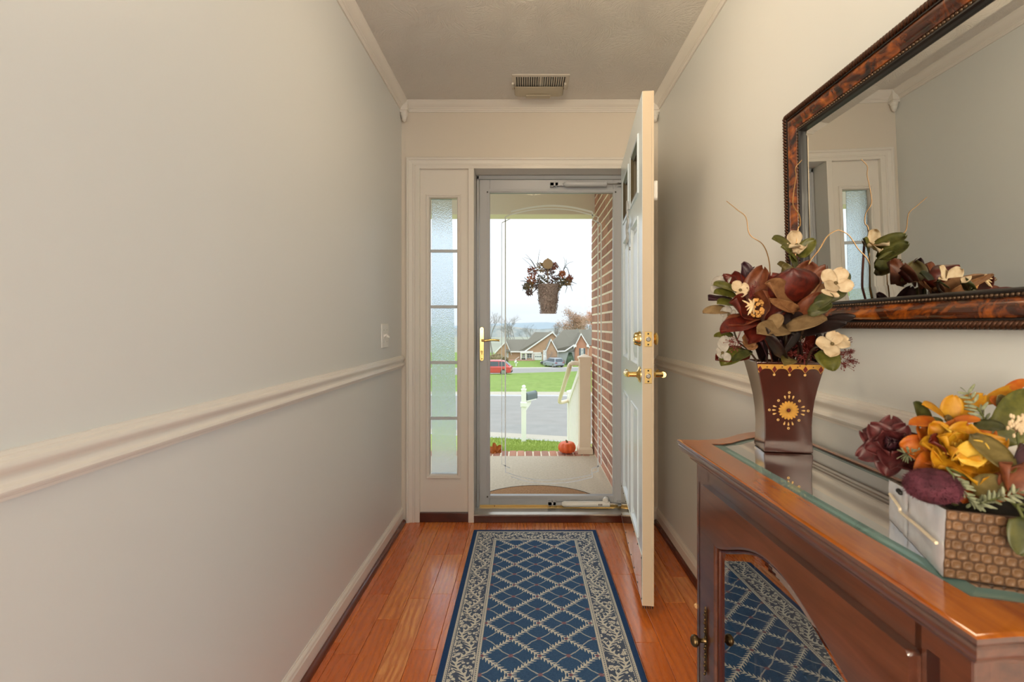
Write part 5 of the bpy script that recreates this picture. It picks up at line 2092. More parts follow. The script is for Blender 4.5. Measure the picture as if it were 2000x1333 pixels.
t = thing('autumn_leaf_flower', 'golden star-shaped silk bloom with orange tips behind the peony', 'flower', at(1850, 820, 0.68))
stem(t, [INBOX + V((0.0, 0.06, 0)), at(1862, 870, 0.68), at(1852, 825, 0.68)], 0.0025, M['stem_green'])
for args in (('gold', (1850, 822, 0.68), (1803, 792, 0.67), 34), ('orange', (1845, 828, 0.67), (1778, 830, 0.65), 30), ('gold', (1852, 818, 0.69), (1862, 775, 0.69), 36),
             ('yellow', (1850, 835, 0.66), (1858, 848, 0.62), 44), ('orange', (1860, 822, 0.67), (1912, 822, 0.65), 24), ('gold', (1858, 815, 0.69), (1918, 775, 0.70), 34)):
    pp(t, 'petal', *args, nrm=(-0.1, -0.6, 0.8), cup=0.14, curl=0.5, tip=0.85)
b = MB()
for i in range(9):
    b.ball(at(1852 + 4 * cos(i * 2.4), 818 + 4 * sin(i * 2.4), 0.672), 0.0028, 6, 4)
b.build('flower_centre', M['seed'], t, smooth=True)


def rosemary(lab, pts, ln, seed, m='sage', k=15):
    q = catmull([at(*p) for p in pts], 6)
    rnd = random.Random(seed)
    t = thing('herb_sprig', lab, 'herb sprig', q[0])
    stem(t, [INBOX + V((0, 0.02, 0)), (INBOX + q[0]) / 2 + V((0, 0, 0.01)), q[0]] + q[3::6], 0.0013, M['stem_green'])
    b = MB()
    for i in range(2, len(q)):
        d = (q[i] - q[i - 1]).normalized()
        for s in range(3):
            a = rnd.uniform(0, 6.28)
            o_ = d.orthogonal().normalized()
            rad = o_ * cos(a) + d.cross(o_) * sin(a)
            dd = (d * 0.7 + rad).normalized()
            mbp = petal_mb(q[i], dd, rad.cross(d), ln * rnd.uniform(0.7, 1.1), ln * 0.26, 0.1, 0.4, 0, 0.4, 0.7, 2, 4)
            b.add(mbp.v, mbp.f)
    b.build('needle_leaves', PM[m], t, smooth=True, sharp=180, solid=0.0005)


rosemary('pale green herb sprig beside the burgundy rose', [(1800, 888, 0.655), (1785, 886, 0.65), (1770, 888, 0.645)], 0.013, 1)
rosemary('short herb sprig poking up behind the burgundy rose', [(1788, 868, 0.70), (1770, 850, 0.70), (1755, 836, 0.70)], 0.009, 2)
rosemary('grey-green herb sprig hanging in front of the peony', [(1852, 915, 0.585), (1872, 945, 0.575), (1896, 985, 0.57)], 0.013, 3)
rosemary('herb sprig lying along the brown front edge of the box', [(1895, 985, 0.575), (1930, 980, 0.56), (1990, 962, 0.54)], 0.014, 4)
rosemary('whitish herb sprig standing behind the peony', [(1940, 850, 0.66), (1925, 820, 0.67), (1890, 770, 0.68)], 0.016, 5)

t = thing('leaf_sprig', 'olive and green silk leaves around the peony', 'leaves', at(1930, 880, 0.60))
stem(t, [INBOX + V((0.02, 0, 0)), at(1925, 930, 0.61), at(1915, 880, 0.61)], 0.002, M['stem_green'])
for args in (('olive', (1900, 848, 0.60), (1972, 922, 0.56), 52), ('green2', (1815, 838, 0.69), (1785, 788, 0.69), 36), ('green2', (1795, 830, 0.68), (1840, 825, 0.66), 26),
             ('green', (1955, 870, 0.65), (2004, 768, 0.66), 64), ('green2', (1900, 830, 0.67), (1960, 840, 0.64), 36), ('olive', (1900, 960, 0.58), (1965, 945, 0.56), 50),
             ('olive', (1975, 820, 0.67), (1950, 775, 0.68), 36), ('orange', (1958, 772, 0.70), (2000, 744, 0.70), 20), ('gold', (1920, 790, 0.70), (1985, 756, 0.70), 22),
             ('orange', (1935, 775, 0.69), (1962, 800, 0.68), 26)):
    pp(t, 'leaf', *args, nrm=(-0.15, -0.7, 0.7), cup=0.14, curl=0.4, tip=0.85)

t = thing('brown_silk_bloom', 'reddish brown cupped silk bloom at the near edge of the box', 'flower', at(1985, 940, 0.56))
stem(t, [INBOX + V((0.05, -0.03, 0)), at(1985, 990, 0.57), at(1985, 955, 0.56)], 0.002, M['stem_green'])
for args in (('brown', (1975, 965, 0.565), (1952, 905, 0.56), 60), ('brown', (1985, 965, 0.56), (2000, 905, 0.555), 70), ('plum', (2000, 930, 0.57), (1992, 868, 0.57), 50), ('red', (1950, 850, 0.68), (1990, 830, 0.66), 44)):
    pp(t, 'petal', *args, nrm=(-0.1, -0.5, 0.8), cup=0.3, curl=-0.3)
t = thing('white_filler_sprig', 'sprig of tiny white filler buds above the box', 'flower', at(1985, 835, 0.62))
stem(t, [INBOX + V((0.03, 0.03, 0)), at(1990, 900, 0.63), at(1985, 840, 0.62)], 0.0014, M['stem_green'])
rnd = random.Random(11)
b = MB()
for i in range(44):
    q = at(1988 + rnd.gauss(0, 11), 828 + rnd.gauss(0, 12), 0.61)
    b.ball(q, (0.0017, 0.0017, 0.0030), 7, 5)
    b.tube([at(1985, 842, 0.62), q], 0.0005, 3, cap=False)
b.build('bud', PM['cream'], t, smooth=True)
t = thing('trailing_leaf', 'green silk leaf trailing over the crocodile front', 'leaf', at(1998, 1015, 0.535))
stem(t, [INBOX + V((0.06, -0.03, 0)), at(1995, 985, 0.55), at(1998, 1012, 0.535)], 0.0014, M['stem_green'])
pp(t, 'leaf', 'green2', (2000, 1012, 0.535), (1990, 1082, 0.53), 52, (-0.3, -0.9, 0.2), cup=0.1, curl=0.3, tip=0.7)
# dark moss the stems stand in
b = MB()
rnd = random.Random(5)


def moss(u, v):
    p = inn_[0] * (1 - u) * (1 - v) + inn_[1] * u * (1 - v) + inn_[2] * u * v + inn_[3] * (1 - u) * v
    e = min(u, 1 - u, v, 1 - v)
    return V((p.x, p.y, p.z - 0.018 + min(1, e * 5) * (0.022 + 0.010 * noise.noise(V((u * 7, v * 7, 0))))))


b.grid(moss, 22, 22)
b.build('moss_fill', mat('dark_moss', S(34, 28, 18), 0.95, vary=0.5, vscale=60), box, smooth=True, sharp=180)

# cream fabric flower kept inside the cabinet
t = thing('fabric_flower', 'cream fabric flower kept behind the cabinet door glass', 'ornament', (0.53, 0.80, 0.484))
b = MB()
b.lathe([(0.03, 0.0), (0.034, 0.01), (0.03, 0.05), (0.02, 0.06)], (0.53, 0.80, 0.4842), (0, 0, 1), 14)
b.build('flower_base', PM['tan'], t, smooth=True, sharp=50)
ring_flower(t, (0.53, 0.80, 0.545), (-0.55, -0.5, 0.65), [(7, 0.055, 0.044, 1.25, 'cream', 0.2, 0.5, 0.08, 0), (6, 0.040, 0.034, 0.8, 'cream', 0.3, 0.4, 0.06, 0.004), (4, 0.026, 0.02, 0.4, 'tan', 0.4, 0.2, 0.03, 0.006)], 9)
# ------------------------------------------------------------------ hanging wicker basket on the storm door
t = thing('door_basket', 'wicker cone basket of autumn flowers hanging on the outside of the storm door glass', 'basket', at(1071, 612, 3.0))
M['wicker'] = mat('wicker', S(196, 176, 168), 0.8, vary=0.4, vscale=120)
YB_ = 3.0
bc = at(1071, 560, YB_)
BZ1, BZ0 = at(1071, 556, YB_).z, at(1071, 613, YB_).z


def bask(h):
    return 0.046 + 0.024 * h


rnd = random.Random(17)
b = MB()
b.lathe([(bask(0) * 0.94, 0), (bask(0.5) * 0.96, (BZ1 - BZ0) * 0.5), (bask(1) * 0.97, BZ1 - BZ0), (bask(1) * 0.85, BZ1 - BZ0), (bask(0) * 0.8, 0.012)], (bc.x, YB_, BZ0), (0, 0, 1), 20)
b.build('basket_shell', M['wicker'], t, smooth=True, sharp=50)
b = MB()
for i in range(520):
    h = rnd.random()
    a = rnd.uniform(0, 6.283)
    a2 = a + rnd.uniform(-0.35, 0.35)
    h2 = min(1.0, max(0.0, h + rnd.uniform(-0.12, 0.12)))
    p = V((bc.x + bask(h) * cos(a), YB_ + bask(h) * sin(a), BZ0 + h * (BZ1 - BZ0)))
    q = V((bc.x + bask(h2) * cos(a2), YB_ + bask(h2) * sin(a2), BZ0 + h2 * (BZ1 - BZ0)))
    mid = (p + q) / 2 + V((cos((a + a2) / 2), sin((a + a2) / 2), 0)) * rnd.uniform(0.003, 0.011)
    b.tube([p, mid, q], 0.0012, 3, cap=False)
tag(b.build('woven_strand', mat('wicker_dark', S(160, 138, 130), 0.8), t), kind='stuff')
b = MB()
b.lathe([(0.0, -0.004), (0.030, -0.004), (0.0315, 0.0), (0.030, 0.004), (0.0, 0.004)], at(1070, 516, 2.945), (0, -1, 0), 24, cap=False)
b.ball(at(1070, 506, 2.945), (0.006, 0.004, 0.005), 8, 5)
b.tube([at(1070, 516, 2.948), at(1070, 540, 2.97), at(1070, 556, 2.98)], 0.003, 6)
b.build('hanger_disc', mat('tan_disc', S(190, 160, 116), 0.5), t, smooth=True, sharp=40)
autumn = [('orange', S(224, 120, 56), S(240, 156, 84)), ('rust', S(160, 84, 64), S(204, 120, 90)), ('moss', S(122, 116, 86), S(164, 152, 110)), ('mauve', S(128, 98, 100), S(168, 132, 128)), ('straw', S(176, 140, 84), S(206, 176, 120))]
am = {n_: pm('autumn_' + n_, a, c, 0.7) for n_, a, c in autumn}
clusters = [('rust', 1040, 530, 0.020), ('orange', 1038, 548, 0.018), ('straw', 1058, 522, 0.020), ('rust', 1082, 520, 0.014), ('orange', 1098, 536, 0.012), ('moss', 1060, 548, 0.030), ('mauve', 1082, 548, 0.030), ('mauve', 1050, 555, 0.022),
            ('moss', 1092, 550, 0.022), ('straw', 1035, 558, 0.016), ('straw', 1108, 552, 0.014), ('rust', 1112, 545, 0.010), ('mauve', 1072, 532, 0.022), ('moss', 1028, 560, 0.012), ('straw', 1088, 562, 0.014), ('mauve', 1034, 572, 0.010)]
for nm, x_, y_, r in clusters:
    b = MB()
    c0 = at(x_, y_, 2.985)
    for i in range(110):
        d = V((rnd.gauss(0, 1), rnd.gauss(0, 0.8), rnd.gauss(0, 1))).normalized()
        p = c0 + d * r * rnd.uniform(0.2, 1.35)
        mbp = petal_mb(p, d, d.orthogonal(), rnd.uniform(0.009, 0.018), rnd.uniform(0.005, 0.010), 0.2, 0.5, 0, 0.3, 0.7, 2, 3)
        b.add(mbp.v, mbp.f)
    b.build('flower_cluster', am[nm], t, smooth=True, sharp=180)
dk = mat('dry_grass', S(92, 84, 76), 0.8)
for pts in ([(1050, 530), (1040, 512), (1030, 500), (1026, 497)], [(1046, 524), (1036, 508), (1024, 503)], [(1044, 526), (1034, 516), (1020, 504)], [(1050, 520), (1052, 500), (1055, 487)], [(1100, 530), (1104, 512), (1100, 502)],
            [(1100, 530), (1108, 516), (1120, 511)], [(1100, 530), (1106, 515), (1106, 505)], [(1098, 546), (1112, 546), (1108, 524), (1101, 526), (1099, 545)], [(1040, 556), (1026, 550), (1016, 549)], [(1036, 552), (1024, 556), (1021, 569)],
            [(1100, 552), (1114, 550), (1126, 555)], [(1102, 556), (1112, 554), (1118, 569)], [(1100, 554), (1107, 560), (1106, 566), (1104, 573)], [(1050, 562), (1040, 572), (1036, 574)], [(1060, 548), (1048, 532), (1043, 528)],
            [(1090, 545), (1094, 528), (1088, 515)], [(1098, 552), (1108, 556), (1120, 557)], [(1038, 560), (1030, 566), (1029, 572)], [(1044, 556), (1028, 546), (1024, 542)]):
    b = MB()
    q = catmull([at(x_, y_, 2.975 + 0.01 * (i % 3)) for i, (x_, y_) in enumerate(pts)], 4)
    b.tube(q, [0.0032 * (1 - 0.75 * j / len(q)) if pts[-1][1] > 540 else 0.0016 * (1 - 0.6 * j / len(q)) for j in range(len(q))], 4)
    b.build('dry_stem', dk, t)

# ------------------------------------------------------------------ porch
PZ = -0.05


def f_concrete(t):
    n = t.noise(t.coord('World'), 60, 5, 0.7)
    n2 = t.noise(t.coord('World', (1, 6, 1)), 5, 3)
    t.color(t.mix(t.m('MULTIPLY', n2, 0.5), t.ramp(n, [(0.3, S(168, 154, 134)), (0.7, S(204, 192, 172))]), S(196, 186, 168)))
    t.bump(n, 0.4, 0.004)


def f_brick(t):
    oi = t.n('ShaderNodeObjectInfo').outputs['Random']
    n = t.noise(t.coord('World'), 90, 4, 0.7)
    base = t.ramp(oi, [(0, S(138, 88, 70)), (0.4, S(164, 108, 86)), (0.8, S(184, 128, 102)), (1, S(156, 116, 100))])
    t.color(t.mix(t.m('MULTIPLY', t.ramp(n, [(0.45, (0, 0, 0, 1)), (0.7, (1, 1, 1, 1))]), 0.4), base, S(222, 180, 154)))
    t.bump(n, 0.6, 0.004)


M['concrete'] = mat('porch_concrete', S(186, 172, 150), 0.85, fn=f_concrete)
M['brick'] = mat('red_brick', S(150, 86, 66), 0.85, fn=f_brick)
M['mortar'] = mat('mortar', S(236, 222, 200), 0.9, vary=0.12, vscale=60)
M['soffit'] = mat('soffit_vinyl', S(234, 224, 204), 0.6)
b = MB()
b.box(-2.2, 0.9, 2.99, 4.40, -0.25, PZ)
b.build('porch_floor', M['concrete'])
tag(bpy.data.objects['porch_floor'], 'broom-finished concrete porch slab outside the storm door', 'porch floor', kind='structure')
edge = thing('porch_edging', 'row of red bricks on edge along the porch lip', 'brick edging', (-0.6, 4.49, -0.9), kind='structure')
b = MB()
b.box(-2.2, 0.9, 4.40, 4.585, -1.2, PZ - 0.007)
b.build('mortar_bed', M['mortar'], edge)
bm_ = MB()
bm_.cbox(-0.0305, 0.0305, -0.094, 0.094, -0.06, 0.0, 0.004)
bo = None
k = 0
x = -1.70
while x < 0.62:
    if bo is None:
        bo = bm_.build('brick', M['brick'], edge, bev=0.0)
        o = bo
    else:
        o = bo.copy()
        COL.objects.link(o)
    o.location = (x, 4.492, PZ + rnd.uniform(-0.001, 0.002))
    o.rotation_euler = (0, 0, rnd.uniform(-0.015, 0.015))
    x += 0.0752
# brick wall beside the porch
BXW = 0.632
bw = thing('wall_porch', 'red brick side wall of the porch beyond the storm door', 'brick wall', (0.75, 3.8, -0.9), kind='structure')
b = MB()
b.box(BXW + 0.0035, BXW + 0.22, 2.975, 4.620, -1.2, 2.75)
b.build('mortar_core', M['mortar'], bw)
CP, BLn, BHt = 0.0762, 0.2000, 0.0610
mb1 = MB()
mb1.cbox(0, 1, 0, 1, 0, 1, 0)
def bbox_mesh(L):
    q = MB()
    # face towards -X is proud with a small chamfer
    c = 0.003
    vs = [(0.012, 0, 0), (0.012, L, 0), (0.012, L, BHt), (0.012, 0, BHt), (c, 0, 0), (c, L, 0), (c, L, BHt), (c, 0, BHt), (0, c, c), (0, L - c, c), (0, L - c, BHt - c), (0, c, BHt - c)]
    fs = [(8, 9, 10, 11)]
    for i in range(4):
        j = (i + 1) % 4
        fs += [(i, j, 4 + j, 4 + i), (4 + i, 4 + j, 8 + j, 8 + i)]
    q.add(vs, fs)
    return q
protos = {}
z = PZ + 0.008
row = 0
cnt = 0
while z < 2.40:
    y = 4.628
    L = (BLn / 2 if row % 2 else BLn)
    while y > 3.0:
        key = round(L, 3)
        y0_ = y - L + 0.016
        if y0_ < 2.99:
            break
        if cnt < 300:
            if key not in protos:
                protos[key] = bbox_mesh(L - 0.016).build('brick', M['brick'], bw)
                o = protos[key]
            else:
                o = protos[key].copy()
                COL.objects.link(o)
            o.location = (BXW + rnd.uniform(-0.001, 0.0015), y0_, z)
            cnt += 1
        y -= L
        L = BLn
    z += CP
    row += 1
# end face bricks are covered by a white trim board
b = MB()
b.box(-2.4, 1.2, 4.42, 4.62, 2.165, 2.60)
tag(b.build('porch_beam', M['soffit'], bev=0.004), 'cream wrapped beam across the front of the porch', 'beam', kind='structure')
b = MB()
b.box(-2.4, 1.2, 2.96, 4.42, 2.46, 2.56)
tag(b.build('porch_ceiling', M['soffit']), 'vented cream porch ceiling', 'porch ceiling', kind='structure')
b = MB()
b.box(-2.4, 1.2, 2.90, 4.8, 2.61, 2.75)
tag(b.build('porch_roof', M['soffit']), 'porch roof slab above the beam', 'roof', kind='structure')
# white porch column seen through the side light
b = MB()
cxp = -1.75
b.box(cxp - 0.09, cxp + 0.09, 4.41, 4.59, -0.05, 2.165)
b.box(cxp - 0.12, cxp + 0.12, 4.38, 4.595, -0.049, 0.10)
b.box(cxp - 0.12, cxp + 0.12, 4.38, 4.61, 2.06, 2.166)
tag(b.build('porch_column', M['white_vinyl'], bev=0.006), 'square white porch column at the far corner of the porch', 'column', kind='structure')
# coir mat
b = MB()
mc = V((0.075, 3.07, 0))
R0 = 0.475
arc = [(mc.x + R0 * cos(pi * i / 32), mc.y + R0 * sin(pi * i / 32)) for i in range(33)]
b.prism(arc, 'z', PZ, PZ + 0.014)


def f_coir(t):
    n = t.noise(t.coord('World'), 160, 4, 0.7)
    t.color(t.ramp(n, [(0.3, S(120, 82, 50)), (0.7, S(196, 150, 104))]))
    t.bump(n, 0.8, 0.006)


mt = thing('door_mat', 'half-round brown coir doormat on the porch', 'doormat', (mc.x, mc.y, PZ))
b.build('coir_pile', mat('coir', S(160, 116, 76), 0.95, fn=f_coir), mt)
b = MB()
arc2 = [(mc.x + (R0 + 0.012) * cos(pi * i / 32), mc.y + (R0 + 0.012) * sin(pi * i / 32)) for i in range(33)]
vs = [(x_, y_, PZ + 0.0) for x_, y_ in arc2] + [(x_, y_, PZ + 0.013) for x_, y_ in arc2] + [(x_, y_, PZ + 0.016) for x_, y_ in arc]
b.add(vs, [(i + 33 * j, i + 1 + 33 * j, i + 1 + 33 * (j + 1), i + 33 * (j + 1)) for j in range(2) for i in range(32)])
b.build('rubber_edge', M['metal_grey_dark'], mt)

# pumpkin on the brick edging
pc = V((0.385, 4.50, PZ + 0.001))
t = thing('pumpkin', 'round orange ribbed pumpkin at the foot of the tan porch post', 'pumpkin', pc)
b = MB()
NPk = 54


def pk(u, v):
    a = u * 2 * pi
    ph = pi * v
    rib = 1 - 0.10 * (abs(cos(a * 4.5)) ** 6) ** 1.0
    r = 0.083 * (sin(ph) ** 0.62) * rib
    zz = 0.055 + 0.055 * cos(ph) * (1 - 0.22 * math.exp(-(sin(ph) / 0.35) ** 2))
    return V((pc.x + r * cos(a), pc.y + r * sin(a), pc.z + zz))


b.grid(pk, 54, 16)
b.build('pumpkin_body', mat('pumpkin_skin', S(226, 98, 42), 0.45, vary=0.12, vscale=20), t, smooth=True, sharp=180)
b = MB()
b.tube(catmull([pc + V((0, 0, 0.098)), pc + V((-0.003, 0, 0.112)), pc + V((-0.012, -0.004, 0.121))], 4), [0.010] * 4 + [0.007] * 4 + [0.006], 7)
b.build('pumpkin_stem', mat('pumpkin_stalk', S(110, 92, 60), 0.7), t, smooth=True)
b = MB()
t = thing('fallen_leaf', 'orange maple leaf lying on the brick edging by the door stile', 'leaf', (-0.29, 4.53, PZ))
for a, ln in ((0.3, 0.07), (1.0, 0.08), (1.7, 0.085), (2.4, 0.08), (3.0, 0.06)):
    mbp = petal_mb((-0.285, 4.50, PZ + 0.012), (cos(a), 0.15 * sin(a), sin(a) * 0.75), (0, -1, 0.4), ln, 0.045, 0.1, 0.4, 0.05, 0.4, 0.8)
    b.add(mbp.v, mbp.f)
b.add([(-0.30, 4.48, PZ + 0.001), (-0.27, 4.48, PZ + 0.001), (-0.285, 4.50, PZ + 0.02)], [(0, 1, 2)])
b.build('leaf_blade', PM['orange'], t, smooth=True, sharp=180, solid=0.001)

# railing: tan post, white lower post, sloping rails, pickets, hand rail
rl = thing('step_railing', 'tan and white vinyl railing running down the porch steps', 'railing', (0.55, 4.5, PZ))
PXc, PYc = 0.552, 4.52
b = MB()
b.box(PXc - 0.053, PXc + 0.053, PYc - 0.053, PYc + 0.053, PZ, 0.835)
b.build('post', M['tan_vinyl'], rl, bev=0.004)
b = MB()
b.box(PXc - 0.068, PXc + 0.068, PYc - 0.068, PYc + 0.068, PZ, PZ + 0.045)
b.add([(PXc - .068, PYc - .068, PZ + .045), (PXc + .068, PYc - .068, PZ + .045), (PXc + .068, PYc + .068, PZ + .045), (PXc - .068, PYc + .068, PZ + .045),
       (PXc - .054, PYc - .054, PZ + .062), (PXc + .054, PYc - .054, PZ + .062), (PXc + .054, PYc + .054, PZ + .062), (PXc - .054, PYc + .054, PZ + .062)], [(i, (i + 1) % 4, 4 + (i + 1) % 4, 4 + i) for i in range(4)])
b.build('post_skirt', M['tan_vinyl'], rl)
b = MB()
b.box(PXc - 0.062, PXc + 0.062, PYc - 0.062, PYc + 0.062, 0.833, 0.850)
b.add([(PXc - .062, PYc - .062, .850), (PXc + .062, PYc - .062, .850), (PXc + .062, PYc + .062, .850), (PXc - .062, PYc + .062, .850), (PXc, PYc, .876)], [(0, 1, 4), (1, 2, 4), (2, 3, 4), (3, 0, 4)])
b.build('post_cap', M['tan_vinyl'], rl)
P2 = V((0.585, 6.15, 0))
gz2 = -1.02
b = MB()
b.box(P2.x - 0.053, P2.x + 0.053, P2.y - 0.053, P2.y + 0.053, gz2 - 0.25, 0.30)
b.add([(P2.x - .062, P2.y - .062, .30), (P2.x + .062, P2.y - .062, .30), (P2.x + .062, P2.y + .062, .30), (P2.x - .062, P2.y + .062, .30), (P2.x, P2.y, .33)], [(0, 1, 4), (1, 2, 4), (2, 3, 4), (3, 0, 4), (3, 2, 1, 0)])
b.build('post', M['white_vinyl'], rl, bev=0.003)


def srail(z0, z1, hh, nm):
    b = MB()
    A, B_ = V((PXc - 0.02, PYc + 0.05, z0)), V((P2.x - 0.02, P2.y - 0.05, z1))
    w = V((0.025, 0, 0))
    h = V((0, 0, hh))
    b.add([A - w, A + w, B_ + w, B_ - w, A - w + h, A + w + h, B_ + w + h, B_ - w + h], [(0, 1, 2, 3), (4, 5, 6, 7), (0, 1, 5, 4), (1, 2, 6, 5), (2, 3, 7, 6), (3, 0, 4, 7)])
    return b.build(nm, M['white_vinyl'], rl)


srail(0.69, 0.16, 0.07, 'top_rail')
srail(-0.02, -0.62, 0.06, 'bottom_rail')
for i in range(12):
    f = (i + 1) / 13
    x_ = PXc - 0.02 + (P2.x - PXc) * f
    y_ = PYc + 0.05 + (P2.y - PYc - 0.1) * f
    b = MB()
    b.box(x_ - 0.018, x_ + 0.018, y_ - 0.018, y_ + 0.018, -0.0 - 0.6 * f, 0.70 - 0.53 * f)
    b.build('picket', M['white_vinyl'], rl)
b = MB()
b.tube(catmull([(PXc - 0.05, PYc - 0.01, 0.785), (PXc - 0.10, PYc + 0.0, 0.79), (PXc - 0.135, PYc + 0.03, 0.77), (PXc - 0.145, PYc + 0.10, 0.70), (P2.x - 0.165, P2.y - 0.40, 0.31), (P2.x - 0.17, P2.y - 0.22, 0.215),
                (P2.x - 0.15, P2.y - 0.17, 0.19), (P2.x - 0.10, P2.y - 0.12, 0.19), (P2.x - 0.05, P2.y - 0.04, 0.19)], 5), 0.0225, 10)
b.build('hand_rail', M['tan_vinyl'], rl, smooth=True, sharp=60)
b = MB()
for k in range(5):
    b.box(0.63, 1.8, 4.62 + 0.30 * k, 4.94 + 0.30 * k, -1.6, PZ - 0.18 * (k + 1))
tag(b.build('porch_steps', M['concrete']), 'concrete steps going down beside the railing', 'steps', kind='structure')

# ------------------------------------------------------------------ ground: lawn, street, island, far road
PROF = [(4.4, -0.95), (6.5, -1.0), (9.0, -1.25), (10.6, -1.50), (12.4, -1.56), (21.3, -1.97), (22.0, -1.95), (35, -2.85), (55, -4.25), (80, -5.9), (84, -6.0), (95, -5.9), (110, -6.2), (170, -8.5)]


def gz(y):
    if y <= PROF[0][0]:
        return PROF[0][1]
    for (y0_, z0_), (y1_, z1_) in zip(PROF[:-1], PROF[1:]):
        if y <= y1_:
            return z0_ + (z1_ - z0_) * (y - y0_) / (y1_ - y0_)
    return PROF[-1][1]


def f_grass(a, c, sc):
    def fn(t):
        n = t.noise(t.coord('World', (1, 0.35, 1)), sc, 6, 0.7)
        n2 = t.noise(t.coord('World'), 0.5, 3)
        t.color(t.mix(t.m('MULTIPLY', n2, 0.5), t.ramp(n, [(0.3, a), (0.7, c)]), S(134, 144, 84)))
    return fn


M['grass'] = mat('lawn', S(140, 170, 80), 0.9, spec=0.1, fn=f_grass(S(122, 142, 56), S(176, 190, 104), 22))
M['grass_far'] = mat('island_lawn', S(150, 190, 90), 0.9, spec=0.1, fn=f_grass(S(88, 118, 42), S(128, 154, 76), 2.2))
M['asphalt'] = mat('asphalt', S(138, 136, 131), 0.85, spec=0.2, vary=0.08, vscale=2)
M['curb'] = mat('curb_concrete', S(168, 160, 144), 0.85, vary=0.06, vscale=3)


def strip(name, xs, lo, hi, m, dz, label, cat, ny=6):
    """ground strip between the lines y=lo(x) and y=hi(x)"""
    b = MB()

    def fn(u, v):
        x_ = xs[0] + (xs[1] - xs[0]) * u
        y_ = lo(x_) + (hi(x_) - lo(x_)) * v
        return V((x_, y_, gz(y_) + dz))
    b.grid(fn, 24, ny)
    o = b.build(name, m, smooth=True)
    tag(o, label, cat, kind='structure')
    return o


strip('front_lawn', (-22, 22), lambda x: 4.55, lambda x: 11.24 - 0.30 * max(-4, min(4, x)), M['grass'], 0, 'green front lawn between the porch and the street', 'lawn', 14)
CURB1 = lambda x: 11.24 - 0.30 * max(-4, min(4, x))
strip('curb_near', (-22, 22), CURB1, lambda x: CURB1(x) + 0.55, M['curb'], 0.03, 'pale concrete curb along the near side of the street', 'curb', 2)
strip('street', (-22, 22), lambda x: CURB1(x) + 0.55, lambda x: 21.3 - 0.03 * x, M['asphalt'], 0.0, 'grey asphalt street in front of the house', 'street', 8)
strip('curb_far', (-22, 22), lambda x: 21.3 - 0.03 * x, lambda x: 22.3 - 0.03 * x, M['curb'], 0.06, 'pale concrete curb along the grass island', 'curb', 2)
ISL = lambda x: min(66, max(40, 54 + 1.0 * x))
strip('island_lawn', (-30, 30), lambda x: 22.3 - 0.03 * x, ISL, M['grass_far'], 0.05, 'bright green grass island between the two roads', 'lawn', 24)
strip('far_road', (-60, 60), ISL, lambda x: 80 + 0.12 * x, M['asphalt'], 0.0, 'grey road behind the grass island', 'street', 10)
strip('far_curb', (-60, 60), lambda x: 80 + 0.12 * x, lambda x: 82 + 0.12 * x, M['curb'], 0.04, 'pale curb in front of the houses', 'curb', 2)
strip('house_lawn', (-90, 90), lambda x: 82 + 0.12 * x, lambda x: 175, M['grass_far'], 0.0, 'lawn around the houses across the road', 'lawn', 12)
# blades of the near lawn
b = MB()
rnd = random.Random(31)
for i in range(16000):
    y_ = 7.2 + 4.4 * rnd.random() ** 0.8
    x_ = rnd.uniform(-1.05, 1.0) * (y_ / 11) - 0.05
    if y_ > CURB1(x_) - 0.02:
        continue
    z_ = gz(y_) - 0.005
    hgt = rnd.uniform(0.03, 0.075)
    w_ = rnd.uniform(0.004, 0.008)
    a = rnd.uniform(0, pi)
    dx, dy = cos(a) * w_, sin(a) * w_
    b.add([(x_ - dx, y_ - dy, z_), (x_ + dx, y_ + dy, z_), (x_ + rnd.uniform(-.03, .03), y_ + rnd.uniform(-.03, .03), z_ + hgt)], [(0, 1, 2)])
tag(b.build('grass', M['grass']), 'grass blades of the lawn beyond the porch bricks', 'grass', kind='stuff')

# ------------------------------------------------------------------ mailbox by the curb
my = 11.05
c0 = at(1023, 857, my)
mx_, mz = c0.x, gz(my)
t = thing('mailbox', 'dark grey mailbox on a white post with ball finial beside the street', 'mailbox', (mx_, my, mz))
b = MB()
b.box(mx_ - 0.055, mx_ + 0.055, my - 0.055, my + 0.055, mz - 0.1, at(0, 762, my).z)
b.build('post', M['white_vinyl'], t, bev=0.006)
b = MB()
zt = at(0, 762, my).z
b.box(mx_ - 0.062, mx_ + 0.062, my - 0.062, my + 0.062, zt - 0.002, zt + 0.02)
b.lathe([(0.02, 0.02), (0.022, 0.03), (0.042, 0.05), (0.048, 0.07), (0.040, 0.095), (0.02, 0.11), (0.003, 0.115)], (mx_, my, zt), (0, 0, 1), 14)
b.build('ball_finial', M['white_vinyl'], t, smooth=True, sharp=35)
b = MB()
za = at(0, 786, my).z
b.box(mx_ - 0.075, mx_ + 0.075, my - 0.075, my + 0.075, za - 0.10, za)
b.build('post_collar', M['white_vinyl'], t, bev=0.006)
b = MB()
dirx, diry = cos(radians(56)), sin(radians(56))


def mbp_(l, w, z):
    return (mx_ + l * dirx - w * diry, my + l * diry + w * dirx, z)


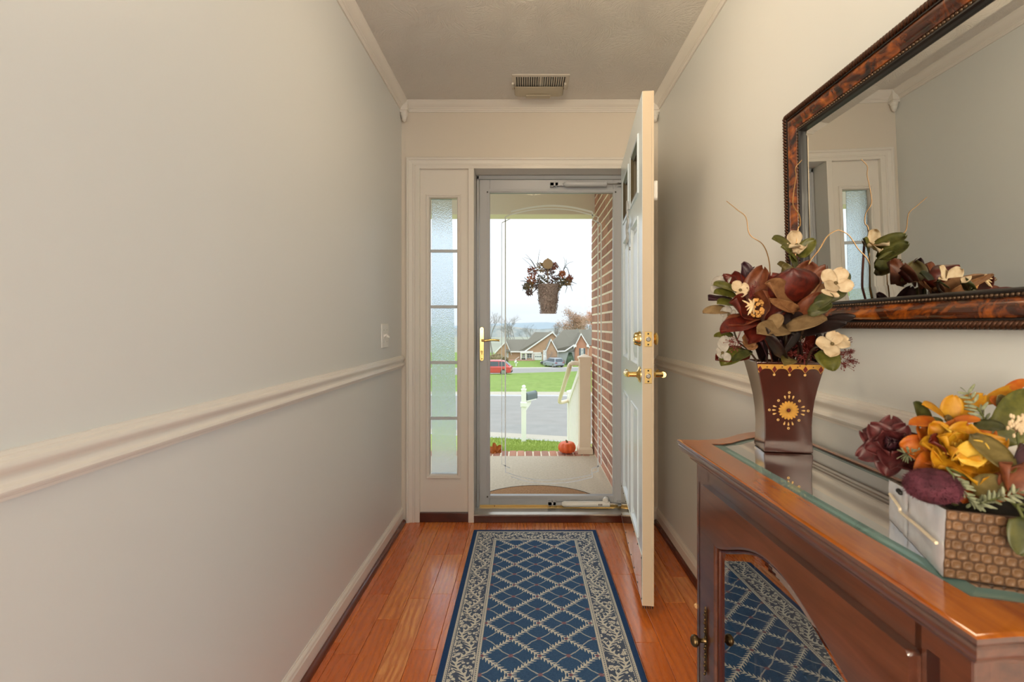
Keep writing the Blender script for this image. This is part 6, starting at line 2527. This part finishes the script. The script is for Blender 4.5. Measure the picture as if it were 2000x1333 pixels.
b = MB(lambda l, w, z: mbp_(l, w, z))
b.prism([(0.05, za - 0.20), (0.05, za + 0.02), (0.26, za + 0.02), (0.26, za - 0.06)], 'y', -0.03, 0.03)
b.box(0.04, 0.42, -0.07, 0.07, za + 0.015, za + 0.035)
b.build('bracket_arm', M['white_vinyl'], t)
b = MB(lambda l, w, z: mbp_(l, w, z))
arch_ = [(-0.066, za + 0.035), (0.066, za + 0.035)] + [(0.066 * cos(pi * i / 10), za + 0.15 + 0.066 * sin(pi * i / 10)) for i in range(11)]
b.prism(arch_, 'x', 0.06, 0.46)
mbx = b.build('mail_box_body', mat('mailbox_grey', S(94, 106, 106), 0.5), t, smooth=True, sharp=40)
b = MB(lambda l, w, z: mbp_(l, w, z))
b.prism([(w * 1.03, za + 0.03 + (z - za - 0.03) * 1.02) for w, z in arch_], 'x', 0.455, 0.475)
b.build('mail_box_door', mat('mailbox_dark', S(60, 70, 70), 0.5), t)

# ------------------------------------------------------------------ cars
M['tyre'] = mat('tyre', S(44, 44, 46), 0.8)
M['rim'] = mat('wheel_rim', S(176, 178, 178), 0.3, 0.7)
M['car_glass'] = mat('car_glass', S(70, 80, 86), 0.2)


def car(label, loc, rot, L, W, Hh, paint, suv):
    t = thing('car', label, 'car', loc)
    cr, sr = cos(rot), sin(rot)

    def w(x_, y_, z_):
        return (loc[0] + x_ * cr - y_ * sr, loc[1] + x_ * sr + y_ * cr, loc[2] + z_)
    # x forward; side outline of the body
    bl = Hh * 0.58
    side = [(-L / 2, 0.45), (-L / 2 + 0.02, 0.32), (-L * 0.46, 0.24), (L * 0.46, 0.22), (L / 2 - 0.02, 0.34), (L / 2, 0.52), (L * 0.47, bl * 0.82), (L * 0.27, bl * 0.98), (L * 0.16, bl), (-L * 0.44, bl * 1.03), (-L * 0.485, bl * 0.95)]
    b = MB(w)
    b.prism(side, 'y', -W / 2, W / 2)
    b.build('car_body', paint, t, bev=0.07, seg=3, smooth=True, sharp=40)
    if suv:
        top = [(-L * 0.47, bl), (-L * 0.40, Hh - 0.05), (-L * 0.30, Hh), (L * 0.02, Hh - 0.01), (L * 0.10, Hh - 0.07), (L * 0.27, bl)]
    else:
        top = [(-L * 0.46, bl), (-L * 0.33, Hh - 0.08), (-L * 0.20, Hh), (L * 0.04, Hh - 0.01), (L * 0.11, Hh - 0.07), (L * 0.27, bl)]

    def cabin(off, shr):
        vs = []
        for sy in (-1, 1):
            for x_, z_ in top:
                k = (z_ - bl) / (Hh - bl)
                vs.append((x_, sy * (W / 2 - 0.06 - 0.16 * k + off), z_))
        n = len(top)
        return vs, [tuple(range(n)), tuple(range(2 * n - 1, n - 1, -1))] + [(i, i + 1, n + i + 1, n + i) for i in range(n - 1)]
    b = MB(w)
    b.add(*cabin(0, 0))
    b.build('roof_cabin', paint, t, bev=0.05, seg=2, smooth=True, sharp=40)
    # windows set into the cabin sides and ends

    def lerp(x_, z_, sy):
        k = (z_ - bl) / (Hh - bl)
        return (x_, sy * (W / 2 - 0.06 - 0.16 * k + 0.012), z_)
    z0_, z1_ = bl + 0.05, Hh - 0.11
    xa, xb = -L * (0.40 if suv else 0.36), L * 0.22
    for sy in (-1, 1):
        for (x0_, x1_, t0_, t1_) in ((xa, -L * 0.20, xa + 0.12, -L * 0.20), (-L * 0.185, 0.02 * L, -L * 0.185, 0.02 * L), (0.035 * L, xb, 0.035 * L, L * 0.09)):
            b = MB(w)
            b.add([lerp(x0_, z0_, sy), lerp(x1_, z0_, sy), lerp(t1_, z1_, sy), lerp(t0_, z1_, sy)], [(0, 1, 2, 3)])
            b.build('side_window', M['car_glass'], t, solid=0.01)
    for (x0_, zz0, x1_, zz1, nm) in ((top[0][0] - 0.012 + 0.02, bl + 0.08, top[1][0] - 0.035, Hh - 0.13, 'rear_window'), (top[-1][0] - 0.04, bl + 0.08, top[-2][0] + 0.03, Hh - 0.12, 'windscreen')):
        k0, k1 = (zz0 - bl) / (Hh - bl), (zz1 - bl) / (Hh - bl)
        y0_, y1_ = W / 2 - 0.16 - 0.16 * k0, W / 2 - 0.16 - 0.16 * k1
        b = MB(w)
        b.add([(x0_, -y0_, zz0), (x0_, y0_, zz0), (x1_, y1_, zz1), (x1_, -y1_, zz1)], [(0, 1, 2, 3)])
        b.build(nm, M['car_glass'], t, solid=0.012)
    for sx in (-0.31, 0.31):
        for sy in (-1, 1):
            b = MB()
            c0_ = V(w(L * sx, sy * (W / 2 - 0.20), 0.33))
            ax = V((-sr * sy, cr * sy, 0))
            b.lathe([(0.20, 0.0), (0.33, 0.0), (0.33, 0.17), (0.30, 0.205), (0.22, 0.21)], c0_, ax, 18)
            wh = b.build('wheel', M['tyre'], t, smooth=True, sharp=40)
            b = MB()
            b.lathe([(0.215, 0.19), (0.205, 0.216), (0.05, 0.222), (0.02, 0.222)], c0_, ax, 14)
            b.build('wheel_rim', M['rim'], wh, smooth=True, sharp=40)
    lm = mat('tail_lamp', S(150, 40, 36), 0.3)
    for sy in (-1, 1):
        b = MB(w)
        b.box(-L / 2 - 0.01, -L / 2 + 0.16, sy * (W / 2 - 0.22) - 0.2, sy * (W / 2 - 0.22) + 0.2, bl * 0.82, bl * 0.96)
        b.build('tail_light', lm, t, bev=0.02)
        b = MB(w)
        b.box(L / 2 - 0.22, L / 2 - 0.02, sy * (W / 2 - 0.22) - 0.17, sy * (W / 2 - 0.22) + 0.17, bl * 0.66, bl * 0.80)
        b.build('head_light', M['white'], t, bev=0.02)
    b = MB(w)
    b.box(-L / 2 - 0.02, -L / 2 + 0.2, -W / 2 + 0.15, W / 2 - 0.15, 0.26, 0.44)
    b.build('rear_bumper', M['tyre'], t, bev=0.03)
    return t


ry = 49.5
car('red hatchback parked on the road beyond the grass island', ((988 - 1027) * ry / 940 - 1.42, ry, gz(ry)), radians(176), 4.1, 1.72, 1.50, mat('red_car_paint', S(206, 74, 70), 0.3, coat=0.6), False)
sy_ = 83.4
car('silver SUV parked by the far curb in front of the houses', ((1081 - 1027) * sy_ / 940, sy_, gz(sy_) + 0.02), radians(118), 4.2, 1.85, 1.62, mat('silver_car_paint', S(148, 156, 164), 0.3, coat=0.6), True)
car('dark car half hidden behind the silver SUV', ((1079 - 1027) * 87.3 / 940, 87.3, gz(87.3)), radians(172), 4.3, 1.75, 1.45, mat('dark_car_paint', S(62, 62, 66), 0.3, coat=0.6), False)

# ------------------------------------------------------------------ houses across the road
HY = 101.0


def hx(px):
    return (px - 1027) * HY / 940


def hz(py):
    return CZ + (637 - py) * HY / 940


def f_far_brick(a, c):
    def fn(t):
        n = t.noise(t.coord('World', (3, 3, 12)), 1.5, 4, 0.7)
        t.color(t.ramp(n, [(0.3, a), (0.7, c)]))
    return fn


M['shingle'] = mat('roof_shingle', S(128, 124, 116), 0.9, fn=f_far_brick(S(98, 94, 82), S(124, 118, 104)))
M['tan_brick'] = mat('tan_brick_wall', S(190, 150, 116), 0.9, fn=f_far_brick(S(180, 140, 108), S(208, 172, 140)))
M['red_brick_far'] = mat('orange_brick_wall', S(196, 140, 110), 0.9, fn=f_far_brick(S(182, 124, 96), S(206, 154, 126)))
M['siding'] = mat('grey_siding', S(196, 200, 196), 0.8, vary=0.05, vscale=3)
M['far_white'] = mat('house_white_trim', S(244, 242, 236), 0.7)
M['far_glass'] = mat('house_window_glass', S(92, 104, 110), 0.15)
M['shutter'] = mat('house_shutter', S(98, 110, 116), 0.7)
M['mulch'] = mat('mulch', S(150, 112, 92), 0.95, vary=0.3, vscale=2)


def gable(parent, xl, xr, xp, ze, zp, yf, dep, zb, wallm, oh=0.35, nm='gable_wall'):
    b = MB()
    b.prism([(xl, zb), (xr, zb), (xr, ze), (xp, zp), (xl, ze)], 'y', yf, yf + dep)
    b.build(nm, wallm, parent)
    sl_, sr_ = (zp - ze) / (xp - xl), (zp - ze) / (xr - xp)
    th = 0.22
    for (xe, s_) in ((xl, sl_), (xr, sr_)):
        sg = -1 if xe == xl else 1
        xo = xe + sg * oh
        zo = ze - s_ * oh
        b = MB()
        b.prism([(xo, zo + 0.03), (xp, zp + 0.03), (xp, zp + th), (xo, zo + th)], 'y', yf - oh, yf + dep)
        b.build('roof_slope', M['shingle'], parent)
        b = MB()
        b.prism([(xo, zo - 0.08), (xp, zp - 0.08), (xp, zp + th + 0.02), (xo, zo + th + 0.02)], 'y', yf - oh - 0.06, yf - oh)
        b.build('rake_board', M['far_white'], parent)


def hwin(parent, x0, x1, z0, z1, y, shut=0.0):
    b = MB()
    b.loopframe((x0, x1, z0, z1), [(0, 0), (0, 0.06), (0.10, 0.06), (0.10, 0.0)], lambda a, c, n: (a, y - n, c))
    b.box((x0 + x1) / 2 - 0.03, (x0 + x1) / 2 + 0.03, y - 0.05, y, z0, z1)
    b.box(x0, x1, y - 0.05, y, (z0 + z1) / 2 - 0.03, (z0 + z1) / 2 + 0.03)
    f = b.build('window', M['far_white'], parent)
    b = MB()
    b.box(x0 + 0.08, x1 - 0.08, y - 0.03, y + 0.01, z0 + 0.08, z1 - 0.08)
    b.build('pane', M['far_glass'], f)
    if shut:
        for xx in (x0 - shut - 0.05, x1 + 0.05):
            b = MB()
            b.box(xx, xx + shut, y - 0.05, y, z0, z1)
            b.build('shutter', M['shutter'], parent)


ha = thing('house', 'tan brick ranch house with white porch posts and white garage door', 'house', (hx(1030), HY, -5.9))
zb = -6.3
gable(ha, hx(1027), hx(1112), hx(1079), hz(686), hz(650), HY, 10, zb, M['tan_brick'])
# recessed porch front of the main gable
b = MB()
b.box(hx(1016), hx(1041), HY - 0.6, HY + 0.02, hz(690), hz(686))
b.build('porch_lintel', M['far_white'], ha)
for p_ in (1017.5, 1027.5, 1040.5):
    b = MB()
    b.box(hx(p_) - 0.12, hx(p_) + 0.12, HY - 0.5, HY - 0.26, zb, hz(690))
    b.build('porch_post', M['far_white'], ha)
for x0_, x1_ in ((1019.5, 1025.5), (1029, 1039)):
    hwin(ha, hx(x0_), hx(x1_), hz(700), hz(690.5), HY - 0.02)
for i in range(20):
    xx = hx(1018 + i * 1.15)
    if 1026 < 1018 + i * 1.15 < 1028:
        continue
    b = MB()
    b.box(xx - 0.03, xx + 0.03, HY - 0.46, HY - 0.40, zb, hz(703))
    b.build('picket', M['far_white'], ha)
b = MB()
b.box(hx(1017), hx(1041), HY - 0.48, HY - 0.38, hz(703) - 0.05, hz(703) + 0.06)
b.build('porch_rail', M['far_white'], ha)
b = MB()
b.box(hx(1043), hx(1057), HY - 0.08, HY, zb, hz(692))
gd = b.build('garage_door', M['far_white'], ha)
for k in range(4):
    b = MB()
    x_ = hx(1045.2 + 3.2 * k)
    b.box(x_, x_ + 0.22, HY - 0.10, HY - 0.07, hz(698), hz(696))
    b.build('garage_pane', M['far_glass'], gd)
b = MB()
b.box(hx(1041.5), hx(1058.5), HY - 0.14, HY, hz(691.5), hz(688.5))
b.box(hx(1057.2), hx(1058.5), HY - 0.14, HY, zb, hz(688.5))
b.build('garage_trim', M['far_white'], ha)
# left wing: side roof and small gable
xl_, xr_ = hx(987), hx(1034)
b = MB()
b.box(hx(996), hx(1017), HY + 0.3, HY + 8, zb, hz(686))
b.build('brick_wall', M['tan_brick'], ha)
b = MB()
ze_, zr_ = hz(686.5), hz(664.5)
vs = [(hx(988), HY - 0.2, ze_), (hx(1036), HY - 0.2, ze_), (hx(1036), HY + 4.5, zr_), (hx(988), HY + 4.5, zr_), (hx(1036), HY + 9, ze_), (hx(988), HY + 9, ze_)]
b.add(vs + [(p[0], p[1], p[2] - 0.2) for p in vs], [(0, 1, 2, 3), (3, 2, 4, 5), (6, 7, 8, 9), (9, 8, 10, 11), (0, 1, 7, 6), (0, 3, 9, 6), (3, 5, 11, 9), (1, 2, 8, 7)])
b.build('roof_slope', M['shingle'], ha)
b = MB()
b.box(hx(997), hx(1028), HY - 0.3, HY - 0.2, ze_ - 0.22, ze_ + 0.03)
b.build('eave_board', M['far_white'], ha)
# hip transition of the main roof towards the left wing
b = MB()
vs = [(hx(1014), HY - 0.25, ze_ + 0.1), (hx(1028), HY - 0.3, ze_ + 0.05), (hx(1078), HY - 0.3, hz(650)), (hx(1046), HY + 3.5, hz(649.5)), (hx(1078), HY + 9, hz(650)), (hx(1046), HY + 9, hz(650)), (hx(1014), HY + 9, ze_)]
b.add(vs, [(0, 1, 2, 3), (3, 2, 4, 5), (0, 3, 5, 6)])
b.build('roof_slope', M['shingle'], ha)
gable(ha, hx(968), hx(997), hx(988), hz(689), hz(668), HY + 0.5, 6, zb, M['tan_brick'], oh=0.25)
hwin(ha, hx(989.5), hx(993), hz(699), hz(688), HY + 0.48)
b = MB()
b.box(hx(990), hx(1044), HY - 3.5, HY - 0.7, zb, -5.88)
b.build('flower_bed', M['mulch'], ha)
b = MB()
b.tube([(hx(1004), HY - 1.0, hz(704)), (hx(1014), HY - 0.7, hz(697))], 0.05, 6)
b.build('stair_rail', M['far_white'], ha)

HY = 90.0
hb = thing('house', 'brick and grey siding house with white gable trim and shuttered window', 'house', (hx(1130), HY, -5.9))
Y2 = HY
b = MB()
b.box(hx(1070), hx(1126), Y2, Y2 + 9, zb, hz(686))
b.prism([(hx(1088), hz(687)), (hx(1126), hz(687)), (hx(1126), hz(676)), (hx(1104), hz(686))], 'y', Y2, Y2 + 0.2)
b.build('siding_wall', M['siding'], hb)
b = MB()
vs = [(hx(1066), Y2 - 0.4, hz(686.5)), (hx(1103), Y2 - 0.4, hz(686)), (hx(1121), Y2 - 0.4, hz(674)), (hx(1140), Y2 - 0.2, hz(674)), (hx(1150), Y2 + 4.5, hz(644)), (hx(1104), Y2 + 4.5, hz(645)), (hx(1180), Y2 + 4.5, hz(644)), (hx(1180), Y2 - 0.4, hz(676)), (hx(1180), Y2 + 9, hz(676)), (hx(1070), Y2 + 9, hz(684))]
b.add(vs, [(0, 1, 2, 5), (2, 3, 4, 5), (3, 7, 6, 4), (5, 4, 6, 8, 9), (0, 5, 9)])
b.build('roof_slope', M['shingle'], hb)
b = MB()
for q0, q1 in (((1086, 687), (1103, 686.5)), ((1103, 686.5), (1121, 674.5))):
    a_, c_ = V((hx(q0[0]), Y2 - 0.45, hz(q0[1]))), V((hx(q1[0]), Y2 - 0.45, hz(q1[1])))
    b.tube([a_, c_], 0.14, 4)
b.build('eave_board', M['far_white'], hb)
b = MB()
b.box(hx(1088.2), hx(1090.2), Y2 - 0.12, Y2 + 0.02, zb, hz(686))
b.build('corner_board', M['far_white'], hb)
gable(hb, hx(1122), hx(1146), hx(1132.8), hz(674.5), hz(653), Y2 - 1.4, 6, zb, M['red_brick_far'], oh=0.3)
for x0_, x1_ in ((1118.5, 1124), (1143.5, 1148)):
    b = MB()
    b.box(hx(x0_), hx(x1_), Y2 - 1.75, Y2 - 1.3, hz(677.5), hz(673))
    b.build('eave_return', M['far_white'], hb)
hwin(hb, hx(1133), hx(1137.4), hz(694.5), hz(680), Y2 - 1.42, shut=0.28)
b = MB()
b.box(hx(1146), hx(1175), Y2 - 1.0, Y2 + 5, zb, hz(676))
b.build('brick_wall', M['red_brick_far'], hb)
b = MB()
b.tube([(hx(1147), Y2 - 1.1, hz(676)), (hx(1147), Y2 - 1.1, zb)], 0.07, 6)
b.build('downspout', M['far_white'], hb)
gable(hb, hx(1066.5), hx(1087), hx(1075.5), hz(685), hz(664), Y2 - 1.2, 4, zb, M['tan_brick'], oh=0.2)
b = MB()
b.box(hx(1060.5), hx(1067), Y2 - 1.3, Y2 - 0.9, zb, hz(684))
b.build('entry_trim', M['far_white'], hb)
hwin(hb, hx(1063), hx(1066), hz(703), hz(696), Y2 - 1.32)

# white yard mailbox and yard rock bed by the road
t = thing('mailbox', 'small white mailbox post on the lawn of the tan brick house', 'mailbox', (hx(1008), 84.5, gz(84.5)))
b = MB()
b.box((1008 - 1027) * 84.5 / 940 - 0.08, (1008 - 1027) * 84.5 / 940 + 0.08, 84.4, 84.6, gz(84.5) - 0.1, gz(84.5) + 1.15)
b.box((1008 - 1027) * 84.5 / 940 - 0.30, (1008 - 1027) * 84.5 / 940 + 0.30, 84.4, 84.6, gz(84.5) + 0.62, gz(84.5) + 0.75)
b.build('white_post', M['far_white'], t)
b = MB()
b.box((1008 - 1027) * 84.5 / 940 - 0.28, (1008 - 1027) * 84.5 / 940 - 0.02, 84.2, 84.8, gz(84.5) + 0.75, gz(84.5) + 1.0)
b.build('box_body', M['far_white'], t)
t = thing('mailbox', 'white mailbox post seen past the railing in front of the evergreen bush', 'mailbox', ((1117 - 1027) * 83 / 940, 83, gz(83)))
b = MB()
xm = (1117 - 1027) * 83 / 940
b.box(xm - 0.08, xm + 0.08, 82.9, 83.1, gz(83) - 0.1, gz(83) + 1.2)
b.box(xm - 0.30, xm + 0.30, 82.9, 83.1, gz(83) + 0.62, gz(83) + 0.75)
b.build('white_post', M['far_white'], t)

# ------------------------------------------------------------------ trees, bushes, hills
M['bark'] = mat('hazed_bark', S(140, 132, 126), 0.9)  # distance haze is put into this lightened bark colour
M['dryleaf'] = mat('dry_leaves', S(168, 132, 104), 0.9, vary=0.25, vscale=1.5)
M['rustleaf'] = mat('rust_leaves', S(196, 140, 104), 0.9, vary=0.25, vscale=1.5)
M['evergreen'] = mat('evergreen', S(78, 96, 74), 0.9, vary=0.35, vscale=3)
M['hedge'] = mat('brown_bush', S(150, 136, 100), 0.9, vary=0.35, vscale=3)


def tree(label, px, ybase, ptop, y, seed, spread=0.5, leaves=0, leafm=None, levels=5, z0=None):
    rnd = random.Random(seed)
    x0 = (px - 1027) * y / 940
    zb_ = gz(y) if z0 is None else z0
    zt = CZ + (637 - ptop) * y / 940
    Hh = zt - zb_
    t = thing('tree', label, 'tree', (x0, y, zb_))
    b = MB()
    lb = MB()

    def grow(p, d, L, r, lv):
        q = p
        pts = [p]
        for i in range(3):
            d = (d + V((rnd.uniform(-1, 1), rnd.uniform(-1, 1), rnd.uniform(-0.3, 0.6))) * 0.16).normalized()
            q = q + d * L / 3
            pts.append(q)
        b.tube(pts, [r, r * 0.85, r * 0.72, r * 0.58], 4 if lv > 1 else 3, cap=False)
        if lv <= 2 and leaves:
            for k in range(leaves):
                c = q + V((rnd.gauss(0, 1), rnd.gauss(0, 1), rnd.gauss(0, 1))) * L * 0.6
                s = rnd.uniform(0.07, 0.15)
                a_ = V((rnd.uniform(-1, 1), rnd.uniform(-1, 1), rnd.uniform(-1, 1))).normalized() * s
                e_ = a_.orthogonal().normalized() * s
                lb.add([c - a_, c + e_, c + a_, c - e_], [(0, 1, 2, 3)])
        if lv == 0:
            return
        for k in range(3 if lv > 2 else 4):
            a = rnd.uniform(0, 6.283)
            o_ = d.orthogonal().normalized()
            rad = o_ * cos(a) + d.cross(o_) * sin(a)
            start = pts[rnd.choice((2, 3, 3))]
            grow(start, (d + rad * rnd.uniform(spread * 0.7, spread * 1.5)).normalized(), L * rnd.uniform(0.58, 0.78), r * 0.55, lv - 1)
    grow(V((x0, y, zb_ - 0.2)), V((0, 0, 1)), Hh * 0.36, Hh * 0.018, levels)
    b.build('trunk', M['bark'], t)
    if leaves:
        tag(lb.build('foliage', leafm, t), kind='stuff')
    return t


tree('bare tree at the far end of the row, half hidden by the storm door stile', 962, 0, 606, 128, 1, 0.45)
tree('bare tree rising behind the left roof of the tan brick house', 990, 0, 618, 140, 2, 0.55)
tree('tall slim bare tree behind the ridge of the tan brick house', 1008, 0, 612, 122, 3, 0.4)
tree('low bare tree behind the middle of the tan brick house', 1044, 0, 632, 134, 4, 0.7)
tree('leaning bare tree in the gap between the two houses', 1082, 0, 622, 117, 5, 0.35)
tree('big tree with thin brown leaves behind the siding house', 1112, 0, 601, 124, 6, 0.5, 5, M['dryleaf'])
tree('brown-leaved tree behind the white gable', 1134, 0, 603, 136, 7, 0.45, 5, M['dryleaf'])
tree('rust-orange tree next to the brick porch wall', 1152, 0, 606, 148, 8, 0.4, 6, M['rustleaf'])
tree('small bare ornamental tree in front of the little brick gable', 1068, 0, 676, 88.1, 9, 0.6, levels=4)


def bush(label, px, pyb, pyt, y, wpx, m, seed, cone):
    rnd = random.Random(seed)
    x0 = (px - 1027) * y / 940
    zb_ = gz(y) - 0.05
    zt = CZ + (637 - pyt) * y / 940
    w_ = wpx * y / 940 / 2
    t = thing('bush', label, 'bush', (x0, y, zb_))
    b = MB()
    H_ = zt - zb_
    b.lathe([(w_ * 0.7, 0), (w_ * 0.92, H_ * 0.25), (w_ * (0.7 if cone else 0.9), H_ * 0.6), (w_ * 0.3, H_ * 0.88), (0.02, H_ * 0.95)], (x0, y, zb_), (0, 0, 1), 14)
    b.build('bush_core', m, t, smooth=True)
    b = MB()
    for i in range(1100):
        h = rnd.random() ** 0.8
        rr_ = w_ * (sin(pi * min(1, 0.22 + 0.78 * h)) ** 0.6 if not cone else (1 - h * 0.85) * (0.6 + 1.6 * min(h, 0.25)))
        a = rnd.uniform(0, 6.283)
        c = V((x0 + rr_ * cos(a), y + rr_ * sin(a), zb_ + h * H_))
        d = V((cos(a), sin(a), rnd.uniform(0.1, 1.2))).normalized() * rnd.uniform(0.1, 0.28)
        s = d.orthogonal().normalized() * 0.06
        b.add([c - s, c + s, c + d], [(0, 1, 2)])
    tag(b.build('foliage', m, t), kind='stuff')


bush('dark green conical evergreen bush in front of the grey siding', 1113.5, 711, 689, 87, 18, M['evergreen'], 1, True)
bush('brownish rounded shrub behind the red car', 970, 706, 692, 96, 30, M['hedge'], 2, False)
bush('low olive shrub at the corner of the tan brick house', 985, 708, 698, 93, 14, M['hedge'], 3, False)


def f_woods(t):  # winter woods with distance haze mixed into the colours
    n = t.noise(t.coord('World', (1, 0.2, 2.2)), 0.055, 6, 0.75)
    t.color(t.ramp(n, [(0.32, S(96, 108, 110)), (0.5, S(126, 132, 128)), (0.7, S(158, 152, 138))]))


def ridge(name, label, y, prof_, m, seed, amp, xw):
    b = MB()
    n = 90
    vs = []
    for i in range(n + 1):
        x_ = -xw + 2 * xw * i / n
        f = prof_(x_ / y * 940 + 1027)
        h = CZ + (637 - f) * y / 940 + amp * noise.noise(V((x_ * 12 / xw, seed, 0)))
        vs.append((x_, y, h))
    low = [(p[0], y - y * 0.25, gz(170) - 12) for p in vs]
    back = [(p[0], y + y * 0.35, gz(170) - 12) for p in vs]
    N_ = n + 1
    b.add(low + vs + back, [(i, i + 1, N_ + i + 1, N_ + i) for i in range(n)] + [(N_ + i, N_ + i + 1, 2 * N_ + i + 1, 2 * N_ + i) for i in range(n)])
    o = b.build(name, m, smooth=True)
    return tag(o, label, 'hill', kind='structure')


ridge('hill_far', 'wooded ridge on the horizon, haze put into its pale blue-grey colour', 1600, lambda p: 634 + 3 * sin(p / 60.0), mat('hazed_far_woods', S(134, 148, 156), 0.95, vary=0.05, vscale=0.01), 1, 5, 1600)  # aerial haze is part of the ridge's base colour
ridge('hill_near', 'hazy brown-grey wooded hillside behind the bare trees', 600, lambda p: 640 + 3 * sin(p / 23.0), mat('hazed_near_woods', S(140, 140, 132), 0.95, fn=f_woods), 2, 4, 700)
b = MB()
b.grid(lambda u, v: V((-1500 + 3000 * u, 170 + 2200 * v, gz(170) - 0.5 - 12 * v)), 6, 6)
tag(b.build('valley', mat('valley_fields', S(140, 142, 124), 0.95, vary=0.1, vscale=0.02)), 'pale valley fields beyond the houses', 'fields', kind='structure')

# ------------------------------------------------------------------ groups of alike things
GROUPS = {'magnolia_bloom': 'magnolias in the vase', 'dogwood_sprig': 'dogwood sprigs in the vase', 'curly_twig': 'curled twigs in the vase', 'berry_spray': 'berry sprays in the vase',
          'herb_sprig': 'herb sprigs in the leather box', 'tree': 'trees around the houses', 'bush': 'bushes by the houses', 'car': 'parked cars', 'house': 'houses across the road', 'mailbox': 'mailboxes along the roads'}
for o in COL.objects:
    if o.parent is None and 'category' in o:
        g = GROUPS.get(o.name.split('.')[0])
        if g:
            o['group'] = g
